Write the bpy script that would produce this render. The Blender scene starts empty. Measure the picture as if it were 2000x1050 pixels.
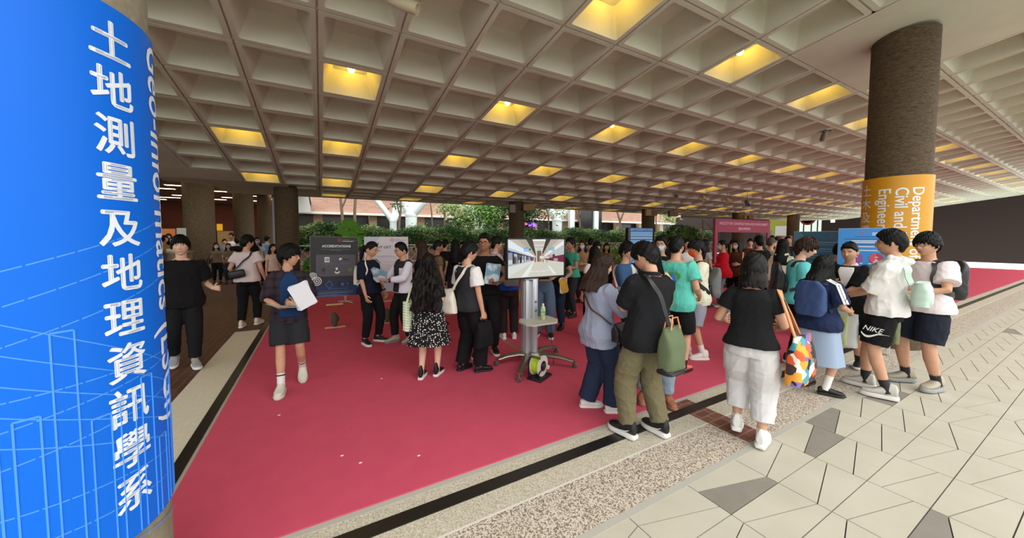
import bpy, bmesh, math, random
import numpy as np
from mathutils import Vector, Matrix
random.seed(7); RNG = np.random.default_rng(7)
S = bpy.context.scene; COL = S.collection
# ---------------------------------------------------------------- camera
FPX, CXP, CYP, YAW, PITCH, EYE = 670.2, 986.5, 498.2, 0.495, -0.0499, 1.75
CR = np.array([math.cos(YAW), -math.sin(YAW), 0.0])
_f0 = np.array([math.sin(YAW), math.cos(YAW), 0.0]); _z = np.array([0, 0, 1.0])
CF = _f0*math.cos(PITCH) + _z*math.sin(PITCH)
CU = _z*math.cos(PITCH) - _f0*math.sin(PITCH)
cam_d = bpy.data.cameras.new('camera'); cam = bpy.data.objects.new('camera', cam_d); COL.objects.link(cam)
cam_d.sensor_fit = 'HORIZONTAL'; cam_d.sensor_width = 36.0; cam_d.lens = FPX/2000*36.0
cam_d.shift_x = (1000-CXP)/2000; cam_d.shift_y = (CYP-525)/2000
cam_d.clip_start = 0.05; cam_d.clip_end = 300
cam.matrix_world = Matrix(((CR[0], CU[0], -CF[0], 0), (CR[1], CU[1], -CF[1], 0), (CR[2], CU[2], -CF[2], EYE), (0, 0, 0, 1)))
S.camera = cam
# ---------------------------------------------------------------- light, exposure
S.view_settings.view_transform = 'Standard'; S.view_settings.look = 'None'
S.view_settings.gamma = 1.0; S.view_settings.use_curve_mapping = False
S.view_settings.exposure = 1.12
wd = bpy.data.worlds.new('overcast_sky'); S.world = wd; wd.use_nodes = True
bg = wd.node_tree.nodes['Background']; bg.inputs[0].default_value = (0.93, 0.965, 0.96, 1); bg.inputs[1].default_value = 1.0
sun_d = bpy.data.lights.new('sun', 'SUN'); sun_d.energy = 0.9; sun_d.angle = math.radians(60); sun_d.color = (1.0, 0.95, 0.88)
sun = bpy.data.objects.new('sun', sun_d); COL.objects.link(sun); sun.rotation_euler = (math.radians(38), math.radians(12), 0)

def ray(px, py): return CF + CR*(px-CXP)/FPX + CU*(CYP-py)/FPX
def gp(px, py, z=0.0):
    d = ray(px, py); t = (z-EYE)/d[2]; return np.array([d[0]*t, d[1]*t, z])
def at_depth(px, py, dep):
    d = ray(px, py)*dep; return np.array([d[0], d[1], d[2]+EYE])
def at_y(px, py, y):
    d = ray(px, py); t = y/d[1]; return np.array([d[0]*t, y, d[2]*t+EYE])
def away_angle(x, y): return math.atan2(x, y)      # azimuth of the line of sight
# ---------------------------------------------------------------- materials
def lin(c):
    c = c/255.0
    return c/12.92 if c <= 0.04045 else ((c+0.055)/1.055)**2.4
def C(r, g, b): return (lin(r), lin(g), lin(b), 1.0)
_M = {}
def mat(name, col, rough=0.7, metal=0.0, bump=None, var=None, emit=None, coat=0.0, trans=0.0, sheen=0.0, spec=0.5, alpha=1.0):
    """bump=(scale,strength,dist)  var=(colour2, scale, detail, sharp)"""
    if name in _M: return _M[name]
    m = bpy.data.materials.new(name); m.use_nodes = True; nt = m.node_tree; b = nt.nodes['Principled BSDF']
    b.inputs['Base Color'].default_value = col; b.inputs['Roughness'].default_value = rough; b.inputs['Metallic'].default_value = metal
    b.inputs['Specular IOR Level'].default_value = spec
    if coat: b.inputs['Coat Weight'].default_value = coat
    if trans: b.inputs['Transmission Weight'].default_value = trans
    if sheen: b.inputs['Sheen Weight'].default_value = sheen
    if emit: b.inputs['Base Color'].default_value = (0.02, 0.02, 0.02, 1); b.inputs['Emission Color'].default_value = col; b.inputs['Emission Strength'].default_value = emit
    tc = None
    if bump or var:
        tc = nt.nodes.new('ShaderNodeTexCoord')
    if var:
        c2, sc, det, sharp = var
        n = nt.nodes.new('ShaderNodeTexNoise'); n.inputs['Scale'].default_value = sc; n.inputs['Detail'].default_value = det
        r = nt.nodes.new('ShaderNodeValToRGB'); r.color_ramp.elements[0].position = 0.5-sharp; r.color_ramp.elements[1].position = 0.5+sharp
        r.color_ramp.elements[0].color = col; r.color_ramp.elements[1].color = c2
        nt.links.new(tc.outputs['Object'], n.inputs['Vector']); nt.links.new(n.outputs['Fac'], r.inputs['Fac']); nt.links.new(r.outputs['Color'], b.inputs['Base Color'])
    if bump:
        sc, st, di = bump
        n = nt.nodes.new('ShaderNodeTexNoise'); n.inputs['Scale'].default_value = sc; n.inputs['Detail'].default_value = 4
        bp = nt.nodes.new('ShaderNodeBump'); bp.inputs['Strength'].default_value = st; bp.inputs['Distance'].default_value = di
        nt.links.new(tc.outputs['Object'], n.inputs['Vector']); nt.links.new(n.outputs['Fac'], bp.inputs['Height']); nt.links.new(bp.outputs['Normal'], b.inputs['Normal'])
    _M[name] = m; return m
def nodes_of(m): return m.node_tree.nodes, m.node_tree.links, m.node_tree.nodes['Principled BSDF']
def cloth(r, g, b, rough=0.9, spec=0.2):
    return mat('cloth_%d_%d_%d' % (r, g, b), C(r, g, b), rough, spec=spec, sheen=0.0, bump=(220, 0.25, 0.002))
# ---------------------------------------------------------------- mesh building
class MB:
    def __init__(s): s.v = []; s.f = []; s.m = []; s.n = 0
    def add(s, V, F, mi=0, M=None):
        V = np.asarray(V, float).reshape(-1, 3)
        if M is not None:
            A = np.array(M); V = V@A[:3, :3].T + A[:3, 3]
        s.v.append(V); o = s.n
        for f in F: s.f.append(tuple(i+o for i in f)); s.m.append(mi)
        s.n += len(V); return s
    def box(s, c, d, mi=0, ch=0.0, M=None):
        """c centre, d full size, ch chamfer"""
        c = np.asarray(c, float); h = np.asarray(d, float)/2
        if ch <= 0:
            V = [(x, y, z) for x in (-1, 1) for y in (-1, 1) for z in (-1, 1)]
            F = [(0, 1, 3, 2), (4, 6, 7, 5), (0, 4, 5, 1), (2, 3, 7, 6), (0, 2, 6, 4), (1, 5, 7, 3)]
            return s.add(np.array(V)*h+c, F, mi, M)
        ch = min(ch, min(h)*0.98)
        bm = bmesh.new(); bmesh.ops.create_cube(bm, size=2.0)
        for v in bm.verts: v.co = Vector((v.co.x*h[0], v.co.y*h[1], v.co.z*h[2]))
        bmesh.ops.bevel(bm, geom=list(bm.edges), offset=ch, segments=2, affect='EDGES', profile=0.5)
        bm.verts.ensure_lookup_table(); bm.verts.index_update()
        V = np.array([v.co[:] for v in bm.verts])+c; F = [tuple(v.index for v in f.verts) for f in bm.faces]; bm.free()
        return s.add(V, F, mi, M)
    def rings(s, R, mi=0, cap=True, closed=True, M=None):
        n = len(R[0]); V = np.concatenate([np.asarray(r, float) for r in R]); F = []
        for k in range(len(R)-1):
            for i in range(n if closed else n-1):
                j = (i+1) % n; F.append((k*n+i, k*n+j, (k+1)*n+j, (k+1)*n+i))
        if cap and closed:
            F.append(tuple(range(n-1, -1, -1))); F.append(tuple((len(R)-1)*n+i for i in range(n)))
        return s.add(V, F, mi, M)
    def lathe(s, prof, c=(0, 0, 0), n=24, mi=0, cap=True, M=None):
        a = np.linspace(0, 2*np.pi, n, endpoint=False); c = np.asarray(c, float)
        R = [np.stack([r*np.cos(a), r*np.sin(a), np.full(n, z)], 1)+c for r, z in prof]
        return s.rings(R, mi, cap, M=M)
    def cyl(s, p, q, r, r2=None, n=12, mi=0): return s.tube([p, q], [r, r if r2 is None else r2], n, mi)
    def tube(s, P, r, n=8, mi=0, flat=None, up=None, cap=True):
        P = [np.asarray(p, float) for p in P]
        rr = r if hasattr(r, '__len__') else [r]*len(P)
        s.rings(tube_rings(P, rr, n, flat, up), mi, cap); return s
    def quad(s, a, b, c, d, mi=0): return s.add([a, b, c, d], [(0, 1, 2, 3)], mi)
    def prism(s, poly, z0, z1, mi=0, M=None):
        n = len(poly); V = [(x, y, z0) for x, y in poly]+[(x, y, z1) for x, y in poly]
        F = [tuple(range(n-1, -1, -1)), tuple(range(n, 2*n))]+[(i, (i+1) % n, n+(i+1) % n, n+i) for i in range(n)]
        return s.add(V, F, mi, M)
    def sphere(s, c, r, n=16, m=10, mi=0):
        r = np.asarray(r, float)*np.ones(3); R = []
        for k in range(m+1):
            t = math.pi*k/m; rad = max(math.sin(t), 0.02); a = np.linspace(0, 2*np.pi, n, endpoint=False)
            R.append(np.stack([rad*np.cos(a)*r[0], rad*np.sin(a)*r[1], np.full(n, -math.cos(t)*r[2])], 1)+np.asarray(c))
        return s.rings(R, mi)
    def VF(s): return (np.concatenate(s.v) if s.v else np.zeros((0, 3))), s.f
    def build(s, name, mats, parent=None, smooth=False, kind=None):
        V, F = s.VF(); me = bpy.data.meshes.new(name); me.from_pydata(V.tolist(), [], s.f)
        if not isinstance(mats, (list, tuple)): mats = [mats]
        for m in mats: me.materials.append(m)
        if len(mats) > 1: me.polygons.foreach_set('material_index', s.m)
        fix_normals(me)
        if smooth: smooth_angle(me, 40 if smooth is True else smooth)
        return link(name, me, parent, kind)
def fix_normals(me):
    bm = bmesh.new(); bm.from_mesh(me); bmesh.ops.recalc_face_normals(bm, faces=bm.faces); bm.to_mesh(me); bm.free()
def smooth_angle(me, deg):
    me.polygons.foreach_set('use_smooth', [True]*len(me.polygons))
    if deg < 179: me.set_sharp_from_angle(angle=math.radians(deg))
def link(name, me, parent=None, kind=None):
    o = bpy.data.objects.new(name, me); COL.objects.link(o)
    if parent is not None: o.parent = parent
    if kind: o['kind'] = kind
    return o
def frames(P, up=None):
    T = []
    for i in range(len(P)):
        a = P[max(i-1, 0)]; b = P[min(i+1, len(P)-1)]; t = b-a; T.append(t/(np.linalg.norm(t)+1e-9))
    u = np.asarray(up, float) if up is not None else (np.array([0, 0, 1.0]) if abs(T[0][2]) < 0.9 else np.array([0, 1.0, 0]))
    out = []
    for t in T:
        u2 = u-t*(u@t); u2 /= (np.linalg.norm(u2)+1e-9); out.append((np.cross(t, u2), u2)); u = u2 if up is None else u
    return T, out
def tube_rings(P, rr, n=8, flat=None, up=None):
    T, fr = frames(P, up); a = np.linspace(0, 2*np.pi, n, endpoint=False); R = []
    for p, r, (x, y) in zip(P, rr, fr):
        rx, ry = (r, r) if flat is None else (r*flat[0], r*flat[1])
        R.append(p+np.outer(np.cos(a)*rx, x)+np.outer(np.sin(a)*ry, y))
    return R
def empty(name, loc=(0, 0, 0), rz=0.0, label=None, cat=None, group=None):
    o = bpy.data.objects.new(name, None); COL.objects.link(o); o.empty_display_size = 0.1
    o.location = tuple(loc); o.rotation_euler = (0, 0, rz); return tag(o, label, cat, group)
def tag(o, label=None, cat=None, group=None, kind=None):
    if label: o['label'] = label
    if cat: o['category'] = cat
    if group: o['group'] = group
    if kind: o['kind'] = kind
    return o
def struct(o): o['kind'] = 'structure'; return o
def dup(o, parent=None):
    c = o.copy(); COL.objects.link(c)
    if parent is not None: c.parent = parent
    for ch in list(o.children): dup(ch, c)
    return c
def zrot(a): return np.array([[math.cos(a), -math.sin(a), 0], [math.sin(a), math.cos(a), 0], [0, 0, 1.0]])
def frame4(o, x, y, z):
    M = np.eye(4); M[:3, 0] = x; M[:3, 1] = y; M[:3, 2] = z; M[:3, 3] = o; return M
# text -> list of (verts2d, faces), height = nominal em size
_TX = {}
def text_mesh(body, size=1.0, bold=0.0, align='LEFT', spacing=1.0, shear=0.0):
    k = (body, bold, align, spacing, shear)
    if k not in _TX:
        c = bpy.data.curves.new('lettering', 'FONT'); c.body = body; c.offset = bold; c.align_x = align; c.space_character = spacing; c.shear = shear; c.resolution_u = 3
        o = bpy.data.objects.new('lettering', c); COL.objects.link(o)
        me = bpy.data.meshes.new_from_object(o.evaluated_get(bpy.context.evaluated_depsgraph_get()))
        V = np.array([v.co[:] for v in me.vertices]).reshape(-1, 3); F = [tuple(p.vertices) for p in me.polygons]
        bpy.data.objects.remove(o); bpy.data.curves.remove(c); bpy.data.meshes.remove(me); _TX[k] = (V, F)
    V, F = _TX[k]; return V*size, F
def text_on(mb, body, origin, xdir, ydir, size, bold=0.0, align='LEFT', mi=0, lift=0.0, width=None, spacing=1.0, shear=0.0):
    """flat lettering laid on a plane; width squeezes it to a given length"""
    V, F = text_mesh(body, size, bold, align, spacing, shear); V = V.copy()
    if len(V) == 0: return
    if width:
        w = V[:, 0].max()-V[:, 0].min(); V[:, 0] *= width/w
    x = np.asarray(xdir, float); y = np.asarray(ydir, float); n = np.cross(x, y)
    mb.add(np.asarray(origin)+np.outer(V[:, 0], x)+np.outer(V[:, 1], y)+n*lift, F, mi)
def slice_faces(V, F, axis, step):
    bm = bmesh.new(); vs = [bm.verts.new(v) for v in V]
    for f in F:
        try: bm.faces.new([vs[i] for i in f])
        except ValueError: pass
    lo, hi = V[:, axis].min(), V[:, axis].max(); no = [0, 0, 0]; no[axis] = 1; x = math.ceil(lo/step)*step
    while x < hi:
        co = [0, 0, 0]; co[axis] = x
        bmesh.ops.bisect_plane(bm, geom=bm.verts[:]+bm.edges[:]+bm.faces[:], plane_co=co, plane_no=no); x += step
    bm.verts.index_update(); V2 = np.array([v.co[:] for v in bm.verts]); F2 = [tuple(v.index for v in f.verts) for f in bm.faces]; bm.free()
    return V2, F2
# ================================================================ SETTING
CELL_X0, S0, TH = 0.536, 6.469, 0.13783
CH = 3.4757
SB = 6.5+S0
def ceil_pt(i, j, up=0.0):
    s = j+S0
    if s <= SB:
        b = np.array([i+CELL_X0, s*math.cos(TH), EYE+CH-s*math.sin(TH)]); n = np.array([0, math.sin(TH), math.cos(TH)])
    else:
        b = np.array([i+CELL_X0, SB*math.cos(TH)+(s-SB), EYE+CH-SB*math.sin(TH)]); n = np.array([0, 0, 1.0])
    return b+n*up
ZF = EYE+CH-SB*math.sin(TH)        # flat part of the soffit
def is_lamp(i, j):
    if i >= 0: return i % 3 == 0 and j % 3 == 0 and j >= -3
    return (i, j) in ((-3, 0), (-2, 3), (-2, 6))
def is_solid(i, j):
    return i <= -4 or (i == -3 and j >= 6) or (i == -2 and j >= 7) or (i == -1 and j >= 8) or (i in (7, 8, 9) and j <= -4) or j >= 10
m_ceil = mat('painted_concrete', C(212, 213, 192), 0.85, var=(C(190, 190, 169), 1.3, 5, 0.35), bump=(30, 0.12, 0.01))
m_conc = mat('board_concrete', C(134, 122, 102), 0.9, bump=(60, 0.35, 0.01))
def concrete_nodes():
    N, L, b = nodes_of(m_conc)
    tc = N.new('ShaderNodeTexCoord'); mp = N.new('ShaderNodeMapping'); mp.inputs['Scale'].default_value = (9, 9, 34)
    n1 = N.new('ShaderNodeTexNoise'); n1.inputs['Scale'].default_value = 1.6; n1.inputs['Detail'].default_value = 7; n1.inputs['Distortion'].default_value = 1.2
    r = N.new('ShaderNodeValToRGB'); r.color_ramp.elements[0].position = 0.33; r.color_ramp.elements[1].position = 0.68
    r.color_ramp.elements[0].color = C(60, 46, 30); r.color_ramp.elements[1].color = C(98, 82, 60)
    L.new(tc.outputs['Object'], mp.inputs['Vector']); L.new(mp.outputs['Vector'], n1.inputs['Vector']); L.new(n1.outputs['Fac'], r.inputs['Fac']); L.new(r.outputs['Color'], b.inputs['Base Color'])
concrete_nodes()
def build_ceiling():
    mb = MB(); o, a, t, hh = 0.488, 0.4235, 0.27, 0.36
    def sq(r, n=4):    # rounded square ring
        pts = []; rc = 0.035 if r > 0.3 else 0.05
        for k, (sx, sy) in enumerate(((1, 1), (-1, 1), (-1, -1), (1, -1))):
            for q in range(n):
                an = math.pi/2*(k+q/(n-1)); pts.append((sx*(r-rc)+rc*math.cos(an), sy*(r-rc)+rc*math.sin(an)))
        return pts
    OUT, AP, AP2, TOP = sq(o), sq(a), sq(a-0.008), sq(t)
    for i in range(-8, 43):
        for j in range(-6, 11):
            if i <= -4:
                x = i
                lim = 10.5-max(0, (-1.0-x))*1.05
                if j > lim: continue
            if is_solid(i, j):
                if j >= 10: V = [ceil_pt(i-.5, j-.5), ceil_pt(i+.5, j-.5), ceil_pt(i+.5, j+.0), ceil_pt(i-.5, j+.0)]
                else: V = [ceil_pt(i-.5, j-.5), ceil_pt(i+.5, j-.5), ceil_pt(i+.5, j+.5), ceil_pt(i-.5, j+.5)]
                mb.add(V, [(0, 1, 2, 3)]); continue
            shallow = 1.0
            R = [[ceil_pt(i+x, j+y, 0.035) for x, y in OUT], [ceil_pt(i+x, j+y) for x, y in OUT], [ceil_pt(i+x, j+y) for x, y in AP], [ceil_pt(i+x, j+y, 0.02) for x, y in AP2], [ceil_pt(i+x, j+y, hh*shallow) for x, y in TOP]]
            n = len(OUT); V = np.concatenate([np.array(r) for r in R]); F = []
            for k in range(4):
                for q in range(n): F.append((k*n+q, k*n+(q+1) % n, (k+1)*n+(q+1) % n, (k+1)*n+q))
            F.append(tuple(4*n+q for q in range(n))); mb.add(V, F)
    # closing strip of slab over the grooves and the top of the slab
    g = MB()
    for i in range(-8, 43):
        for j in range(-6, 11):
            if is_solid(i, j): continue
            W = 0.5
            q = [(-W, -W, W, -a-.03), (-W, a+.03, W, W), (-W, -a-.03, -a-.03, a+.03), (a+.03, -a-.03, W, a+.03)]
            for x0, y0, x1, y1 in q:
                mb.add([ceil_pt(i+x0, j+y0, .034), ceil_pt(i+x1, j+y0, .034), ceil_pt(i+x1, j+y1, .034), ceil_pt(i+x0, j+y1, .034)], [(0, 1, 2, 3)])
    for (j0, j1) in ((-6.6, 6.5), (6.5, 10.0)):
        mb.add([ceil_pt(-8.5, j0, .5), ceil_pt(43, j0, .5), ceil_pt(43, j1, .5), ceil_pt(-8.5, j1, .5)], [(0, 1, 2, 3)])
    # fascias at the garden edge, the front edge and the cut corner
    mb.add([ceil_pt(-1.5, 10.0), ceil_pt(43, 10.0), ceil_pt(43, 10.0, .5), ceil_pt(-1.5, 10.0, .5)], [(0, 1, 2, 3)])
    mb.add([ceil_pt(-8.5, -6.5), ceil_pt(43, -6.5), ceil_pt(43, -6.5, .5), ceil_pt(-8.5, -6.5, .5)], [(0, 1, 2, 3)])
    me = bpy.data.meshes.new('ceiling'); V, F = mb.VF(); me.from_pydata(V.tolist(), [], F); me.materials.append(m_ceil)
    return struct(link('ceiling', me))
build_ceiling()
# cut corner of the slab, a plain soffit
mb = MB()
c = [(-8.5, 2.5), (-3.5, 2.5), (-3.5, 5.5), (-2.5, 5.5), (-2.5, 6.5), (-1.5, 6.5), (-1.5, 7.5), (-0.5, 7.5), (-0.5, 10.0), (-1.2, 10.0), (-1.9, 9.55), (-2.6, 8.9), (-3.4, 7.95), (-4.2, 6.95), (-5.0, 5.8), (-8.5, 3.0)]
lo = [ceil_pt(x, y, -.002) for x, y in c]; hi = [ceil_pt(x, y, .5) for x, y in c]; n = len(c)
mb.add(lo+hi, [tuple(range(n))]+[(k, (k+1) % n, n+(k+1) % n, n+k) for k in range(n)])
struct(mb.build('ceiling_corner', m_ceil))

# lamps in the coffers
m_bulb = mat('lit_bulb', (1.0, 0.60, 0.075, 1), 0.5, emit=18.5)
m_socket = mat('lamp_socket', C(200, 195, 185), 0.6)
proto = None
ORD = 'first second third fourth fifth sixth seventh eighth ninth tenth eleventh twelfth thirteenth fourteenth fifteenth'.split()
def lamp_label(i, j):
    rows = {-3: 'nearest row', 0: 'second row', 3: 'third row', 6: 'fourth row', 9: 'last row'}
    if i < 0: return 'warm glowing bulb in a coffer beside the blue banner column, %s' % {0: 'highest of three', 3: 'middle of three', 6: 'lowest of three'}[j]
    return 'warm bulb in lit ceiling coffer, %s from left in the %s' % (ORD[i//3], rows[j])
for i in range(-3, 42):
    for j in (-3, 0, 3, 6, 9):
        if not is_lamp(i, j) or is_solid(i, j): continue
        p = ceil_pt(i, j, 0.27)
        if proto is None:
            root = empty('coffer_lamp', p, 0, 'x', 'ceiling lamp', 'warm bulbs in the waffle ceiling')
            MB().lathe([(.02, -.075), (.045, -.06), (.06, -.02), (.058, .01), (.035, .05), (.02, .06)], n=16).build('bulb', m_bulb, root, True)
            MB().lathe([(.025, .05), (.028, .06), (.028, .12), (.05, .125), (.05, .16)], n=16).build('socket', m_socket, root, True)
            proto = root; r = root
        else:
            r = dup(proto); r.location = tuple(p)
        r['label'] = lamp_label(i, j)

# ---------------------------------------------------------------- floors
m_grout = mat('grout', C(104, 92, 84), 0.95)
m_tile = mat('pale_tile', C(190, 184, 168), 0.55, var=(C(177, 170, 154), 3.0, 6, 0.3))
m_tileg = mat('grey_tile', C(138, 131, 121), 0.6, var=(C(122, 116, 107), 6.0, 6, 0.3))
m_agg = mat('pebble_wash', C(150, 140, 125), 0.85, bump=(110, 0.5, 0.006))
def agg_nodes(m, cols, sc, pos):
    N, L, b = nodes_of(m); tc = N.new('ShaderNodeTexCoord'); v = N.new('ShaderNodeTexVoronoi'); v.inputs['Scale'].default_value = sc
    r = N.new('ShaderNodeValToRGB'); sp = N.new('ShaderNodeSeparateColor'); r.color_ramp.interpolation = 'CONSTANT'
    e = r.color_ramp.elements; e[0].color = cols[0]; e[0].position = 0; e[1].color = cols[1]; e[1].position = pos[0]
    for c_, p_ in zip(cols[2:], pos[1:]):
        k = e.new(p_); k.color = c_
    L.new(tc.outputs['Object'], v.inputs['Vector']); L.new(v.outputs['Color'], sp.inputs[0]); L.new(sp.outputs[0], r.inputs['Fac']); L.new(r.outputs['Color'], b.inputs['Base Color'])
agg_nodes(m_agg, [C(196, 184, 168), C(150, 136, 118), C(112, 98, 86), C(204, 196, 184)], 120, [.42, .68, .86])
m_fine = mat('fine_washed_concrete', C(188, 180, 160), 0.85, bump=(140, 0.4, 0.004))
agg_nodes(m_fine, [C(190, 181, 162), C(172, 164, 145), C(156, 148, 130), C(206, 199, 184)], 150, [.5, .74, .9])
m_curb = mat('kerb_grey', C(170, 166, 156), 0.8)
m_strip = mat('black_rubber', C(26, 24, 23), 0.35, bump=(12, 0.2, 0.01))
m_white = mat('joint_white', C(205, 202, 192), 0.8)
m_brick = mat('brown_paver', C(92, 62, 52), 0.6)
def brick_nodes(m, c1, c2, mo, sc, bw, rh, msz=0.02, rot=0.0, coord='Object', axes='XYZ', off=0.5):
    N, L, b = nodes_of(m); tc = N.new('ShaderNodeTexCoord'); mp = N.new('ShaderNodeMapping'); mp.inputs['Rotation'].default_value = rot if isinstance(rot, tuple) else (0, 0, rot)
    br = N.new('ShaderNodeTexBrick'); br.inputs['Color1'].default_value = c1; br.inputs['Color2'].default_value = c2; br.inputs['Mortar'].default_value = mo
    br.inputs['Scale'].default_value = sc; br.inputs['Brick Width'].default_value = bw; br.inputs['Row Height'].default_value = rh; br.inputs['Mortar Size'].default_value = msz; br.offset = off
    L.new(tc.outputs[coord], mp.inputs['Vector']); L.new(mp.outputs['Vector'], br.inputs['Vector']); L.new(br.outputs['Color'], b.inputs['Base Color'])
brick_nodes(m_brick, C(90, 56, 40), C(76, 46, 32), C(104, 74, 60), 1.0, 0.30, 0.10, 0.008, math.pi/2)
m_brick2 = mat('dark_red_paver', C(110, 62, 52), 0.6)
brick_nodes(m_brick2, C(122, 74, 62), C(104, 62, 54), C(140, 112, 98), 1.0, 0.17, 0.085, 0.006)
MB().box((5, -1.0, -.06), (40, 50, .08)).build('ground_slab', m_grout, None).__setitem__('kind', 'structure')
# tiled forecourt
mt = MB(); TW, TD = 0.5925, 0.2935; g = 0.0065
rs = random.Random(3)
fixed = {(-2+4, -1): 0}
for a in range(-12, 26):
    for b_ in range(0, 22):
        x0 = 2.26+(a)*TW; y1 = 1.455-b_*TD; y0 = y1-TD; x1 = x0+TW
        flip = rs.random() < 0.3; gray = None
        if b_ == 0: flip = a in (0, -1, -3, 5)
        if b_ == 1: flip = a in (0, -4)
        if (a, b_) in ((0, 0), (2, 0), (5, 0)): gray = 'lo'
        if (a, b_) in ((3, 0), (1, 3)): gray = 'hi'
        if (b_ >= 4 or a > 6) and rs.random() < 0.12: gray = rs.choice(['lo', 'hi'])
        la, lb = (0.75, 0.25) if flip else (0.25, 0.75)
        yl = y0+TD*la; yr = y0+TD*lb
        lo = [(x0+g/2, y0+g/2), (x1-g/2, y0+g/2), (x1-g/2, yr-g/2), (x0+g/2, yl-g/2)]; hi = [(x0+g/2, yl+g/2), (x1-g/2, yr+g/2), (x1-g/2, y1-g/2), (x0+g/2, y1-g/2)]
        mt.prism(lo, -.02, -.002, 1 if gray == 'lo' else 0); mt.prism(hi, -.02, -.002, 1 if gray == 'hi' else 0)
struct(mt.build('floor_tiles', [m_tile, m_tileg]))
def slab(name, x0, x1, y0, y1, m, z=0.0, h=0.02): return struct(MB().box(((x0+x1)/2, (y0+y1)/2, z-h/2), (x1-x0, y1-y0, h)).build(name, m))
slab('trim_1', -6, 34, 1.452, 1.50, m_curb)
slab('floor_pebble_band', -6, 34, 1.50, 1.868, m_agg)
slab('trim_2', -6, 34, 1.868, 1.884, m_white)
for x0, x1 in ((-6, 3.2), (3.47, 34)):
    slab('floor_concrete_band', x0, x1, 1.884, 2.065, m_fine); slab('floor_concrete_band', x0, x1, 2.165, 2.275, m_fine)
slab('floor_brick_strip', 3.2, 3.47, 1.52, 2.272, m_brick2, 0.004)
slab('trim_3', -1.03, 34, 2.065, 2.165, m_strip, 0.006)
slab('trim_4', -0.92, 34, 2.272, 2.318, m_curb, 0.002)
m_side = mat('brightened_washed_concrete', C(214, 206, 186), 0.8, bump=(140, 0.4, 0.004), var=(C(196, 188, 168), 30, 6, .3))  # washed concrete coloured lighter here, in place of skylight the side band lacks
slab('floor_concrete_side', -1.43, -1.035, 2.165, 7.95, m_side, 0.001)
slab('trim_5', -1.035, -0.945, 2.165, 8.6, m_strip, 0.006)
slab('trim_6', -0.945, -0.915, 2.165, 8.6, m_curb, 0.001)
slab('floor_brick', -16, -1.43, 2.165, 40, m_brick, 0.0); slab('floor_brick', -1.43, -0.915, 7.95, 40, m_brick, 0.0)
slab('floor_back', -0.915, 40, 11.35, 40, m_brick, -0.002)
m_carpet = mat('red_carpet', C(204, 82, 105), 0.95, var=(C(194, 76, 98), 5, 8, 0.3), bump=(500, 0.6, 0.004), spec=0.15)
tag(MB().box((16.5, 6.85, .004), (34.83, 9.06, .012)).build('carpet', m_carpet), 'deep red carpet laid over the whole display floor', 'carpet')
m_tape = mat('beige_tape', C(150, 120, 80), 0.7)
a_, b_ = gp(958, 648), gp(1022, 690)
tag(MB().tube([a_+(0, 0, .0108), b_+(0, 0, .0108)], .028, 4, 0, (1, .04), (0, 0, 1)).build('tape_strip', m_tape), 'beige tape strip stuck on the red carpet behind the screen trolley', 'tape')
# bits of litter on the carpet
m_lint = mat('lint', C(225, 220, 215), 0.9)
for k, (px, py) in enumerate(((745, 739), (704, 903), (668, 889), (818, 889), (545, 810), (714, 1070))):
    p = gp(px, py, .0125)
    if py > 1050: continue
    tag(MB().box(p, (.022, .012, .005), 0, .002).build('lint_speck', m_lint), 'tiny white scrap lying on the open red carpet', 'litter', 'scraps on the carpet')

# ---------------------------------------------------------------- columns
def column(x, y, r, z0, z1, m=m_conc):
    mb = MB(); mb.lathe([(r, z0-.0), (r, (z0+z1)/2), (r, z1)], (0, 0, 0), 64); o = mb.build('column', m, None, 60); o.location = (x, y, 0); return struct(o)
LC, LR = (-0.988, 1.95), 0.38
def tangent_center(px, py, dist, r, side):
    d = ray(px, py); az = math.atan2(d[0], d[1]); a = az+side*math.asin(r/dist); return (dist*math.sin(a), dist*math.cos(a))
RCR = 0.37; RC = tangent_center(1688, 354, 8.5, RCR, 1)
m_conc2 = mat('pale_concrete', C(150, 142, 122), .9, bump=(60, .35, .01), var=(C(120, 112, 94), 22, 6, .3)); column(LC[0], LC[1], LR, 0, 4.95, m_conc2); column(RC[0], RC[1], RCR, 0, 4.95)
def col_px(px, w, z1, dist_depth, ytop):
    p = at_depth(px, 463, dist_depth); column(p[0], p[1], w/2, 0, z1)
col_px(561.5, 0.70, 3.5, 11.75, 0); col_px(1008.5, 0.72, 3.5, 16.3, 0); col_px(1265, 0.72, 3.5, 20.5, 0)
col_px(391, 1.08, 4.7, 15.2, 0); col_px(477.5, .85, 4.7, 17.5, 0); col_px(518.5, .80, 4.7, 22.5, 0); col_px(1441, .72, 3.5, 23.2, 0)
col_px(1548, .75, 3.5, 26, 0)

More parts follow.
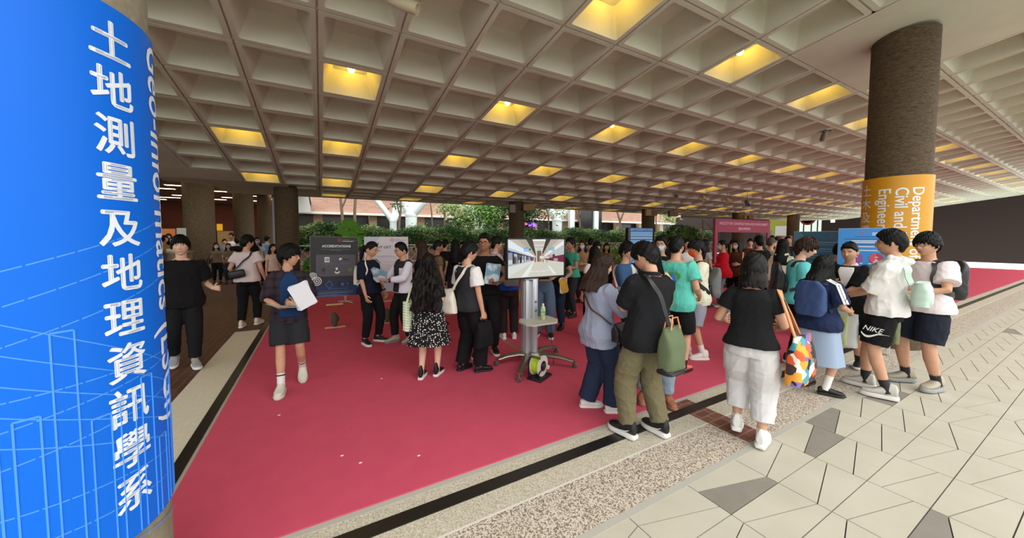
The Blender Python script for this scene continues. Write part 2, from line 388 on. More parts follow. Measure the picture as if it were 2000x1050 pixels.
# banners wrapped round the two near columns
def cyl_hit(px, py, c, r):
    d = ray(px, py); ox, oy = -c[0], -c[1]; A = d[0]**2+d[1]**2; B = 2*(ox*d[0]+oy*d[1]); Cc = ox*ox+oy*oy-r*r
    D = B*B-4*A*Cc
    if D < 0: return None
    t = (-B-math.sqrt(D))/(2*A); p = d*t; return math.atan2(p[1]-c[1], p[0]-c[0]), p[2]+EYE
m_blue = mat('blue_vinyl', C(0, 100, 212), 0.5, spec=.25); m_yel = mat('orange_vinyl', C(208, 146, 16), 0.45)
m_wht = mat('white_print', C(226, 232, 240), 0.5); m_ltblue = mat('pale_blue_print', C(66, 138, 226), 0.5)
def banner(name, c, r, t0, t1, z0, z1, m, slope=0.0):
    n = 72; ts = np.linspace(t0, t1, n); mb = MB(); R = []
    for rr, zz in ((r+.004, 0), (r+.009, 0), (r+.009, 1), (r+.004, 1)):
        R.append(np.array([[c[0]+rr*math.cos(t), c[1]+rr*math.sin(t), (z1 if zz else z0)] for t in ts]))
    R.append(R[0]); mb.rings(R, 0, False, False); return mb.build(name, m, None, 50)
def wrap(mb, V, F, c, r, th, z, xdir, mi=0, lift=.0105):
    """V 2d letters; xdir 'u': text runs round the column, 'd': text runs downward"""
    V2, F2 = slice_faces(V, F, 0 if xdir == 'u' else 1, 0.025)
    if xdir == 'u': u = V2[:, 0]; v = V2[:, 1]
    else: u = V2[:, 1]; v = -V2[:, 0]
    rr = r+lift; t = th+u/rr
    mb.add(np.stack([c[0]+rr*np.cos(t), c[1]+rr*np.sin(t), z+v], 1), F2, mi)
bl = banner('column_banner', LC, LR, math.radians(-175), math.radians(45), 0.615, 2.575, m_blue)
tag(bl, 'tall blue banner with white Chinese lettering wrapped round the near concrete column', 'banner')
mb = MB()
pts = [(216, 80), (222, 168), (228, 258), (236, 352), (238, 440), (243, 525), (247, 615), (252, 705), (257, 790), (261, 868), (266, 955)]
hits = [cyl_hit(x, y, LC, LR+.01) for x, y in pts]
thm = float(np.mean([h[0] for h in hits])); ztop, zbot = hits[0][1], hits[-1][1]
for k, ch in enumerate('土地測量及地理資訊學系'):
    V, F = text_mesh(ch, 1.0, 0.0); V = V.copy(); cx = (V[:, 0].max()+V[:, 0].min())/2
    V[:, 0] -= cx; V[:, 1] -= 0.38; V *= 0.146
    for dx, dy in ((-.0028, 0), (.0028, 0), (0, -.0022), (0, .0022)): wrap(mb, V+np.array([dx, dy, 0]), F, LC, LR, thm, ztop+(zbot-ztop)*k/10, 'u')
mb.build('chinese_lettering', m_wht, bl)
mb = MB(); h0 = cyl_hit(286, 97, LC, LR+.01) or (thm+.6, 2.6)
V, F = text_mesh('Geo-Informatics (LSGI)', 1.0, 0.012); V = V.copy(); L_ = V[:, 0].max()
zt, zb = 2.55, 0.97
sc = (zt-zb)/L_; V[:, 0] *= sc; V[:, 1] *= sc*1.3
wrap(mb, V, F, LC, LR, thm+0.44, zt, 'd'); mb.build('english_lettering', m_wht, bl)
mb = MB()      # faint line drawing of towers on the lower half
def wl(t0, z0, t1, z1, w=.0035):
    n = 14; P = []
    for k in range(n+1):
        t = t0+(t1-t0)*k/n; P.append((t, z0+(z1-z0)*k/n))
    for (ta, za), (tb, zb_) in zip(P[:-1], P[1:]):
        rr = LR+.0098; a = np.array([LC[0]+rr*math.cos(ta), LC[1]+rr*math.sin(ta), za]); b = np.array([LC[0]+rr*math.cos(tb), LC[1]+rr*math.sin(tb), zb_])
        mb.quad(a-(0, 0, w), b-(0, 0, w), b+(0, 0, w), a+(0, 0, w)) if abs(tb-ta) > .004 else mb.quad(a-(w, 0, 0), a+(w, 0, 0), b+(w, 0, 0), b-(w, 0, 0))
rb = random.Random(11)
for k in range(10):
    t = thm-.9+.2*k; h = rb.uniform(.8, 1.5); wl(t, .62, t, h); wl(t+.13, .62, t+.13, h); wl(t, h, t+.13, h)
for k in range(9): wl(thm-1.2, .7+.11*k, thm+.7, .62+.15*k+rb.uniform(-.1, .1), .0022)
for k in range(5): wl(thm-1.2, 1.6-.1*k, thm+.6, 1.2-.08*k, .0022)
mb.build('line_drawing', m_ltblue, bl)
by = banner('column_banner', RC, RCR+.012, math.radians(-262), math.radians(-62), 0.6, 2.715, m_yel)
tag(by, 'orange yellow banner with white lettering wrapped round the right hand column', 'banner')
mb = MB()
for txt, px, sz in (('Department of', 1784, .20), ('Civil and Environmental', 1750, .20), ('Engineering', 1717, .20)):
    h = cyl_hit(px, 365, RC, RCR+.022); V, F = text_mesh(txt, sz, 0.012); V = V.copy(); V[:, 0] *= .9
    z0 = cyl_hit(1750, 366, RC, RCR+.022)[1]
    k = min(1.0, 2.0/V[:, 0].max()); V[:, 0] *= k
    wrap(mb, V, F, RC, RCR+.012, h[0], z0, 'd')
h = cyl_hit(1692, 385, RC, RCR+.022)
for k, ch in enumerate('土木及環境工程學系'):
    V, F = text_mesh(ch, 1.0, 0.008); V = V.copy(); V[:, 0] -= .5; V[:, 1] -= .4; V *= .19
    V[:, 0] *= 1.0; wrap(mb, V, F, RC, RCR+.012, h[0], 2.715-.19-.215*k, 'u')
mb.build('lettering', m_wht, by)
# ================================================================ PEOPLE
def nrm(v): v = np.asarray(v, float); return v/(np.linalg.norm(v)+1e-9)
def rotx(a): c, s = math.cos(a), math.sin(a); return np.array([[1, 0, 0], [0, c, -s], [0, s, c]])
def roty(a): c, s = math.cos(a), math.sin(a); return np.array([[c, 0, s], [0, 1, 0], [-s, 0, c]])
def sstep(x, a, b): t = np.clip((x-a)/(b-a+1e-9), 0, 1); return t*t*(3-2*t)
def remesh(mb, voxel, smooth=3, fac=0.5):
    V, F = mb.VF(); me = bpy.data.meshes.new('m'); me.from_pydata(V.tolist(), [], F); fix_normals(me)
    o = bpy.data.objects.new('m', me); COL.objects.link(o)
    r = o.modifiers.new('r', 'REMESH'); r.mode = 'VOXEL'; r.voxel_size = voxel; r.use_smooth_shade = True
    if smooth: s = o.modifiers.new('s', 'SMOOTH'); s.iterations = smooth; s.factor = fac
    dg = bpy.context.evaluated_depsgraph_get(); m2 = bpy.data.meshes.new_from_object(o.evaluated_get(dg))
    bpy.data.objects.remove(o); bpy.data.meshes.remove(me); return m2
def mesh_co(me):
    a = np.empty(len(me.vertices)*3); me.vertices.foreach_get('co', a); return a.reshape(-1, 3)
def mesh_no(me):
    a = np.empty(len(me.vertices)*3); me.vertices.foreach_get('normal', a); return a.reshape(-1, 3)
def set_co(me, V): me.vertices.foreach_set('co', np.ascontiguousarray(V).ravel()); me.update()
def folds(me, amp, seed, zs=1.0, lam=(0.075, 0.19)):
    V = mesh_co(me); N = mesh_no(me); r = np.random.default_rng(seed); d = np.zeros(len(V))
    W = V + 0.02*np.sin(V[:, [1, 2, 0]]*23+r.uniform(0, 6, 3))
    for k in range(5):
        l = r.uniform(*lam); dr = r.normal(size=3); dr[2] *= zs; dr /= np.linalg.norm(dr)
        ph = W@dr*2*np.pi/l+r.uniform(0, 6)+1.3*np.sin(W@r.normal(size=3)*17)
        d += (1-np.abs(np.sin(ph/2)))**2*1.3-0.5
    set_co(me, V+N*(amp*.62*d/2)[:, None])
def finish(me, name, m, parent):
    me.name = name; me.materials.clear(); me.materials.append(m)
    me.polygons.foreach_set('use_smooth', [True]*len(me.polygons)); return link(name, me, parent)
def ik(a, t, l1, l2, hint):
    a, t = np.asarray(a, float), np.asarray(t, float); v = t-a; d = np.linalg.norm(v); mx = (l1+l2)*0.998
    if d > mx: v = v*mx/d; t = a+v; d = mx
    d = max(d, abs(l1-l2)+.01)
    u = v/(np.linalg.norm(v)+1e-9); c = (l1*l1+d*d-l2*l2)/(2*l1*d); c = max(-1, min(1, c)); h = np.asarray(hint, float); h = nrm(h-u*(h@u))
    return a+u*(l1*c)+h*(l1*math.sqrt(1-c*c)), a+u*d
PROF = {'m': [(.80, .150, .105, 0), (.86, .166, .112, -.004), (.93, .170, .116, -.006), (1.0, .158, .108, -.002), (1.08, .148, .102, .004), (1.18, .156, .110, .006), (1.28, .172, .117, .004), (1.35, .174, .108, -.004), (1.395, .140, .088, -.010), (1.435, .075, .066, -.010)],
        'f': [(.80, .152, .108, 0), (.86, .172, .118, -.006), (.93, .168, .116, -.008), (1.0, .146, .102, -.002), (1.08, .128, .090, .004), (1.18, .136, .100, .008), (1.28, .150, .116, .012), (1.35, .150, .100, -.002), (1.395, .118, .080, -.010), (1.435, .062, .058, -.010)]}
class Body:
    def __init__(s, o):
        s.o = o; s.sex = o.get('sex', 'm'); s.w = o.get('build', 1.0); s.lean = math.radians(o.get('lean', 0)); s.side = math.radians(o.get('sway', 0)); s.tw = math.radians(o.get('twist', 0))
        s.prof = np.array(PROF[s.sex]); sw = .160 if s.sex == 'm' else .142
        s.sh = [s.T((sx*sw*(.5+.5*s.w), -.008, 1.372)) for sx in (1, -1)]
        s.neck0 = s.T((0, -.012, 1.40)); hc = np.array([0, .022, 1.605])
        hy, hp, hr = [math.radians(a) for a in o.get('head', (0, 0, 0))]
        s.Rb = rotx(-s.lean)@roty(s.side)@zrot(s.tw)
        s.hR = s.Rb@zrot(-hy)@rotx(-hp)@roty(hr); piv = s.T((0, 0, 1.50)); s.hc = piv+s.hR@(hc-np.array([0, 0, 1.50])); s.piv = piv
        s.hips = [np.array([.088, 0, .90]), np.array([-.088, 0, .90])]
        ft = [o.get('fR', (.10, .0, 0, 8)), o.get('fL', (-.10, .0, 0, -8))]
        s.feet = []; s.knee = []
        for k in (0, 1):
            f = ft[k]; pitch = f[4] if len(f) > 4 else 0; yaw = -math.radians(f[3]) if len(f) > 3 else 0
            R = zrot(yaw)@rotx(-math.radians(pitch)); base = np.array([f[0], f[1], f[2]])
            off = np.array([0, .12, 0]); a = base+zrot(yaw)@off-R@off+R@np.array([0, 0, .085])
            kn, an = ik(s.hips[k], a, .425, .415, zrot(yaw)@np.array([0, 1, 0])+np.array([0, .3, 0])); s.knee.append(kn); s.feet.append((an, R, an-R@np.array([0, 0, .085])))
        s.elb = []; s.wr = []; s.hand = []
        hd = [o.get('hR', (.23, .05, .83)), o.get('hL', (-.23, .05, .83))]
        for k, sx in ((0, 1), (1, -1)):
            t = np.array(hd[k], float); hint = o.get(('eR', 'eL')[k], (sx*.35, -.8, -.5))
            e, w = ik(s.sh[k], t, .285, .255, hint); s.elb.append(e); s.wr.append(w)
            d = o.get(('dR', 'dL')[k]); d = nrm(w-e) if d is None else nrm(d)
            n = o.get(('nR', 'nL')[k], (-sx, .15, 0)); n = np.asarray(n, float); n = nrm(n-d*(n@d)); s.hand.append((d, n, np.cross(d, n)*sx))
    def T(s, p):
        p = np.atleast_2d(np.asarray(p, float)).copy(); k = sstep(p[:, 2], .90, 1.18)
        out = p.copy(); c = np.array([0, 0, .93])
        for i in range(len(p)):
            if k[i] > 0: out[i] = c+rotx(-s.lean*k[i])@roty(s.side*k[i])@zrot(s.tw*k[i])@(p[i]-c)
        return out[0] if len(out) == 1 else out
    def ring(s, z, off=0.0, n=28, fx=1.0):
        P = s.prof; rx = np.interp(z, P[:, 0], P[:, 1])*s.w*fx+off; ry = np.interp(z, P[:, 0], P[:, 2])*(.4+.6*s.w)+off; yo = np.interp(z, P[:, 0], P[:, 3])
        a = np.linspace(0, 2*np.pi, n, endpoint=False); ca, sa = np.cos(a), np.sin(a); e = 0.82
        return np.stack([rx*np.sign(ca)*np.abs(ca)**e, yo+ry*np.sign(sa)*np.abs(sa)**e, np.full(n, z)], 1)
    def surf(s, az, z, off):
        """point on the torso; az from straight ahead, positive to the right"""
        P = s.prof; rx = np.interp(z, P[:, 0], P[:, 1])*s.w+off; ry = np.interp(z, P[:, 0], P[:, 2])*(.4+.6*s.w)+off; yo = np.interp(z, P[:, 0], P[:, 3])
        c, q = math.sin(az), math.cos(az); e = .82
        return s.T((rx*math.copysign(abs(c)**e, c), yo+ry*math.copysign(abs(q)**e, q), z))
def head_grid(na, ne):
    u = np.linspace(-1, 1, na, endpoint=False); az = np.pi*(0.62*u+0.38*u**3); el = np.linspace(-np.pi/2, np.pi/2, ne)
    A, E = np.meshgrid(az, el); return A, E
def head_base(A, E, grow=0.0):
    ce = np.abs(np.cos(E))**.88; x = (.0765+grow)*ce*np.sin(A); y = (.098+grow)*ce*np.cos(A); z = (.117+grow)*np.sin(E)
    k = np.clip((-.02-z)/.098, 0, 1); x = x*(1-.30*k**1.2); y = np.where(y < 0, y*(1-.40*k), y*(1-.06*k)+.004*k)
    y = np.where(y > 0, y*(1-.05*np.exp(-(x/.03)**2)), y*1.03); z = z+np.where(y < 0, .0, 0)
    return x, y, z
def g2(x, z, x0, z0, sx, sz): return np.exp(-((x-x0)/sx)**2-((z-z0)/sz)**2)
def head_face(A, E):
    x, y, z = head_base(A, E); f = (y > 0); ax = np.abs(x)
    d = .021*g2(x, z, 0, -.024, .0125, .017)*(np.where(z < -.026, np.exp(-((z+.026)/.010)**2), 1))+.009*g2(x, z, 0, .004, .009, .022)+.006*g2(ax, z, .011, -.030, .007, .008)
    d += -.0085*g2(ax, z, .031, .012, .016, .011)+.004*g2(ax, z, .030, .033, .022, .009)+.0065*g2(x, z, 0, -.060, .024, .013)-.003*g2(x, z, 0, -.060, .02, .003)+.007*g2(x, z, 0, -.098, .022, .014)-.003*g2(x, z, 0, -.080, .02, .007)+.004*g2(ax, z, .043, -.02, .018, .022)
    return x, np.where(f, y+d, y), z
def grid_mesh(mb, x, y, z, mi=0, M=None):
    ne, na = x.shape; V = np.stack([x, y, z], -1).reshape(-1, 3); F = []
    for e in range(ne-1):
        for a in range(na): F.append((e*na+a, e*na+(a+1) % na, (e+1)*na+(a+1) % na, (e+1)*na+a))
    mb.add(V, F, mi, M)
def hair_line(az, fr, sd, bk):
    a = np.abs(np.degrees(az)); return np.interp(a, [0, 38, 62, 78, 92, 98, 112, 140, 180], [fr, fr-1, fr*.35+sd*.6, sd, sd-8, sd+8, sd+2, bk+8, bk])
def hair_shell(mb, st, M, seed, lod):
    na, ne = (96, 64) if lod == 0 else ((56, 38) if lod == 1 else (32, 22))
    A, E = head_grid(na, ne); x, y, z = head_base(A, E); r = np.random.default_rng(seed)
    fr, sd, bk = st.get('line', (34, -4, -40)); jag = st.get('jag', 3.0)
    L = hair_line(A, fr, sd, bk)+jag*np.sin(A*19+r.uniform(0, 6))+jag*.6*np.sin(A*43+r.uniform(0, 6))
    m = sstep(np.degrees(E)-L, -2.5, 2.5); top, side, back, front = st.get('th', (.026, .016, .020, .022))
    se = np.clip(np.sin(E), 0, 1); aa = np.abs(A)/np.pi
    t = (front*(1-sstep(aa, .15, .4))+side*(sstep(aa, .15, .4)-sstep(aa, .62, .85))+back*sstep(aa, .62, .85))*(1-se**1.5)+top*se**1.5
    if st.get('part') is not None: t = t-.010*np.exp(-((x-st['part'])/.010)**2)*(y > -.03)*(z > 0)
    n = .0035*np.sin(A*31+3*np.sin(E*5+r.uniform(0, 6)))+.003*np.sin(A*57+E*9+r.uniform(0, 6))+.004*np.sin(A*9+E*13+r.uniform(0, 6))
    t = t+n*st.get('rough', .6); g = np.where(m > 0, t*m, 0)-.014*(1-m)
    dirs = np.stack([x, y, z], -1); ln = np.linalg.norm(dirs, axis=-1, keepdims=True); P = dirs*(1+g[..., None]/ln)
    P[..., 2] += .006*m*se; grid_mesh(mb, P[..., 0], P[..., 1], P[..., 2], 0, M)
def hair_curtain(mb, M, z1, half, seed, rx=(.098, .12), ry=(.122, .15), th=.035, z0=.03, zmid=-.12, taper=.25, lod=0, wave=.004):
    r = np.random.default_rng(seed); nz = 26 if lod == 0 else 12; na = 44 if lod == 0 else 20; R = []; nr = r.uniform(0, 6, 6)
    for k in range(nz+1):
        q = k/nz; z = z0+(z1-z0)*q; w = sstep(-z, -z0, -zmid if zmid < 0 else 0); X = rx[0]+(rx[1]-rx[0])*w; Y = ry[0]+(ry[1]-ry[0])*w
        t = th*(1-taper*q**3) if q < .93 else th*(1-taper)*.55
        hf = half*(1-.16*sstep(q, .5, 1)); ph = np.linspace(math.pi-hf, math.pi+hf, na); wv = wave*(np.sin(ph*23+nr[0]+2*np.sin(z*12))+np.sin(ph*41+nr[1]+z*20)+1.4*np.sin(z*35+ph*6+nr[2])*sstep(q, .2, .6))
        out = np.stack([(X+wv)*np.sin(ph), (Y+wv)*np.cos(ph), np.full(na, z)+.012*np.sin(ph*9+nr[3])*q], 1); inn = np.stack([(X-t)*np.sin(ph), (Y-t)*np.cos(ph), np.full(na, z)+.01*np.sin(ph*9+nr[3])*q], 1)[::-1]
        R.append(np.concatenate([out, inn]))
    mb.rings(R, 0, True, True, M)
HAIR = {
    'crop': dict(line=(36, 0, -34), th=(.022, .006, .008, .018), jag=2),
    'short': dict(line=(33, -4, -42), th=(.028, .015, .020, .024)),
    'fringe': dict(line=(15, -8, -44), th=(.030, .020, .024, .022), jag=4.5),
    'fringe_long': dict(line=(16, -14, -50), th=(.034, .024, .030, .026), jag=5),
    'shaggy': dict(line=(17, -12, -48), th=(.034, .024, .028, .028), jag=6, rough=1.0),
    'bob': dict(line=(30, -10, -40), th=(.024, .018, .022, .016), jag=1, part=.0),
    'long': dict(line=(33, -6, -40), th=(.024, .016, .022, .014), jag=1, part=.0),
    'tied': dict(line=(36, 2, -36), th=(.016, .010, .014, .012), jag=1)}
def foot_mesh(up, so, R, base, kind, mi=0):
    M = np.eye(4); M[:3, :3] = R@np.diag([1.0, .93, 1.28]); M[:3, 3] = base
    if kind == 'loafer': P = [(-.078, .022, .055), (-.066, .033, .068), (-.03, .036, .074), (.02, .037, .074), (.06, .042, .062), (.11, .046, .050), (.155, .042, .044), (.185, .028, .038), (.198, .010, .028)]
    elif kind == 'high': P = [(-.078, .022, .12), (-.066, .033, .145), (-.03, .037, .150), (.015, .038, .135), (.06, .042, .078), (.11, .046, .058), (.155, .044, .050), (.185, .032, .044), (.2, .012, .03)]
    elif kind == 'chunky': P = [(-.085, .026, .088), (-.07, .038, .122), (-.03, .042, .128), (.02, .044, .112), (.06, .049, .086), (.11, .053, .066), (.155, .050, .058), (.19, .036, .052), (.208, .014, .036)]
    else: P = [(-.080, .022, .080), (-.066, .034, .110), (-.03, .038, .115), (.02, .039, .100), (.06, .043, .075), (.11, .047, .056), (.155, .044, .048), (.188, .031, .042), (.202, .011, .030)]
    st = {'loafer': .016, 'chunky': .028, 'high': .022}.get(kind, .024); rg = []
    for yy, hw, tz in P:
        a = np.linspace(0, 2*np.pi, 18, endpoint=False); ca, sa = np.cos(a), np.sin(a); zz = st-.006+(tz-st+.006)*(sa*.5+.5)**.85; wd = hw*np.sign(ca)*np.abs(ca)**.7*(1-.35*np.clip((zz-.055)/.06, 0, 1))
        rg.append(np.stack([wd, np.full(18, yy), zz], 1))
    up.rings(rg, mi, True, True, M)
    ys = [p[0] for p in P]; poly = [(hw*1.0+.002, yy) for yy, hw, _ in P]; poly[0] = (poly[0][0], P[0][0]-.006); poly[-1] = (poly[-1][0], P[-1][0]+.006)
    poly = poly+[(-x, y) for x, y in poly[::-1]]; n = len(poly); rs_ = [(1.0, .0), (1.03, .006), (1.03, st-.004), (.97, st+.002)]
    so.rings([np.array([(x*k, .06+(y-.06)*k, z) for x, y in poly]) for k, z in rs_], 0, True, True, M)
SKIN = mat('skin', C(205, 158, 128), 0.55, var=(C(190, 140, 112), 9, 4, .3), spec=.35)
SKIN2 = mat('skin_tan', C(176, 124, 94), 0.55, var=(C(160, 108, 80), 9, 4, .3), spec=.35)
SKIN3 = mat('skin_fair', C(226, 184, 158), 0.55, var=(C(214, 168, 142), 9, 4, .3), spec=.35)
M_HAIR = {k: mat('hair_'+k, c, .55, spec=.2, bump=(90, .4, .006)) for k, c in (('black', C(8, 7, 7)), ('dark', C(18, 13, 11)), ('brown', C(46, 28, 20)), ('grey', C(70, 66, 64)))}
M_EYEW = mat('eye_white', C(215, 210, 205), .3); M_IRIS = mat('iris', C(28, 20, 16), .25); M_LIP = mat('lip', C(164, 96, 88), .5); M_GLASS = mat('spectacle_rim', C(26, 24, 26), .35)
M_LENS = mat('spectacle_lens', (1, 1, 1, 1), .02, trans=1.0, spec=.5)
PEOPLE = {}
def clamp(p):
    return p*np.array([16.2/p[1], 16.2/p[1], 1]) if p[1] > 16.2 and p[0] > 1 else p
def person(key, o):
    """o: px,py ground pixel of the mid point between the feet, top = pixel row of the crown, face: 0 away 90 right 180 to us"""
    if 'at' in o: pos = np.array([o['at'][0], o['at'][1], 0.0])
    else: pos = clamp(gp(o['px'], o['py'], o.get('z0', 0.012)))
    dep = float((pos-np.array([0, 0, EYE]))@CF); h = o.get('h')
    if h is None: h = EYE+(CYP-o['top'])/FPX*dep*1.0+ (dep*(CF[2]) if False else 0); d = ray(o.get('hx', o.get('px', 0)), o['top']); h = EYE+d[2]*dep
    h = h*o.get('hk', 1.0); sc = h/1.725; lod = 0 if dep < 5.6 else (1 if dep < 10 else 2); vox = (.0075, .011, .018)[lod]; seed = abs(hash_(key)) % 9999
    az = math.atan2(pos[0], pos[1])+math.radians(o.get('face', 180)); pos = clamp(pos); root = empty('person', (pos[0], pos[1], o.get('z0', .012) if 'at' not in o else o.get('z0', 0)), -az, o['label'], 'person', o.get('group')); root.scale = (sc, sc, sc)
    B = Body(o); skin = {0: SKIN, 1: SKIN2, 2: SKIN3}[o.get('skin', 0)]; w = B.w; lw = .5+.5*w
    # ---- body, one surface
    mb = MB(); mb.rings([B.T(B.ring(z, -.014)) for z in np.linspace(.82, 1.445, 14)])
    np_ = [B.neck0, B.piv+np.array([0, 0, -.02]), B.hc+B.hR@np.array([0, -.012, -.05])]; mb.tube(np_, [.062 if B.sex == 'm' else .052, .056 if B.sex == 'm' else .047, .056 if B.sex == 'm' else .047], 14)
    for k, sx in ((0, 1), (1, -1)):
        S_, E_, W_ = B.sh[k], B.elb[k], B.wr[k]; fa = .92 if B.sex == 'f' else 1.0
        mb.tube([S_-np.array([sx*.05, 0, .01]), S_, S_*.5+E_*.5, E_, E_*.65+W_*.35, W_, W_+(W_-E_)*.06], np.array([.05, .05, .044, .037, .037, .0255, .024])*fa*lw, 12)
        d, n, t = B.hand[k]; rg = []
        for q, hw, th in ((-.01, .025, .019), (.02, .031, .018), (.05, .038, .016), (.08, .040, .013), (.094, .036, .009)):
            a = np.linspace(0, 2*np.pi, 14, endpoint=False); rg.append(W_+d*q+np.outer(np.cos(a)*hw*fa, t)+np.outer(np.sin(a)*th, n))
        mb.rings(rg); an, R, base = B.feet[k]; H_, K_ = B.hips[k], B.knee[k]
        mb.tube([H_+(0, 0, .03), H_*.55+K_*.45, K_+(H_-K_)*.08, K_*.68+an*.32, an*.93+K_*.07, an-R@np.array([0, 0, .03])], np.array([.086, .072, .053, .054, .035, .036])*(.35+.65*w)*(1.0 if B.sex == 'm' else .97), 14)
        mb.tube([an-R@np.array([0, .02, .045]), an+R@np.array([0, .06, -.055]), an+R@np.array([0, .15, -.065])], [.03, .028, .016], 10)
    me = remesh(mb, vox, 3); bm = bmesh.new(); bm.from_mesh(me); bpy.data.meshes.remove(me)
    ex = MB(); hk = o.get('head_k', 1.04); HM = np.eye(4); HM[:3, :3] = B.hR*hk; HM[:3, 3] = B.hc
    A, E = head_grid(*((88, 64) if lod == 0 else ((56, 44) if lod == 1 else (28, 22)))); hx, hy_, hz = head_face(A, E); grid_mesh(ex, hx, hy_, hz, 0, HM)
    for sx in (1, -1):      # ears
        rg = []
        for q, (ww, hh) in zip((0, .006, .013, .017), ((.016, .026), (.019, .031), (.020, .032), (.015, .026))):
            a = np.linspace(0, 2*np.pi, 14, endpoint=False); rg.append(np.stack([np.full(14, sx*(.068+q)), -.006+ww*np.cos(a)*.8-.006*np.sin(a)-q*.4, -.006+hh*np.sin(a)*(1-.2*(np.sin(a) < 0))], 1))
        ex.rings(rg, 0, True, True, HM)
    curl = o.get('curl', (.35, .35))
    for k, sx in ((0, 1), (1, -1)):
        d, n, t = B.hand[k]; W_ = B.wr[k]; c = curl[k]; fa = .92 if B.sex == 'f' else 1.0
        for lat, ln, ra in ((.029, .074, .0088), (.010, .082, .0090), (-.010, .076, .0086), (-.028, .060, .0078)):
            P = [W_+d*.075+t*lat*.95]; P.append(W_+d*.092+t*lat*1.02); an_ = c*.5; cd = nrm(d+t*lat*3.0)
            for j, f in enumerate((.45, .32, .23)):
                an_ += c*(1.0, 1.2, .8)[j]; P.append(P[-1]+(cd*math.cos(an_)+n*math.sin(an_))*ln*f*(1.25 if j == 0 else 1))
            ex.tube(P, [ra, ra, ra*.96, ra*.86, ra*.62], 8 if lod else 10)
        td = nrm(d*.75+t*.62+n*(.25+.35*c)); P = [W_+d*.018+t*.020, W_+d*.040+t*.036+n*.004]; P.append(P[-1]+td*.036); P.append(P[-1]+nrm(td*.8+d*.35-t*.1*c)*.030); ex.tube(P, [.0125, .0115, .0100, .0066], 8 if lod else 10)
    V, F = ex.VF(); vs = [bm.verts.new(v) for v in V]
    for f in F: 
        try: bm.faces.new([vs[i] for i in f])
        except ValueError: pass
    me = bpy.data.meshes.new('body'); bmesh.ops.recalc_face_normals(bm, faces=bm.faces); bm.to_mesh(me); bm.free(); finish(me, 'body', skin, root)
    # ---- face
    fv = np.stack([hx, hy_, hz], -1).reshape(-1, 3); fv = fv[fv[:, 1] > .02]
    def fy(x, z): return fv[np.argmin((fv[:, 0]-x)**2+(fv[:, 2]-z)**2), 1]
    if (lod < 2 or dep < 15) and o.get('eyes', True):
        for sx in (1, -1):
            ye = fy(sx*.031, .012); e = MB(); e.sphere((sx*.031, ye-.0035, .012), (.0130, .0065, .0046), 14, 8, 0); e.sphere((sx*.031, ye+.0005, .0122), (.0052, .0030, .0045), 12, 6, 1)
            e.tube([(sx*.017, ye-.001, .0125), (sx*.026, ye+.003, .0178), (sx*.036, ye+.0022, .0182), (sx*.0455, ye-.004, .0135)], [.001, .0019, .0019, .001], 6, 1)
            V, F = e.VF(); mm = MB(); mm.add(V, F, 0, HM); mm.m = e.m; mm.build('eye', [M_EYEW, M_IRIS], root, 179)
            b = MB(); pts = [(sx*.015, 0, .029), (sx*.026, 0, .0335), (sx*.038, 0, .0335), (sx*.049, 0, .0285)]; b.tube([(x, fy(x, z)+.001, z) for x, _, z in pts], [.0022, .0036, .0034, .0014], 6)
            V, F = b.VF(); MB().add(V, F, 0, HM).build('eyebrow', M_HAIR['black'], root, 179)
        if not o.get('mask'):
            l = MB(); yl = fy(0, -.060); sm = o.get('smile', 0)
            l.tube([(-.022-sm*.008, fy(.022, -.06)-.001, -.059+.008*sm), (-.010, yl+.001, -.0575), (0, yl+.0022, -.0585), (.010, yl+.001, -.0575), (.022+sm*.008, fy(.022, -.06)-.001, -.059+.008*sm)], [.001, .0042, .004, .0042, .001], 8)
            l.tube([(-.018, fy(.02, -.065), -.0635), (0, fy(0, -.067)+.0014, -.0665), (.018, fy(.02, -.065), -.0635)], [.001, .0052, .001], 8)
            V, F = l.VF(); MB().add(V, F, 0, HM).build('lips', M_LIP, root, 179)
            if sm: 
                t_ = MB(); t_.box((0, yl+.0022, -.0622), (.026, .003, .006), 0, .001); V, F = t_.VF(); MB().add(V, F, 0, HM).build('teeth', M_EYEW, root)
    # ---- hair
    st = dict(HAIR[o.get('hair', 'short')]); st.update(o.get('hair_o', {})); hb = MB(); HC = o.get('haircol', 'black')
    hair_shell(hb, st, HM, seed, lod); L_ = o.get('hair_len')
    if o.get('hair') in ('bob', 'long') or L_:
        z1 = L_ if L_ else (-.17 if o.get('hair') == 'bob' else -.36); z1 = -abs(z1)
        hw = o.get('hair_half', 2.0 if abs(z1) < .25 else 1.75); long_ = abs(z1) > .22; bk = .205 if long_ else .138
        RB = HM if not long_ else HM
        hair_curtain(hb, RB, z1, hw, seed, rx=(.094, .10 if not long_ else o.get('hair_w', .13)), ry=(.118, bk), th=.04 if not long_ else .05, zmid=-.12 if not long_ else -.26, lod=min(lod, 1), wave=o.get('hair_wave', .003))
    if o.get('hair') == 'tied':
        if o.get('tail', .22):
            tl = o.get('tail', .22); P = [(0, -.095, .03), (0, -.135, .025), (0, -.150, -.03), (0.005, -.145, -.03-tl*.5), (0, -.135, -.03-tl)]; hb.add(*MB().tube(P, [.022, .030, .034, .030, .008], 12).VF(), 0, HM)
        else: hb.add(*MB().sphere((0, -.115, .045), (.04, .035, .035), 14, 10).VF(), 0, HM)
    hb.build('hair', M_HAIR[HC], root, 60 if lod == 0 else 179)
    # ---- clothes
    for q, g in enumerate(o.get('wear', [])): garment(B, root, g, vox, seed+q*17, lod, HM)
    PEOPLE[key] = (root, B, sc, lod, HM); return root
def hash_(k):
    h = 7
    for ch in k: h = (h*31+ord(ch)) % 1000003
    return h
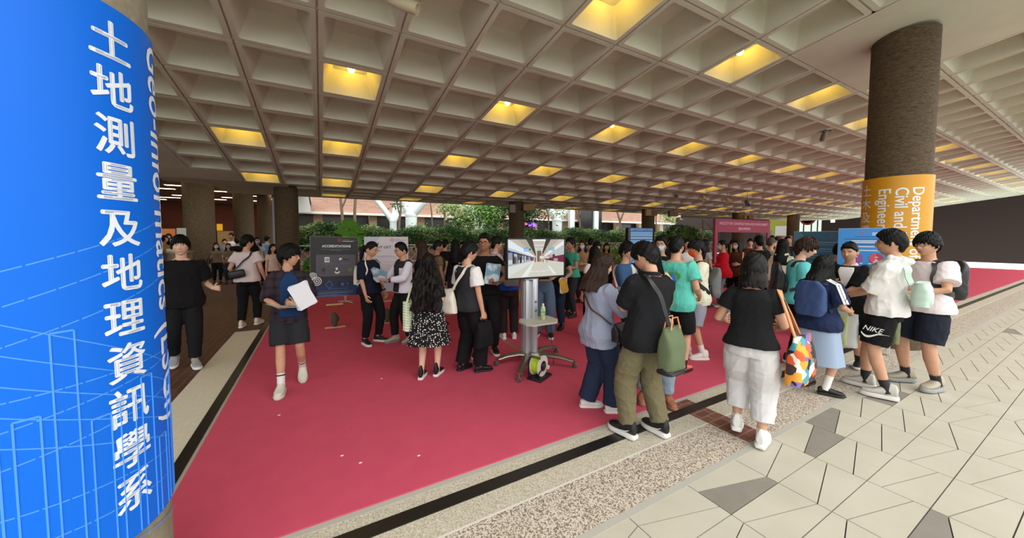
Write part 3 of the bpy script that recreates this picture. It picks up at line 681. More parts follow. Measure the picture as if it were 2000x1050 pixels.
def lerp_path(P, f):
    """first fraction f of a polyline"""
    P = [np.asarray(p, float) for p in P]; L = [np.linalg.norm(b-a) for a, b in zip(P[:-1], P[1:])]; t = f*sum(L); out = [P[0]]
    for a, b, l in zip(P[:-1], P[1:], L):
        if t <= l: out.append(a+(b-a)*t/l); return out
        out.append(b); t -= l
    return out
def dense(P, n):
    P = np.array(P); L = np.concatenate([[0], np.cumsum(np.linalg.norm(np.diff(P, axis=0), axis=1))]); t = np.linspace(0, L[-1], n)
    return [np.array([np.interp(x, L, P[:, k]) for k in range(3)]) for x in t], t/L[-1]
def garment(B, root, g, vox, seed, lod, HM):
    k = g['k']; m = g['m']; w = B.w; lw = .5+.5*w; amp = g.get('fold', .006); v = vox*1.15; nm = g.get('name', k)
    if k in ('tee', 'shirt', 'vest', 'jacket', 'hoodie'):
        lo = g.get('lo', .012); hem = g.get('hem', .90); mb = MB(); zs = np.concatenate([np.linspace(hem, 1.30, 10), [1.35, 1.39, 1.425]]); R = []
        for z in zs:
            f = sstep(1.25-z, 0, .35); r = B.ring(max(z, .80), .008+lo*(.35+.65*f)+g.get('flare', .0)*sstep(1.1-z, 0, .25)+.012*sstep(1.0-z, 0, .1)); r[:, 2] = z; R.append(B.T(r) if z > .9 else r)
        mb.rings(R)
        if g.get('neck', 1): nk = B.T((0, -.012, 1.418)); mb.tube([B.neck0, nk+(0, 0, .012)], [.078, .066 if B.sex == 'm' else .057], 16)
        if k == 'hoodie':
            for q in np.linspace(-1.9, 1.9, 9): 
                p = B.T((.085*math.sin(q), -.02-.10*math.cos(q), 1.45-.02*math.cos(q))); mb.sphere(p, (.045, .045, .04), 8, 6)
        sl = g.get('sleeve', .32)
        for i, sx in ((0, 1), (1, -1)):
            if sl <= 0: 
                continue
            S_, E_, W_ = B.sh[i], B.elb[i], B.wr[i]; P, t = dense(lerp_path([S_-np.array([sx*.06, 0, .012]), S_+np.array([0, 0, .0]), E_, W_], sl), 9 if sl > .5 else 5); sr = g.get('sr', .066)*lw
            rr = [(.058*lw if q == 0 else 0) or sr*(1-.34*max(0, (q*sl-.45)/.55))+.006*g.get('sf', 1)*q for q in t]; rr[1] = max(rr[1], .062*lw)
            if sl > .85: rr[-1] *= .82
            mb.tube(P, rr, 14)
        me = remesh(mb, v, 4); folds(me, amp, seed, .5 if k != 'vest' else .4); ob = finish(me, nm, m, root)
        if g.get('collar'):
            c = MB(); 
            for q in (0,):
                rg = []
                for dz, dr in ((0, .006), (.03, .004), (.034, .010), (.004, .022)):
                    a = np.linspace(.45, 2*np.pi-.45, 26); rg.append([B.T((math.sin(x)*(.060+dr)*(1 if B.sex == 'm' else .9), -.012+math.cos(x)*(.058+dr), 1.43+dz-.03*math.cos(x)*(1 if math.cos(x) > 0 else .0))) for x in a])
                rg.append(rg[0]); c.rings([np.array(r) for r in rg], 0, False, False)
            c.build('collar', g.get('cm', m), root, 60)
        return ob
    if k == 'front':     # inner shirt showing in the open front of a jacket
        mb = MB(); a = g.get('a', .42); zs = np.linspace(g.get('z0', .94), g.get('z1', 1.41), 14); n = 11; off = g.get('off', .026); V = []
        for z in zs:
            aw = a*(.12+.88*(z-zs[0])/(zs[-1]-zs[0]))*.9 if g.get('v') else a*(1-.55*sstep(z, 1.25, 1.42)); f = sstep(1.25-z, 0, .35)
            V.append([B.surf(x, z, .008+off*(.35+.65*f)+.006) for x in np.linspace(-aw+g.get('sh', 0), aw+g.get('sh', 0), n)])
        V = np.array(V); R2 = []
        for r in V:
            inn = r-nrm(r.mean(0)-np.array([0, 0, r[0, 2]]))*np.array([1, 1, 0])*.012; R2.append(np.concatenate([r, inn[::-1]]))
        mb.rings(R2); return mb.build(nm, m, root, 179)
    if k in ('pants', 'shorts'):
        mb = MB(); lo = g.get('lo', .010); top = g.get('top', 1.01); R = []
        for z in np.linspace(.80, top, 7): R.append(B.ring(z, .002+lo*.25*sstep(.92-z, 0, .1)))
        mb.rings(R); end = g.get('end', .94)
        for i in (0, 1):
            an = B.feet[i][0]; H_, K_ = B.hips[i], B.knee[i]; P, t = dense(lerp_path([H_+(0, 0, .03), H_*.6+K_*.4, K_, K_*.66+an*.34, an], end), 9)
            base = np.interp(t*end, [0, .3, .52, .70, .88, 1], g.get('rad', [.086, .090, .070, .066, .054, .050]))*(.35+.65*w)+lo*np.interp(t, [0, .12, .3, 1], [.05, .35, .9, g.get('flare', 1.0)]); mb.tube(P, base, 16)
        me = remesh(mb, v, 4); folds(me, amp, seed, .9 if k == 'pants' else .5); ob = finish(me, nm, m, root); return ob
    if k == 'skirt':
        mb = MB(); zs = np.linspace(g.get('top', 1.03), g['hem'], 16); R = []; n = 72 if lod == 0 else 36; fl = g.get('flare', .09); pl = g.get('pleat', .010)
        for q, z in enumerate(zs):
            t = q/15; r = B.ring(max(z, .86), .012+fl*t**1.2, n); a = np.linspace(0, 2*np.pi, n, endpoint=False); k_ = 1+pl*8*t*np.sin(a*g.get('np', 11)+1.5*np.sin(a*3)); r[:, 0] *= k_; r[:, 1] *= k_; r[:, 2] = z; R.append(r)
        inn = [r*np.array([.93, .93, 1]) for r in R[::-1][:6]]; mb.rings(R+inn); return mb.build(nm, m, root, 60)
    if k == 'shoes':
        for i in (0, 1):
            u, s_ = MB(), MB(); an, R, base = B.feet[i]; foot_mesh(u, s_, R, base, g.get('style', 'sneaker'))
            me = remesh(u, (.006, .009, .015)[lod], 1); ob = finish(me, 'shoe', m, root); s_.build('sole', g.get('sm', m), ob, 50)
            if g.get('stripe') and lod == 0:
                M = np.eye(4); M[:3, :3] = R; M[:3, 3] = base; l = MB()
                for sx in (1, -1):
                    pts = [(sx*.047, .10, .034), (sx*.0465, .05, .040), (sx*.044, .0, .052), (sx*.0445, -.04, .075)]; l.add(*MB().tube(pts, [.004, .008, .006, .003], 6).VF(), 0, M)
                for q in range(4): l.add(*MB().tube([(-.022, .03+.02*q, .095-.010*q), (0, .034+.02*q, .102-.0105*q), (.022, .03+.02*q, .095-.010*q)], .0028, 6).VF(), 0, M)
                l.build('shoe_trim', g['stripe'], ob, 60)
        return
    if k == 'socks':
        for i in (0, 1):
            an, K_ = B.feet[i][0], B.knee[i]; u = nrm(K_-an); mb = MB(); mb.tube([an-u*.03, an+u*.02, an+u*g.get('h', .10)*.6, an+u*g.get('h', .10)], [.042, .041, .042, .044], 16); o = mb.build('sock', m, root, 60)
            if g.get('stripe'): MB().tube([an+u*g['h']*.80, an+u*g['h']*.90], [.0455, .0458], 16).build('sock_stripe', g['stripe'], o)
        return
    if k == 'mask':
        A = np.linspace(-1.05, 1.05, 15); zs = np.linspace(-.112, -.012, 9); R = []
        for z in zs:
            E = np.arcsin(np.clip(z/.117, -1, 1)); x, y, zz = head_base(A, np.full_like(A, E)); bul = .020*np.exp(-(x/.03)**2)*np.exp(-((z+.05)/.045)**2)+.006; out = np.stack([x*1.06, y+bul, zz], 1); inn = np.stack([x*1.0, y-.004, zz], 1)[::-1]; R.append(np.concatenate([out, inn]))
        mb = MB(); mb.rings(R, 0, True, True, HM); o = mb.build('face_mask', m, root, 60); l = MB()
        for sx in (1, -1):
            for z0 in (-.03, -.09): l.add(*MB().tube([(sx*.07, .045, z0), (sx*.081, .01, -.02 if z0 > -.05 else -.04)], .0016, 5).VF(), 0, HM)
        l.build('ear_loop', m, o); return
    if k == 'glasses':
        l = MB(); yy = .103
        for sx in (1, -1):
            a = np.linspace(0, 2*np.pi, 19); l.tube([(sx*.033+.0235*math.cos(x), yy-.010*abs(math.cos(x)*.5+.5*sx*math.cos(x)), .010+.0185*math.sin(x)) for x in a], g.get('r', .0018), 6)
            l.tube([(sx*.056, yy-.012, .014), (sx*.075, .06, .014), (sx*.083, .0, .010)], .0016, 6)
        l.tube([(-.0095, yy, .013), (0, yy+.003, .016), (.0095, yy, .013)], .0018, 6); V, F = l.VF(); MB().add(V, F, 0, HM).build('glasses', m, root, 179); return
    if k == 'watch':
        i = g.get('i', 1); W_, E_ = B.wr[i], B.elb[i]; u = nrm(E_-W_); mb = MB(); mb.tube([W_+u*.012, W_+u*.036], [.031, .033], 16); mb.box((0, 0, 0), (.034, .034, .012), 0, .004, frame4(W_+u*.024-B.hand[i][1]*.034, u, np.cross(-B.hand[i][1], u), -B.hand[i][1])); mb.build('wrist_watch', m, root, 50); return
# ---------------------------------------------------------------- things people carry
def prop(key, name, label, cat, base, group=None):
    """top-level thing standing in the frame of a person; base in that person's own metres"""
    root, B, sc, lod, HM = PEOPLE[key]; M = Matrix.Translation(root.location) @ Matrix.Rotation(root.rotation_euler.z, 4, 'Z') @ Matrix.Scale(sc, 4)
    o = empty(name, label=label, cat=cat, group=group); o.matrix_world = M @ Matrix.Translation(Vector(base)); return o, B, np.asarray(base, float)
class Rel(MB):
    """mesh given in the person's frame, stored relative to base"""
    def __init__(s, base): super().__init__(); s.base = base
    def build(s, *a, **k):
        s.v = [v-s.base for v in s.v]; return super().build(*a, **k)
def push(B, p, off):
    p = np.asarray(p, float)
    if .8 < p[2] < 1.40:
        az = math.atan2(p[0], p[1]); q = B.surf(az, p[2], off); c = B.T((0, 0, p[2]))
        if np.linalg.norm((p-c)[:2]) < np.linalg.norm((q-c)[:2]): return q
    return p
def strap(mb, B, pts, w, t=.004, off=.030, n=26, mi=0):
    P, _ = dense(pts, n); P = [push(B, p, off) for p in P]; P = np.array(P)
    for _ in range(3): P[1:-1] = (P[:-2]+2*P[1:-1]+P[2:])/4
    R = []
    for i in range(len(P)):
        T_ = nrm(P[min(i+1, len(P)-1)]-P[max(i-1, 0)]); c = B.T((P[i][0]*.2, -.01, min(P[i][2], 1.36))); N_ = nrm(P[i]-c+np.array([0, 0, .6*max(0, P[i][2]-1.36)/.06])); N_ = nrm(N_-T_*(N_@T_)); X_ = np.cross(T_, N_)
        R.append(np.array([P[i]+X_*w/2+N_*t, P[i]-X_*w/2+N_*t, P[i]-X_*w/2-N_*t, P[i]+X_*w/2-N_*t]))
    mb.rings(R, mi)
def soft_bag(mb, c, w, h, d, ax=(1, 0, 0), ay=(0, 1, 0), taper=.12, seed=0, mi=0, sag=.04, pinch=.75):
    """bag body: c = centre of the bottom, ax width direction, ay depth direction"""
    ax, ay = nrm(ax), nrm(ay); az = np.cross(ax, ay); r = np.random.default_rng(seed); R = []; ph = r.uniform(0, 6, 4)
    for q in np.linspace(0, 1, 15):
        k = min(1, (q/.07+.35) if q < .045 else 1); bul = 1+sag*4*math.sin(math.pi*min(1, q*1.1))-.0; ww = w/2*(1+taper*(q-.3))*k; dd = d/2*k*(bul-pinch*sstep(q, .6, 1)); a = np.linspace(0, 2*np.pi, 32, endpoint=False); ca, sa = np.cos(a), np.sin(a)
        wob = 1+.05*np.sin(a*3+q*9+ph[0])+.04*np.sin(a*5-q*14+ph[1]); R.append(np.asarray(c)+np.outer(ww*np.sign(ca)*np.abs(ca)**.45*(1+.012*np.sin(q*20+ph[2])), ax)+np.outer(dd*wob*np.sign(sa)*np.abs(sa)**.6, ay)+az*h*q)
    mb.rings(R, mi)
def backpack(key, name, label, m, m2, z=1.02, h=.42, w=.30, d=.16, strap_w=.05, group=None):
    root, B, sc, lod, HM = PEOPLE[key]; base = B.T((0, -.17, z)); o, B, base = prop(key, name, label, 'backpack', base, group); up = nrm(B.T((0, 0, 1.35))-B.T((0, 0, 1.1))); R = Rel(base); y0 = -.135-.0
    c = B.T((0, y0-d/2-.012, z)); back = nrm(np.cross((1, 0, 0), up)); rg = []
    for q in np.linspace(0, 1, 13):
        k = .78+.22*min(1, q/.12) if q < .12 else (1 if q < .7 else 1-.42*((q-.7)/.3)**2); kd = (.7+.3*min(1, q/.2)) if q < .2 else (1-.62*sstep(q, .5, 1)); a = np.linspace(0, 2*np.pi, 30, endpoint=False); ca, sa = np.cos(a), np.sin(a)
        rg.append(c+up*h*q+np.outer(w/2*k*np.sign(ca)*np.abs(ca)**.5, (1, 0, 0))+np.outer(d/2*kd*np.sign(sa)*np.abs(sa)**.6, back)-back*(d/2*(kd-1)) )
    R.rings(rg); me = remesh(R, .012, 3); set_co(me, mesh_co(me)-base); folds(me, .006, 5); pk = finish(me, 'pack', m, o)
    P = Rel(base); P.box((0, 0, 0), (w*.74, .05, h*.36), 0, .022, frame4(c-back*(d/2+.0)+up*h*.24, (1, 0, 0), back, up)); P.build('front_pocket', m2, o, 50)
    l = Rel(base); l.tube([c-back*(d/2+.022)+up*h*.42+np.array([-w*.3, 0, 0]), c-back*(d/2+.022)+up*h*.42+np.array([w*.3, 0, 0])], .003, 6); l.build('zip', M_GLASS, o)
    for sx in (1, -1):
        s_ = Rel(base); strap(s_, B, [B.T((sx*.07, -.13, z+h*.86)), B.T((sx*.095, -.085, 1.425)), B.T((sx*.10, -.01, 1.452)), B.T((sx*.105, .075, 1.40)), B.T((sx*.125, .13, 1.25)), B.T((sx*.15, .06, 1.12)), B.T((sx*.15, -.12, z+.06))], strap_w, .006, .034); s_.build('shoulder_strap', m2, o, 50)
    return o
def papers(key, name, label, c, x, y, w, h, mats, n=3, fan=.05, bend=.1, cat='papers', group=None, lines=True):
    """sheaf of sheets; c centre, x/y directions in the person's frame"""
    o, B, base = prop(key, name, label, cat, c, group); x = nrm(x); y = nrm(np.asarray(y, float)-x*(x@np.asarray(y, float))); nn = np.cross(x, y)
    for i in range(n):
        a = fan*(i-(n-1)/2); xx = x*math.cos(a)+y*math.sin(a); yy = -x*math.sin(a)+y*math.cos(a); G = Rel(base); us = np.linspace(-.5, .5, 9); top = []; bot = []
        off = nn*(.004*i)
        R = []
        for u in us:
            k = bend*w*(u*u*4-.3)*.5; p = np.asarray(c)+xx*u*w+nn*k+off; R.append(np.array([p-yy*h/2+nn*.0012, p+yy*h/2+nn*.0012, p+yy*h/2-nn*.0012, p-yy*h/2-nn*.0012]))
        G.rings(R); sh = G.build('sheet', mats[i % len(mats)], o, 50)
        if lines and i == n-1:
            l = Rel(base)
            for q in range(7):
                u0, u1 = -.38, (.38 if q % 3 else .15); v = .36-.105*q; l.rings([np.array([np.asarray(c)+off+xx*u*w+nn*(bend*w*(u*u*4-.3)*.5+.0018)+yy*(h*v+s_) for s_ in (-.002, .002)]+[np.asarray(c)+off+xx*u*w+nn*(bend*w*(u*u*4-.3)*.5+.0006)+yy*(h*v+s_) for s_ in (.002, -.002)]) for u in np.linspace(u0, u1, 5)])
            l.build('printed_lines', mat('print_grey', C(150, 152, 158), .8), o)
    return o
# ================================================================ WHO STANDS WHERE
K_ = cloth(22, 21, 23); NAVY = cloth(24, 28, 46); WHT = cloth(226, 222, 222); CREAM = cloth(226, 222, 200); TEAL = cloth(92, 190, 172); DKG = cloth(44, 44, 48); PINK = cloth(205, 182, 186); TAN = cloth(128, 106, 84)
JEAN = cloth(44, 56, 78); LJEAN = cloth(120, 138, 160); MJEAN = cloth(86, 104, 126); OLIVE = cloth(112, 104, 78); BLSH = cloth(150, 156, 176); RED = cloth(196, 22, 40); BRN = cloth(92, 52, 42); YEL = cloth(216, 186, 50); GRY = cloth(122, 124, 128); ROYAL = cloth(30, 62, 150); DENIMJ = cloth(62, 92, 132); SKYJ = cloth(150, 166, 190); BEIGE = cloth(196, 176, 150); CYAN = cloth(104, 204, 208)
S_WHT = mat('shoe_white', C(222, 220, 214), .6); S_BLK = mat('shoe_black', C(22, 22, 23), .5); S_GRY = mat('shoe_grey', C(150, 152, 152), .7); S_SAND = mat('shoe_sand', C(168, 158, 140), .75); S_CORAL = mat('shoe_coral', C(230, 110, 90), .6); S_BRN = mat('shoe_brown', C(160, 100, 74), .6)
MASKW = mat('mask_cloth', C(206, 216, 226), .85); MASKO = mat('mask_orange', C(232, 80, 30), .8)
PAPW = mat('paper_white', C(226, 230, 234), .6); PAPB = mat('paper_blue', C(150, 190, 214), .6); PAPG = mat('paper_green', C(150, 190, 170), .6); PAPM = mat('paper_mixed', C(120, 168, 190), .55, var=(C(214, 226, 232), 9, 2, .06)); PAPY = mat('paper_yellow', C(224, 178, 60), .6)
LEATHER = mat('black_leather', C(24, 23, 25), .45); CANVAS = mat('canvas', C(226, 220, 204), .9, bump=(150, .3, .003)); OLV = mat('olive_canvas', C(92, 104, 74), .85, bump=(150, .3, .003)); MINT = mat('mint_nylon', C(186, 208, 194), .7); ORLEA = mat('orange_leather', C(214, 140, 92), .5); BLUEPK = mat('blue_nylon', C(44, 66, 112), .75); GREYPK = mat('grey_nylon', C(112, 112, 116), .8)
PLAID = mat('plaid_cloth', C(52, 42, 48), .9, spec=.2)
def plaid_nodes():
    N, L, b = nodes_of(PLAID); tc = N.new('ShaderNodeTexCoord'); sx = N.new('ShaderNodeSeparateXYZ'); L.new(tc.outputs['Object'], sx.inputs[0]); ou = []
    for ax in ('X', 'Z'):
        m1 = N.new('ShaderNodeMath'); m1.operation = 'MULTIPLY'; m1.inputs[1].default_value = 62; m2 = N.new('ShaderNodeMath'); m2.operation = 'SINE'; m3 = N.new('ShaderNodeMath'); m3.operation = 'GREATER_THAN'; m3.inputs[1].default_value = .45
        L.new(sx.outputs[ax], m1.inputs[0]); L.new(m1.outputs[0], m2.inputs[0]); L.new(m2.outputs[0], m3.inputs[0]); ou.append(m3)
    ad = N.new('ShaderNodeMath'); L.new(ou[0].outputs[0], ad.inputs[0]); L.new(ou[1].outputs[0], ad.inputs[1]); dv = N.new('ShaderNodeMath'); dv.operation = 'MULTIPLY'; dv.inputs[1].default_value = .5; L.new(ad.outputs[0], dv.inputs[0])
    r = N.new('ShaderNodeValToRGB'); r.color_ramp.elements[0].color = C(56, 44, 52); r.color_ramp.elements[1].color = C(34, 28, 36); L.new(dv.outputs[0], r.inputs['Fac']); L.new(r.outputs['Color'], b.inputs['Base Color'])
plaid_nodes()
DOTS = mat('dotted_cloth', C(22, 22, 24), .85, spec=.2)
def dots_nodes():
    N, L, b = nodes_of(DOTS); tc = N.new('ShaderNodeTexCoord'); v = N.new('ShaderNodeTexVoronoi'); v.inputs['Scale'].default_value = 38; v.inputs['Randomness'].default_value = .75
    r = N.new('ShaderNodeValToRGB'); r.color_ramp.interpolation = 'CONSTANT'; r.color_ramp.elements[0].color = C(224, 222, 216); r.color_ramp.elements[1].color = C(22, 22, 24); r.color_ramp.elements[1].position = .31
    L.new(tc.outputs['Object'], v.inputs['Vector']); L.new(v.outputs['Distance'], r.inputs['Fac']); L.new(r.outputs['Color'], b.inputs['Base Color'])
dots_nodes()
STRIPE = mat('striped_cloth', C(60, 64, 78), .9)
def stripe_nodes():
    N, L, b = nodes_of(STRIPE); tc = N.new('ShaderNodeTexCoord'); w_ = N.new('ShaderNodeTexWave'); w_.bands_direction = 'Z'; w_.inputs['Scale'].default_value = 9; r = N.new('ShaderNodeValToRGB'); r.color_ramp.interpolation = 'CONSTANT'; r.color_ramp.elements[0].color = C(46, 50, 66); r.color_ramp.elements[1].color = C(130, 134, 146); r.color_ramp.elements[1].position = .6
    L.new(tc.outputs['Object'], w_.inputs['Vector']); L.new(w_.outputs['Fac'], r.inputs['Fac']); L.new(r.outputs['Color'], b.inputs['Base Color'])
stripe_nodes()
GL = dict(k='glasses', m=M_GLASS)
def tee(m, **k): return dict(dict(k='tee', m=m, sleeve=.34, lo=.016, sr=.064, sf=1.0, hem=.88), **k)
def slim(m, **k): return dict(dict(k='pants', m=m, lo=.008, end=.95), **k)
def wide(m, **k): return dict(dict(k='pants', m=m, lo=.022, end=.985, flare=1.4), **k)
def shoes(m, sm=None, style='sneaker', **k): return dict(dict(k='shoes', m=m, sm=sm or m, style=style), **k)
# ---- the walking youth with the papers
person('youth', dict(px=569, py=752, top=488, face=186, hk=1.02, sex='m', build=.92, head=(-72, 2, 0), fR=(.08, .21, 0, 4), fL=(-.11, -.21, .03, -4, 30), hR=(.06, .25, 1.03), hL=(-.10, .27, 1.05), eR=(.8, -.5, -.3), eL=(-.9, -.4, -.3), dR=(-.75, .4, .05), nR=(-.2, .2, 1), dL=(.8, .2, .25), nL=(0, -1, .2), curl=(.6, .9), hair='fringe_long', hx=545,
    label='youth in dark plaid overshirt and black shorts walking with an armful of papers', wear=[dict(k='shirt', m=PLAID, hem=.80, lo=.028, sleeve=.62, sr=.070, name='overshirt', collar=1, fold=.009, neck=0), dict(k='front', m=cloth(30, 56, 96), a=.52, sh=-.16, z0=.88, off=.040, name='undershirt'), dict(k='shorts', m=cloth(40, 42, 46), lo=.030, end=.46, flare=1.5, name='shorts'), dict(k='socks', m=S_WHT, h=.15, stripe=S_BLK), shoes(mat('shoe_bone', C(204, 200, 188), .6), style='chunky'), GL, dict(k='watch', m=S_BLK, i=1)]))
papers('youth', 'paper_sheaf', 'thick sheaf of white brochures hugged by the youth in the plaid overshirt', (-.175, .30, 1.155), (.86, .25, -.35), (.35, .1, .93), .20, .30, [PAPW, PAPB, PAPW, PAPW, PAPB, PAPW], 6, .035, .05)
papers('youth', 'leaflet', 'single pale leaflet in the right hand of the youth in plaid overshirt', (.03, .36, 1.055), (1, .1, .22), (.1, .9, .15), .30, .14, [PAPG], 1, 0, .12, 'leaflet', lines=False)
# ---- man in black by the blue column
person('blackman', dict(px=364, py=713, top=465, face=181, sex='m', build=1.08, head=(4, 0, 0), fL=(-.09, .13, 0, -10), fR=(.11, -.13, .02, 6, 18), hR=(.29, .08, .86), hL=(-.30, .17, 1.04), eR=(.8, -.5, -.2), eL=(-.15, -.6, -1), dL=(-.65, .7, .0), curl=(.9, .35), hair='fringe', hair_o=dict(line=(20, -8, -44)), skin=2, smile=.3,
    label='smiling man in loose black top and black trousers walking beside the blue banner', wear=[tee(K_, sleeve=.50, lo=.036, sr=.088, hem=.80, sf=2.4, fold=.010, name='top'), slim(cloth(26, 26, 30), lo=.014), shoes(S_GRY, S_WHT)]))
# ---- man in white tee seen from behind
person('whiteback', dict(px=487, py=636, top=462, face=18, sex='m', build=1.0, head=(38, 2, 0), fL=(-.10, -.08, 0, -6), fR=(.10, .12, 0, 10), hR=(.27, .05, .90), hL=(-.22, .10, .95), hair='short', label='man in white tee and black trousers seen from behind on the brick walkway', wear=[tee(cloth(216, 200, 200), lo=.030, sr=.080, hem=.86, sleeve=.38, fold=.008), slim(K_, lo=.016), shoes(mat('shoe_cream', C(226, 208, 196), .6), S_WHT)]))
o, B, b = prop('whiteback', 'sling_bag', 'small black sling bag on the back of the man in white tee', 'bag', (-.10, -.19, 1.02))
R_ = Rel(b); R_.box((0, 0, 0), (.26, .08, .15), 0, .03, frame4(np.array([-.10, -.195, 1.02]), nrm((1, 0, .22)), (0, 1, 0), np.cross(nrm((1, 0, .22)), (0, 1, 0)))); R_.build('pouch', LEATHER, o, 60)
R_ = Rel(b); strap(R_, B, [(-.19, -.15, 1.06), (-.05, -.15, 1.2), (.05, -.14, 1.34), (.10, -.06, 1.44), (.08, .06, 1.40), (-.02, .14, 1.25), (-.16, .10, 1.06), (-.20, -.10, 1.0)], .030, .003, .036, 40); R_.build('strap', LEATHER, o, 50)
# ---- pair in front of the boards
person('navywoman', dict(px=724, py=668, top=474, face=140, sex='f', build=1.06, head=(-22, 14, 0), fR=(.13, .02, 0, 14), fL=(-.11, .06, 0, -22), hR=(.22, .16, .87), hL=(-.26, .06, .86), hair='tied', skin=0, haircol='dark', curl=(.4, .5), label='woman in navy top with white straps facing the man with the flyers', wear=[tee(NAVY, sleeve=.56, lo=.022, sr=.072, hem=.86, name='top'), slim(K_, lo=.010), shoes(S_BLK, S_WHT), dict(k='glasses', m=M_GLASS, r=.0012), dict(k='watch', m=S_BLK, i=1)]))
o, B, b = prop('navywoman', 'drawstring_bag', 'white corded drawstring bag on the back of the woman in navy', 'bag', (0, -.17, 1.0))
R_ = Rel(b); soft_bag(R_, (0, -.20, .98), .28, .34, .10, (1, 0, 0), (0, 1, 0), -.1, 3); R_.build('pouch', CANVAS, o, 60)
for sx in (1, -1):
    R_ = Rel(b); strap(R_, B, [(sx*.09, -.15, 1.28), (sx*.10, -.02, 1.45), (sx*.105, .08, 1.39), (sx*.12, .13, 1.26), (sx*.165, .05, 1.10), (sx*.15, -.13, 1.0)], .022, .004, .032, 34); R_.build('cord', CANVAS, o, 50)
person('flyerman', dict(px=790, py=666, top=477, face=238, sex='m', build=1.0, head=(8, 8, 0), fR=(.10, .12, 0, 10), fL=(-.11, -.05, 0, -10), hR=(.10, .33, 1.10), hL=(-.06, .33, 1.12), eR=(.9, -.4, -.5), eL=(-.9, -.4, -.5), nR=(-1, 0, .3), nL=(.7, 0, .8), curl=(.5, .4), hair='crop', hair_o=dict(th=(.030, .010, .012, .026)), label='man in black and white jacket showing flyers to the woman in navy', wear=[dict(k='jacket', m=cloth(220, 216, 228), hem=.88, lo=.034, sleeve=.93, sr=.072, name='jacket', fold=.007, neck=0), dict(k='vest', m=DKG, hem=1.31, lo=.052, sleeve=.10, sr=.085, name='yoke', fold=.003), dict(k='front', m=DKG, a=.30, z0=.9, off=.042, name='undershirt'), slim(K_, lo=.014), shoes(S_SAND, mat('shoe_taupe', C(120, 110, 98), .7)), dict(k='glasses', m=M_GLASS, r=.0022), dict(k='watch', m=S_BLK, i=1)]))
papers('flyerman', 'flyers', 'fanned blue flyers held up by the man in black and white jacket', (.02, .44, 1.20), (.75, .45, .1), (-.1, .45, .85), .24, .26, [PAPM, PAPB, PAPM, PAPM], 4, .14, .05, 'flyers')
# ---- woman with the dotted skirt
person('dotwoman', dict(px=838, py=736, top=499, hx=838, face=12, sex='f', build=1.05, head=(0, 8, 0), fL=(-.10, -.03, 0, 2), fR=(.10, .08, 0, 14), hR=(.10, .25, 1.10), hL=(-.12, .24, 1.12), hair='long', hair_len=.62, hair_half=1.55, hair_w=.20, hair_wave=.010, haircol='dark', skin=2, label='woman with very long wavy dark hair in a dotted black skirt', wear=[tee(K_, sleeve=.5, hem=.98), dict(k='skirt', m=DOTS, hem=.50, top=1.08, flare=.10, pleat=.010, np=9, name='skirt'), shoes(S_BLK, S_WHT, 'high')]))
o, B, b = prop('dotwoman', 'crochet_bag', 'pale green chunky crochet bag on the shoulder of the dotted skirt woman', 'bag', (-.27, .0, .70))
PALEG = mat('crochet', C(206, 216, 188), .95)
R_ = Rel(b)
for q in range(11):
    z = .70+.036*q; wd = .12*(1.0-.05*max(0, q-5)); 
    for a in np.linspace(0, 2*np.pi, 18, endpoint=False): R_.sphere((-.275+.055*math.cos(a), .0+wd*math.sin(a), z+.006*math.sin(a*2)), (.020, .024, .021), 7, 5)
R_.build('body_knit', PALEG, o, 179)
R_ = Rel(b); P, _ = dense([(-.26, .10, 1.07), (-.22, .06, 1.30), (-.17, .0, 1.435), (-.20, -.07, 1.34), (-.27, -.10, 1.08)], 44)
for p in P: R_.sphere(p, (.017, .017, .017), 7, 5)
R_.build('strap', PALEG, o, 179)
# ---- group behind her
person('browncoat', dict(px=826, py=652, top=473, face=292, sex='f', hair='long', hair_len=.36, haircol='brown', hR=(.10, .2, 1.1), hL=(-.1, .22, 1.1), label='long haired woman in black jacket behind the dotted skirt woman', wear=[dict(k='jacket', m=K_, sleeve=.93, hem=.86, lo=.026), slim(K_), shoes(S_BLK)]))
person('tanman', dict(px=855, py=632, top=472, face=70, sex='m', hair='crop', skin=1, label='man in olive brown tee with backpack beyond the dotted skirt woman', wear=[tee(cloth(112, 98, 74)), slim(DKG), shoes(S_BLK)]))
backpack('tanman', 'backpack', 'dark backpack on the man in olive brown tee', LEATHER, LEATHER)
person('blacktee', dict(px=890, py=612, top=470, face=8, sex='f', build=1.05, hair='long', hair_len=.40, hair_w=.12, haircol='black', hL=(-.26, .02, .86), hR=(.14, .2, 1.0), label='long haired woman in black tee with a small pale back print', wear=[tee(K_, hem=.92, lo=.02), wide(DKG), shoes(S_BLK, S_WHT)]))
root, B, sc, lod, HM = PEOPLE['blacktee']
g_ = MB(); g_.box((0, 0, 0), (.10, .004, .035), 0, .001, frame4(B.surf(2.75, 1.20, .040), (1, 0, 0), (0, 1, 0), (0, 0, 1))); g_.build('back_print', PAPB, root)
person('vestman', dict(px=914, py=724, top=477, face=48, sex='m', build=1.0, head=(12, 6, 0), fR=(.13, .10, 0, 22), fL=(-.10, -.02, 0, 0), hR=(.27, .02, .84), hL=(-.18, .24, 1.0), hair='short', hair_o=dict(th=(.032, .020, .024, .026)), curl=(1.0, .5), label='man in black vest over white tee carrying a cream tote bag', wear=[tee(WHT, lo=.022, sleeve=.44, sr=.082, sf=2.2, hem=.92), dict(k='vest', m=DKG, lo=.038, sleeve=0, hem=.84, name='vest', neck=0, fold=.008), wide(K_, lo=.034, end=.99), shoes(S_BLK, S_BLK, 'loafer')]))
o, B, b = prop('vestman', 'tote_bag', 'cream canvas tote bag slung behind the man in the black vest', 'bag', (-.13, -.22, .80))
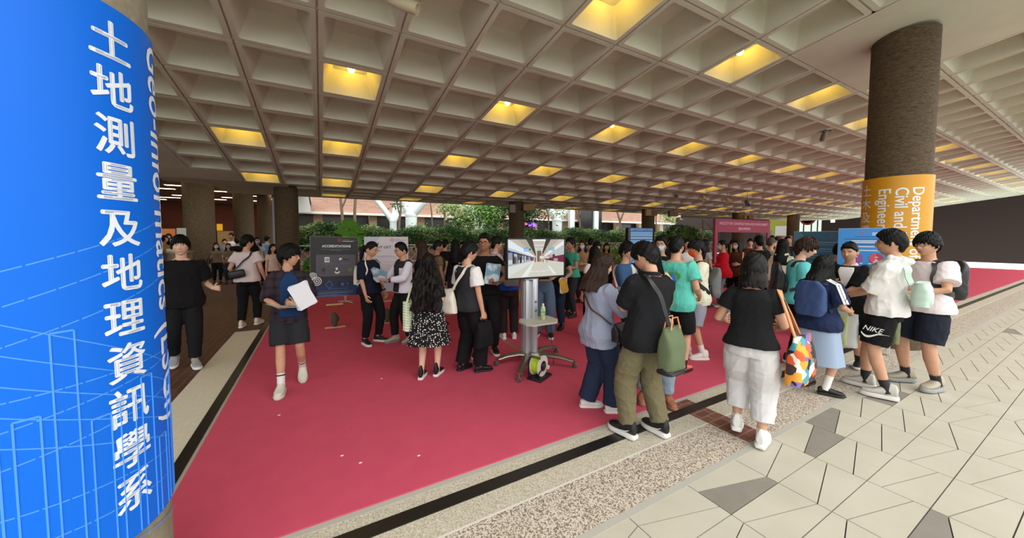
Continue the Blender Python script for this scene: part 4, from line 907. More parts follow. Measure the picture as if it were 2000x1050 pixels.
R_ = Rel(b); soft_bag(R_, (-.13, -.24, .80), .27, .33, .10, (1, .25, 0), (-.25, 1, 0), -.45, 5, 0, .05); R_.build('pouch', CANVAS, o, 60)
R_ = Rel(b); strap(R_, B, [(-.05, -.23, 1.10), (.02, -.17, 1.28), (.07, -.10, 1.42), (.09, 0, 1.46), (.08, .08, 1.40), (-.02, .14, 1.28), (-.18, .06, 1.12), (-.2, -.19, 1.10)], .035, .004, .046, 40); R_.build('strap', CANVAS, o, 50)
o, B, b = prop('vestman', 'black_carrier_bag', 'black cloth bag hanging from the hand of the man in the vest', 'bag', (.28, .04, .36))
R_ = Rel(b); soft_bag(R_, (.28, .04, .37), .28, .34, .09, (.0, 1, 0), (-1, 0, 0), -.25, 8); R_.build('pouch', K_, o, 60)
W_ = B.wr[0]+B.hand[0][0]*.085
R_ = Rel(b); R_.tube([(.28, .13, .69), W_+(0, .03, 0), W_+(0, -.02, 0), (.28, -.05, .69)], .009, 8); R_.build('handle', K_, o, 60)
person('smiler', dict(px=948, py=690, top=460, hx=937, face=180, sex='m', build=1.06, head=(14, 2, 0), smile=1, fR=(.12, .08, 0, 12), fL=(-.13, -.04, 0, -14), hR=(.0, .30, 1.10), hL=(-.16, .30, 1.06), eR=(.9, -.4, -.5), eL=(-1, -.3, -.4), dL=(.8, .4, .1), nL=(0, 0, 1), curl=(.7, .7), skin=1, hair='crop', label='smiling man with glasses in black tee holding a flyer and a phone', wear=[tee(K_, lo=.022), slim(K_, lo=.016), shoes(S_BLK, S_WHT), dict(k='glasses', m=M_GLASS, r=.0026)]))
papers('smiler', 'flyer', 'green and blue flyer held by the smiling man in black tee', (-.10, .36, 1.20), (.8, .2, .1), (.25, .2, .9), .20, .28, [PAPM, PAPG], 2, .1, .05, 'flyer')
o, B, b = prop('smiler', 'phone', 'black phone in the left hand of the smiling man', 'phone', (-.17, .37, 1.09)); R_ = Rel(b); R_.box(b, (.15, .075, .009), 0, .004); R_.build('handset', M_GLASS, o)
person('pinkman', dict(px=968, py=644, top=465, hx=975, face=70, sex='m', build=1.1, hair='short', hL=(-.2, .2, 1.0), label='man in pale pink shirt standing behind the smiling man', wear=[dict(k='shirt', m=PINK, sleeve=.6, hem=.88, collar=1, lo=.022), slim(DKG), shoes(S_BLK)]))
person('stripepants', dict(px=994, py=660, top=482, face=352, sex='f', hair='bob', hR=(.25, .03, .90), hL=(-.2, .2, 1.05), label='girl in royal blue tee and yellow striped black trousers left of the screen', wear=[tee(ROYAL, sleeve=.34, hem=.92), wide(cloth(40, 30, 32), lo=.020), shoes(S_WHT, S_WHT)]))
root, B, sc, lod, HM = PEOPLE['stripepants']
g_ = MB(); H_, K2, A2 = B.hips[0], B.knee[0], B.feet[0][0]; g_.tube([H_+(.115, 0, .03), H_*.5+K2*.5+(.106, 0, 0)], .022, 8, 0, (1, .5), (1, 0, 0)); g_.build('yellow_side_stripe', YEL, root)
backpack('stripepants', 'backpack', 'grey beige backpack on the girl in royal blue tee', cloth(120, 112, 104), GREYPK, 1.02, .44)
person('jeans', dict(px=1062, py=656, top=470, face=185, sex='f', hair='long', fR=(.12, 0, 0, 10), fL=(-.12, .02, 0, -8), hR=(.2, .2, 1.1), hL=(-.2, .2, 1.1), label='person in loose blue jeans standing behind the big screen', wear=[tee(K_, hem=1.04), wide(MJEAN, lo=.028), shoes(S_BLK, S_WHT)]))
person('paperhand', dict(px=1088, py=640, top=472, face=205, sex='m', hair='short', hL=(-.24, .18, 1.02), hR=(.2, .2, 1.05), label='person in dark jeans holding papers behind the right edge of the screen', wear=[tee(K_, hem=.9), slim(JEAN, lo=.018), shoes(S_BLK)]))
papers('paperhand', 'leaflets', 'white and yellow leaflets held down beside the big screen', (-.25, .24, .90), (.3, .9, -.1), (.1, .1, 1), .20, .28, [PAPY, PAPW, PAPW], 3, .16, .1, 'leaflets')
person('tealguy', dict(px=1115, py=617, top=467, face=228, sex='m', hair='short', skin=1, head=(0, 6, 0), hR=(.08, .30, 1.12), hL=(-.12, .30, 1.10), label='young man in teal tee reading a leaflet right of the screen', wear=[tee(cloth(60, 148, 124), lo=.026), slim(DKG, lo=.012), shoes(S_BLK)]))
papers('tealguy', 'leaflet', 'pale blue leaflet held by the young man in teal tee', (.06, .36, 1.20), (1, 0, 0), (0, .2, 1), .22, .36, [PAPB], 1, 0, .05, 'leaflet')
person('tanmask', dict(px=1137, py=590, top=471, face=200, sex='f', hair='long', haircol='brown', mask=1, hR=(.1, .25, 1.1), hL=(-.1, .25, 1.1), label='masked woman in tan top behind the young man in teal', wear=[tee(cloth(170, 132, 100)), slim(DKG), shoes(S_BLK), dict(k='mask', m=MASKW)]))
person('darkhead', dict(px=1163, py=604, top=474, face=150, sex='m', hair='fringe_long', label='dark haired person in grey shirt behind the woman in pale blue shirt', wear=[tee(GRY), slim(K_), shoes(S_BLK)]))
person('blackhair', dict(px=1160, py=660, top=484, face=330, sex='f', hair='long', hair_len=.3, label='black haired woman in white top left of the woman in pale blue shirt', wear=[tee(WHT), slim(K_), shoes(S_BLK)]))
# ---- front pair and the people round them
person('bluewoman', dict(px=1166, py=800, top=499, hx=1183, face=52, sex='f', build=1.04, head=(8, 12, 0), fL=(-.11, -.06, 0, 20), fR=(.10, .12, 0, 18), hR=(.08, .33, 1.10), hL=(-.05, .34, 1.12), eR=(.9, -.5, -.4), eL=(-.9, -.5, -.4), hair='long', hair_len=.28, hair_w=.125, haircol='brown', skin=2, label='brown haired woman in loose pale blue shirt and dark wide jeans', wear=[dict(k='shirt', m=BLSH, hem=.74, lo=.036, sleeve=.93, sr=.080, collar=1, fold=.010, flare=.0), wide(cloth(38, 48, 70), lo=.036, end=.99), shoes(S_WHT, S_WHT, 'loafer')]))
o, B, b = prop('bluewoman', 'crossbody_bag', 'black crossbody bag at the hip of the woman in pale blue shirt', 'bag', (.24, .12, .84))
R_ = Rel(b); soft_bag(R_, (.245, .10, .83), .25, .20, .10, (-.35, 1, 0), (-1, -.35, 0), .1, 4); R_.build('pouch', LEATHER, o, 60)
R_ = Rel(b); strap(R_, B, [(.22, .0, 1.01), (.10, -.18, 1.16), (-.03, -.17, 1.32), (-.09, -.06, 1.455), (-.08, .07, 1.40), (.04, .16, 1.25), (.22, .18, 1.03)], .018, .004, .062, 44); R_.build('strap', mat('brown_leather', C(64, 42, 34), .5), o, 50)
papers('bluewoman', 'booklet', 'open white booklet between the woman in pale blue and the man in black', (.02, .45, 1.16), (1, .1, 0), (0, .85, -.35), .24, .20, [PAPW, PAPB, PAPW], 3, .08, .08, 'booklet')
person('oliveman', dict(px=1261, py=853, top=473, hx=1262, face=324, sex='m', build=1.0, lean=2, sway=3, head=(-10, 30, 0), fL=(-.14, .06, 0, -22), fR=(.16, .02, 0, -14), hR=(.10, .36, 1.13), hL=(-.05, .36, 1.14), eR=(.5, -.6, -.8), eL=(-.5, -.6, -.8), hair='short', hair_o=dict(th=(.030, .018, .022, .026), line=(30, -6, -46)), label='man in black shirt and olive cargo trousers seen from behind', wear=[dict(k='shirt', m=cloth(28, 28, 31), hem=.80, lo=.032, sleeve=.52, sr=.080, sf=1.6, collar=1, fold=.011, flare=.01), dict(k='pants', m=OLIVE, lo=.022, end=.965, flare=1.0, rad=[.086, .094, .080, .074, .062, .054], fold=.011), shoes(S_BLK, S_WHT, 'chunky', stripe=S_WHT), GL]))
o, B, b = prop('oliveman', 'phone', 'dark phone held up by the man in black shirt', 'phone', (.03, .45, 1.20)); R_ = Rel(b); R_.box((0, 0, 0), (.075, .01, .155), 0, .004, frame4(b, (1, 0, 0), nrm((0, 1, -.7)), nrm((0, .7, 1)))); R_.build('handset', M_GLASS, o)
o, B, b = prop('oliveman', 'tote_bag', 'olive green tote with black base hanging by the man in black shirt', 'bag', (.04, -.16, .68))
ax = np.array([1, .35, 0]); ay = np.array([-.35, 1, 0])
R_ = Rel(b); soft_bag(R_, (.05, -.235, .68), .23, .36, .13, ax, ay, .0, 9); R_.build('pouch', OLV, o, 60)
R_ = Rel(b); soft_bag(R_, (.05, -.235, .665), .237, .055, .145, ax, ay, 0, 9, 0, 0); R_.build('bag_base', LEATHER, o, 60)
R_ = Rel(b)
for dy in (-.04, .04): R_.tube([np.array([.05, -.235+dy, 1.03])+nrm(ax)*-.06, np.array([.05, -.235+dy*.7, 1.12])+nrm(ax)*-.035, np.array([.05, -.235+dy*.7, 1.12])+nrm(ax)*.035, np.array([.05, -.235+dy, 1.03])+nrm(ax)*.06], .006, 8)
R_.build('handle', ORLEA, o, 60)
R_ = Rel(b); strap(R_, B, [(.03, -.23, 1.04), (.0, -.22, 1.14), (-.03, -.19, 1.30), (-.09, -.07, 1.46), (-.09, .07, 1.40), (.05, .17, 1.25), (.22, .08, 1.10), (.15, -.21, 1.03)], .034, .004, .058, 44); R_.build('strap', LEATHER, o, 50)
person('lightjeans', dict(px=1271, py=780, top=480, hx=1264, face=172, sex='f', hair='long', hair_len=.3, fR=(.08, 0, 0, 10), fL=(-.16, .02, 0, -14), sway=3, hR=(.12, .24, 1.24), hL=(-.10, .24, 1.1), dR=(.1, .25, 1), nR=(-.3, .9, 0), curl=(.25, .4), label='person in pale jeans and brown shoes hidden behind the man in black shirt', wear=[tee(BEIGE), slim(cloth(150, 168, 186), lo=.020), shoes(S_BRN, S_BRN)]))
person('denimjacket', dict(px=1219, py=694, top=477, face=112, sex='m', hair='fringe', hR=(.05, .28, 1.1), hL=(-.1, .26, 1.1), label='person in blue denim jacket between the pale blue shirt and black shirt', wear=[dict(k='jacket', m=DENIMJ, sleeve=.9, lo=.03, hem=.9), dict(k='front', m=WHT, a=.3, off=.036, name='undershirt'), slim(K_), shoes(S_BLK)]))
o, B, b = prop('denimjacket', 'white_tote_bag', 'white tote with green letters on the person in denim jacket', 'bag', (.22, .1, .68))
R_ = Rel(b); soft_bag(R_, (.26, .10, .70), .34, .36, .07, (0, 1, 0), (-1, 0, 0), 0, 2); R_.build('pouch', CANVAS, o, 60)
R_ = Rel(b); text_on(R_, 'S', (.305, .00, .93), (0, 1, 0), (0, 0, 1), .13, .02); R_.build('lettering', mat('green_print', C(70, 130, 90), .7), o)
R_ = Rel(b); strap(R_, B, [(.26, .0, 1.05), (.14, -.14, 1.25), (-.05, -.08, 1.455), (.0, .15, 1.25), (.26, .2, 1.05)], .03, .003, .05); R_.build('strap', WHT, o, 50)
person('maskman', dict(px=1287, py=668, top=465, face=192, sex='m', hair='short', mask=1, label='man with glasses and pale blue face mask facing us', wear=[tee(K_), slim(K_), shoes(S_BLK), dict(k='mask', m=MASKW), GL]))
person('tealback', dict(px=1314, py=721, top=467, face=18, sex='m', build=1.22, fL=(-.12, .02, 0, -5), fR=(.13, 0, 0, 10), hR=(.24, .20, .98), hL=(-.15, .28, 1.1), hair='crop', hair_o=dict(th=(.026, .012, .016, .02)), skin=0, label='broad man in turquoise tee with a globe print on the back', wear=[tee(TEAL, lo=.030, sr=.084, hem=.80, sleeve=.40, fold=.009), dict(k='shorts', m=K_, lo=.034, end=.50, name='shorts'), dict(k='socks', m=S_BLK, h=.08), shoes(S_CORAL, S_BLK)]))
root, B, sc, lod, HM = PEOPLE['tealback']
def patch(key, name, az0, az1, z0, z1, off, m, shape=None, n=12):
    root, B, sc, lod, HM = PEOPLE[key]; mb = MB(); R = []
    for z in np.linspace(z0, z1, n):
        q = 2*(z-z0)/(z1-z0)-1; k = math.sqrt(max(.02, 1-q*q)) if shape == 'o' else (1-(q+1)/2*.9 if shape == 'tri' else 1); c = (az0+az1)/2
        o_ = [B.surf(c+(a-c)*k, z, off+.002) for a in np.linspace(az0, az1, 9)]; i_ = [B.surf(c+(a-c)*k, z, off-.004) for a in np.linspace(az0, az1, 9)][::-1]; R.append(np.array(o_+i_))
    mb.rings(R); return mb.build(name, m, root, 179)
patch('tealback', 'back_print', 2.72, 3.30, 1.20, 1.31, .052, mat('print_green', C(70, 150, 70), .8), 'o'); patch('tealback', 'back_print_globe', 2.86, 3.22, 1.19, 1.30, .056, mat('print_blue', C(60, 130, 200), .8), 'tri')
person('creamtee', dict(px=1358, py=696, top=472, face=250, sex='m', head=(-4, 4, 0), fR=(.10, .10, 0, 6), fL=(-.11, -.06, 0, -6), hR=(.05, .32, 1.04), hL=(-.06, .33, 1.05), eL=(-.9, -.6, -.4), hair='fringe', mask=1, label='man in cream tee with orange face mask and grey shorts', wear=[tee(CREAM, lo=.034, sr=.086, hem=.80, sleeve=.44, sf=2, fold=.010), dict(k='shorts', m=cloth(150, 152, 164), lo=.034, end=.50, name='shorts'), dict(k='socks', m=S_WHT, h=.14), shoes(S_WHT, S_WHT), dict(k='mask', m=MASKO), GL]))
backpack('creamtee', 'backpack', 'black and grey backpack on the man in cream tee', GREYPK, LEATHER, .90, .44, .29, .14, .06)
person('redwoman', dict(px=1409, py=598, top=471, face=262, sex='f', build=1.1, hair='tied', tail=.34, mask=1, hR=(.05, .28, 1.08), hL=(-.06, .30, 1.1), label='masked woman in bright red top with a long ponytail', wear=[dict(k='shirt', m=RED, sleeve=.8, lo=.045, hem=.78, flare=.03), wide(GRY), shoes(S_GRY, S_WHT), dict(k='mask', m=MASKW)]))
person('brownwoman', dict(px=1436, py=592, top=471, face=215, sex='f', hair='long', hair_len=.2, mask=1, hL=(-.2, .2, 1.1), label='masked woman in brown top next to the woman in red', wear=[tee(BRN, sleeve=.6, hem=.75, flare=.05), slim(K_), shoes(S_BLK), dict(k='mask', m=MASKW)]))
o, B, b = prop('brownwoman', 'tan_bag', 'tan soft shoulder bag on the woman in brown top', 'bag', (-.26, .1, .92)); R_ = Rel(b); soft_bag(R_, (-.28, .08, .92), .28, .30, .12, (0, 1, 0), (1, 0, 0), 0, 6); R_.build('pouch', BEIGE, o, 60)
R_ = Rel(b); strap(R_, B, [(-.27, 0, 1.2), (-.16, -.02, 1.44), (-.27, .16, 1.2)], .03, .004, .03); R_.build('strap', BEIGE, o, 50)
person('yellow', dict(px=1418, py=560, top=468, face=60, sex='m', hair='crop', lean=14, label='person in yellow top beyond the woman in red', wear=[tee(YEL), slim(K_), shoes(S_BLK)]))
person('whitepants', dict(px=1459, py=856, top=501, hx=1483, face=4, sex='f', build=1.08, head=(6, 8, 0), fL=(-.09, .06, .02, -4, 8), fR=(.11, -.04, 0, 6), hR=(.20, .26, 1.04), hL=(-.24, .24, 1.06), eR=(.45, -.8, -.7), eL=(-.45, -.8, -.7), hair='bob', hair_len=.165, hair_half=2.15, haircol='dark', hair_o=dict(part=None, th=(.026, .024, .028, .018)), label='woman in black tee and white cropped trousers seen from behind', wear=[tee(cloth(26, 26, 28), lo=.024, sr=.070, sleeve=.36, hem=.90, fold=.006), dict(k='pants', m=cloth(212, 209, 209), lo=.034, end=.86, rad=[.104, .102, .082, .074, .064, .06], fold=.010, flare=.7, top=1.04), dict(k='socks', m=S_WHT, h=.06), shoes(S_WHT, S_WHT, 'chunky')]))
o, B, b = prop('whitepants', 'patterned_shoulder_bag', 'colourful geometric shoulder bag with orange strap beside the white trousers', 'bag', (.33, .06, .62))
GEO = mat('geometric_print', C(230, 120, 30), .7)
def geo_nodes():
    N, L, b = nodes_of(GEO); tc = N.new('ShaderNodeTexCoord'); mp = N.new('ShaderNodeMapping'); mp.inputs['Rotation'].default_value = (.7, .5, .3); v = N.new('ShaderNodeTexVoronoi'); v.distance = 'MANHATTAN'; v.inputs['Scale'].default_value = 13
    sp = N.new('ShaderNodeSeparateColor'); r = N.new('ShaderNodeValToRGB'); r.color_ramp.interpolation = 'CONSTANT'; e = r.color_ramp.elements; e[0].color = C(226, 92, 40); e[1].color = C(236, 226, 216); e[1].position = .18
    for c_, p_ in ((C(60, 42, 40), .36), (C(240, 160, 50), .54), (C(120, 100, 170), .7), (C(70, 150, 160), .82), (C(24, 22, 26), .9)):
        k = e.new(p_); k.color = c_
    L.new(tc.outputs['Object'], mp.inputs[0]); L.new(mp.outputs[0], v.inputs['Vector']); L.new(v.outputs['Color'], sp.inputs[0]); L.new(sp.outputs[0], r.inputs['Fac']); L.new(r.outputs['Color'], b.inputs['Base Color'])
geo_nodes()
R_ = Rel(b); soft_bag(R_, (.36, .06, .60), .38, .44, .12, (.35, 1, 0), (-1, .35, 0), -.2, 12); R_.build('pouch', GEO, o, 60)
R_ = Rel(b); strap(R_, B, [(.38, .0, .64), (.34, -.06, .95), (.26, -.10, 1.22), (.19, -.05, 1.44), (.19, .04, 1.43), (.27, .14, 1.22), (.37, .16, .95)], .036, .005, .03, 40); R_.build('strap', ORLEA, o, 50)
o, B, b = prop('whitepants', 'phone', 'phone in the left hand of the woman in white trousers', 'phone', (-.19, .37, 1.15)); R_ = Rel(b); R_.box(b, (.075, .012, .15), 0, .004); R_.build('handset', PAPB, o)
# ---- right hand group
person('backblack', dict(px=1478, py=612, top=463, hx=1484, face=335, sex='m', hair='short', label='man in black shirt seen from behind near the arch', wear=[tee(K_), slim(K_), shoes(S_BLK)]))
person('greyhair', dict(px=1500, py=604, top=466, face=20, sex='m', hair='crop', haircol='grey', label='grey haired man in grey shirt in the crowd near the arch', wear=[tee(cloth(140, 146, 152)), slim(DKG), shoes(S_BLK)]))
person('whitehood', dict(px=1522, py=636, top=470, face=20, sex='f', hair='long', hair_len=.34, haircol='black', label='long haired girl in cream hooded top in the crowd near the arch', wear=[dict(k='hoodie', m=CREAM, sleeve=.9, lo=.034), slim(K_), shoes(S_BLK)]))
person('brownback', dict(px=1512, py=585, top=466, face=200, sex='f', hair='bob', mask=1, label='masked woman in mustard top deep in the crowd', wear=[tee(cloth(190, 140, 50)), slim(K_), shoes(S_BLK), dict(k='mask', m=MASKW)]))
person('cyanboy', dict(px=1548, py=712, top=468, hx=1558, face=72, sex='m', build=.95, head=(10, 12, 0), lean=4, hR=(.12, .26, .98), hL=(-.15, .26, 1.0), hair='shaggy', haircol='brown', skin=2, label='brown haired boy in bright cyan tee with a black strap', wear=[tee(CYAN, lo=.028, sr=.080, hem=.86, sleeve=.42), slim(K_), shoes(S_BLK, S_WHT)]))
backpack('cyanboy', 'backpack', 'black backpack on the boy in cyan tee', LEATHER, LEATHER, .98, .42, .28, .14, .04)
person('bluejacket', dict(px=1592, py=760, top=503, hx=1597, face=20, sex='f', build=1.04, head=(20, 8, 0), fL=(-.12, .10, 0, -2), fR=(.12, -.05, 0, 60), hR=(.25, .16, 1.05), hL=(-.12, .26, 1.08), hair='bob', hair_len=.25, hair_half=2.1, hair_w=.12, haircol='black', label='woman in navy jacket and pale denim skirt with a backpack', wear=[dict(k='jacket', m=cloth(36, 46, 78), lo=.040, hem=.80, sleeve=.52, sr=.084, sf=1.6, fold=.010, flare=.01), dict(k='skirt', m=SKYJ, hem=.38, top=1.0, flare=.075, pleat=.004, np=5, name='skirt'), dict(k='socks', m=S_WHT, h=.16), shoes(S_BLK, S_BLK, 'loafer')]))
root, B, sc, lod, HM = PEOPLE['bluejacket']
g_ = MB(); S_, E_ = B.sh[0], B.elb[0]; u = nrm(E_-S_); q_ = np.array([.55, -.45, .7]); q_ = nrm(q_-u*(q_@u)); r_ = .086
P = [S_+np.array([-.05, -.03, .085])]+[S_+u*t+q_*(r_+.008*t) for t in (.02, .09, .16, .23, .27)]
for d in (0, .032): g_.tube([p+np.cross(u, q_)*d for p in P], .013, 6, 0, (1, .3), q_)
g_.build('white_sleeve_stripes', S_WHT, root, 60)
backpack('bluejacket', 'backpack', 'blue backpack on the woman in navy jacket', BLUEPK, mat('blue_nylon_dark', C(30, 42, 74), .75), 1.0, .44, .31, .17, .05)
person('blackjacket', dict(px=1650, py=712, top=478, hx=1652, face=196, sex='m', build=1.08, head=(2, 4, 0), fR=(.12, .04, 0, 14), fL=(-.12, -.08, 0, -10), hR=(.10, .30, 1.18), hL=(.02, .30, .98), eR=(.9, -.4, -.5), eL=(-1, -.4, -.4), dL=(.9, .3, -.1), nL=(0, -1, 0), curl=(.6, .6), hair='crop', hair_o=dict(th=(.030, .004, .010, .026), line=(34, 8, -30)), skin=0, label='man in long black jacket over white shirt holding a pale folder', wear=[dict(k='jacket', m=K_, lo=.044, hem=.66, sleeve=.60, sr=.084, fold=.009, neck=0, collar=1, cm=WHT, name='jacket'), dict(k='front', m=WHT, a=.40, z0=1.14, z1=1.405, off=.056, v=1, name='white_shirt'), dict(k='shorts', m=cloth(30, 36, 56), lo=.02, end=.5, name='shorts'), dict(k='socks', m=S_BLK, h=.10), shoes(S_BLK, S_WHT)]))
papers('blackjacket', 'folder', 'white folder upright in the hand of the man in long black jacket', (.17, .37, 1.20), (.95, .2, 0), (-.1, .15, 1), .22, .31, [PAPB, PAPW], 2, .03, .03, 'folder')
papers('blackjacket', 'clear_folder', 'pale green folder hanging in the lower hand of the man in black jacket', (.06, .36, .86), (1, .15, -.1), (.1, .1, 1), .31, .22, [PAPG], 1, 0, .03, 'folder', lines=False)
person('behindhead', dict(px=1630, py=668, top=478, face=30, sex='m', hair='crop', label='man in dark shirt just behind the man in long black jacket', wear=[tee(DKG), slim(K_), shoes(S_BLK)]))
person('hoodieman', dict(px=1722, py=768, top=456, hx=1738, face=277, sex='m', build=1.04, lean=-3, head=(-4, 4, 0), fL=(-.12, -.05, 0, -10), fR=(.10, .14, 0, 6), hL=(-.04, .30, 1.02), hR=(.05, .30, 1.06), eL=(-.75, -.6, -.6), eR=(.8, -.5, -.5), dL=(.3, .5, -.8), dR=(-.4, .5, -.6), curl=(.9, .9), hair='short', hair_o=dict(th=(.034, .012, .018, .032)), label='man in white hooded sweatshirt and black sport shorts with tote bags', wear=[dict(k='hoodie', m=cloth(228, 224, 220), lo=.036, hem=.86, sleeve=.60, sr=.086, sf=1.6, fold=.012, flare=-.005), dict(k='shorts', m=K_, lo=.036, end=.45, name='shorts', fold=.010), dict(k='socks', m=S_BLK, h=.11), shoes(mat('shoe_light_grey', C(190, 186, 178), .75), S_WHT, 'chunky'), dict(k='watch', m=S_BLK, i=1), dict(k='glasses', m=M_GLASS, r=.0012)]))
root, B, sc, lod, HM = PEOPLE['hoodieman']
g_ = MB(); H_, K2 = B.hips[1], B.knee[1]; u = nrm(H_-K2); yv = nrm(np.array([0, 1, 0])-u*u[1]); xo = H_*.50+K2*.50+np.array([-.138, .10, .02])
text_on(g_, 'NIKE', xo, -yv, u, .072, .010, 'LEFT', 0, 0, .15, 1.0, .25)
sw = []
for t in np.linspace(0, 1, 14): sw.append((xo-yv*(.0+.20*t)-u*(.055*math.sin(math.pi*min(1, t*1.6))*(1-t)-.03*t+.03)+np.array([-.001, 0, 0]), .010*math.sin(math.pi*min(1, .12+t*1.1))**.8+.001))
g_.rings([np.array([p+u*w_+np.array([-.003, 0, 0]), p-u*w_+np.array([-.003, 0, 0]), p-u*w_+np.array([.002, 0, 0]), p+u*w_+np.array([.002, 0, 0])]) for p, w_ in sw])
g_.build('shorts_logo', S_WHT, root)
o, B, b = prop('hoodieman', 'mint_sling_bag', 'pale mint sling bag on the back of the man in white hooded sweatshirt', 'bag', (-.06, -.21, 1.0))
R_ = Rel(b); soft_bag(R_, (-.06, -.24, .98), .30, .25, .12, (1, 0, 0), (0, 1, 0), .0, 7, 0, .03, .3); R_.build('pouch', MINT, o, 60)
R_ = Rel(b); R_.box((-.06, -.295, 1.07), (.20, .03, .12), 0, .012); R_.build('front_pocket', MINT, o, 60)
R_ = Rel(b); strap(R_, B, [(-.16, -.18, 1.20), (-.13, -.14, 1.34), (-.07, -.05, 1.46), (-.04, .08, 1.42), (.08, .15, 1.25), (.19, .05, 1.08), (.10, -.20, 1.04)], .050, .005, .052, 44); R_.build('strap', MINT, o, 50)
YG = mat('tote_print', C(206, 216, 110), .8, var=(C(236, 236, 228), 5, 2, .1)); TOTEW = mat('tote_white', C(232, 232, 226), .85)
o, B, b = prop('hoodieman', 'tote_bag', 'white and lime tote hanging in front of the man in white hooded sweatshirt', 'bag', (-.03, .33, .43))
R_ = Rel(b); soft_bag(R_, (-.02, .34, .43), .34, .40, .06, (.5, 1, 0), (-1, .5, 0), 0, 3); R_.build('pouch', TOTEW, o, 60)
R_ = Rel(b); soft_bag(R_, (-.052, .335, .45), .15, .36, .035, (.5, 1, 0), (-1, .5, 0), 0, 3); R_.build('printed_panel', YG, o, 60)
W_ = B.wr[1]+B.hand[1][0]*.08; R_ = Rel(b); R_.tube([(-.05, .27, .82), W_+(0, -.01, .0), W_+(0, .02, .0), (-.01, .41, .82)], .011, 8, 0, (1, .5)); R_.build('handle', TOTEW, o, 60)
person('whitetee', dict(px=1798, py=752, top=460, hx=1780, face=222, sex='m', build=1.12, head=(-8, 2, 0), fR=(.12, .04, 0, 12), fL=(-.13, -.02, 0, -12), hR=(.0, .30, 1.05), hL=(-.12, .30, 1.08), eL=(-1, -.5, -.4), hair='fringe', label='man with glasses in white tee and dark shorts at the right end of the group', wear=[tee(cloth(226, 214, 216), lo=.030, hem=.86, sleeve=.44, sr=.082, sf=2), dict(k='shorts', m=cloth(30, 34, 46), lo=.036, end=.48, name='shorts'), dict(k='socks', m=S_BLK, h=.13), shoes(S_SAND, S_GRY, 'chunky'), dict(k='glasses', m=M_GLASS, r=.0022)]))
backpack('whitetee', 'backpack', 'black backpack on the man with glasses in white tee', LEATHER, LEATHER, 1.0, .44, .30, .16, .06)
o, B, b = prop('whitetee', 'tote_bag', 'olive tote with lime print held by the man with glasses in white tee', 'bag', (.12, .32, .46))
R_ = Rel(b); soft_bag(R_, (.10, .34, .46), .34, .40, .07, (1, 0, 0), (0, 1, 0), 0, 6); R_.build('pouch', mat('tote_olive', C(120, 124, 92), .85), o, 60)
R_ = Rel(b); soft_bag(R_, (.08, .365, .48), .13, .36, .05, (1, 0, 0), (0, 1, 0), 0, 6); R_.build('printed_panel', YG, o, 60)
R_ = Rel(b); R_.tube([(.04, .34, .85), B.wr[0]+(.02, .05, -.04), B.wr[0]+(.05, .05, -.04), (.17, .34, .85)], .010, 8); R_.build('handle', TOTEW, o, 60)
# ---- people on the brick walkway and in the hall beyond
def far(key, px, py, top, face, m, lower, label, sex='f', hair='long', **k):
    w_ = [tee(m), slim(lower), shoes(k.pop('sh', S_BLK))]+([dict(k='mask', m=MASKW)] if k.get('mask') else []); person(key, dict(dict(px=px, py=py, top=top, face=face, sex=sex, hair=hair, label=label, wear=w_), **k))
far('f1', 425, 553, 475, 172, TAN, K_, 'masked woman in tan tee with a black shoulder bag on the walkway', mask=1)
o, B, b = prop('f1', 'shoulder_bag', 'black shoulder bag on the masked woman in tan tee', 'bag', (.24, .05, .86)); R_ = Rel(b); soft_bag(R_, (.27, .05, .86), .30, .26, .10, (0, 1, 0), (-1, 0, 0), 0, 3); R_.build('pouch', LEATHER, o, 60)
R_ = Rel(b); strap(R_, B, [(.26, .1, 1.1), (.15, 0, 1.44), (.26, -.05, 1.1)], .03, .004, .03); R_.build('strap', LEATHER, o, 50)
far('f2', 449, 553, 476, 188, cloth(120, 96, 74), DKG, 'woman in brown tee holding her forearm next to the tan tee woman', hR=(.0, .26, 1.08), hL=(-.06, .26, 1.1))
far('f3', 457, 545, 456, 228, WHT, K_, 'tall man in white shirt with dark strap in the hall doorway', 'm', 'crop', skin=1)
far('f4', 494, 560, 462, 182, K_, DKG, 'woman all in black walking toward us past the hall columns')
far('f5', 506, 556, 464, 176, WHT, K_, 'masked woman in white top beside the woman all in black', mask=1)
far('f6', 524, 545, 461, 20, cloth(120, 150, 176), K_, 'man in pale blue shirt facing away near the hall columns', 'm', 'short')
far('f7', 535, 582, 478, 150, cloth(206, 176, 164), K_, 'woman in pink beige tee with dark hair behind the walking youth', hair_len=.28)
far('f8', 466, 548, 466, 0, K_, K_, 'black clad man facing away just behind the white tee back', 'm', 'short')
far('f9', 441, 538, 468, 170, GRY, K_, 'man in grey tee far back between the two tan tee women', 'm', 'short')
far('g1', 316, 600, 465, 80, STRIPE, K_, 'person in striped shirt at the cream desk beside the blue banner', 'm', 'short', sleeve=.9)
far('g2', 326, 560, 461, 160, cloth(150, 110, 60), K_, 'woman in ochre top behind the cream desk', 'f', 'bob')
far('g3', 342, 552, 464, 200, cloth(120, 60, 46), K_, 'person in rust top behind the cream desk', 'f', 'long')
far('g4', 334, 547, 458, 190, K_, K_, 'man in black top standing furthest back behind the cream desk', 'm', 'short')
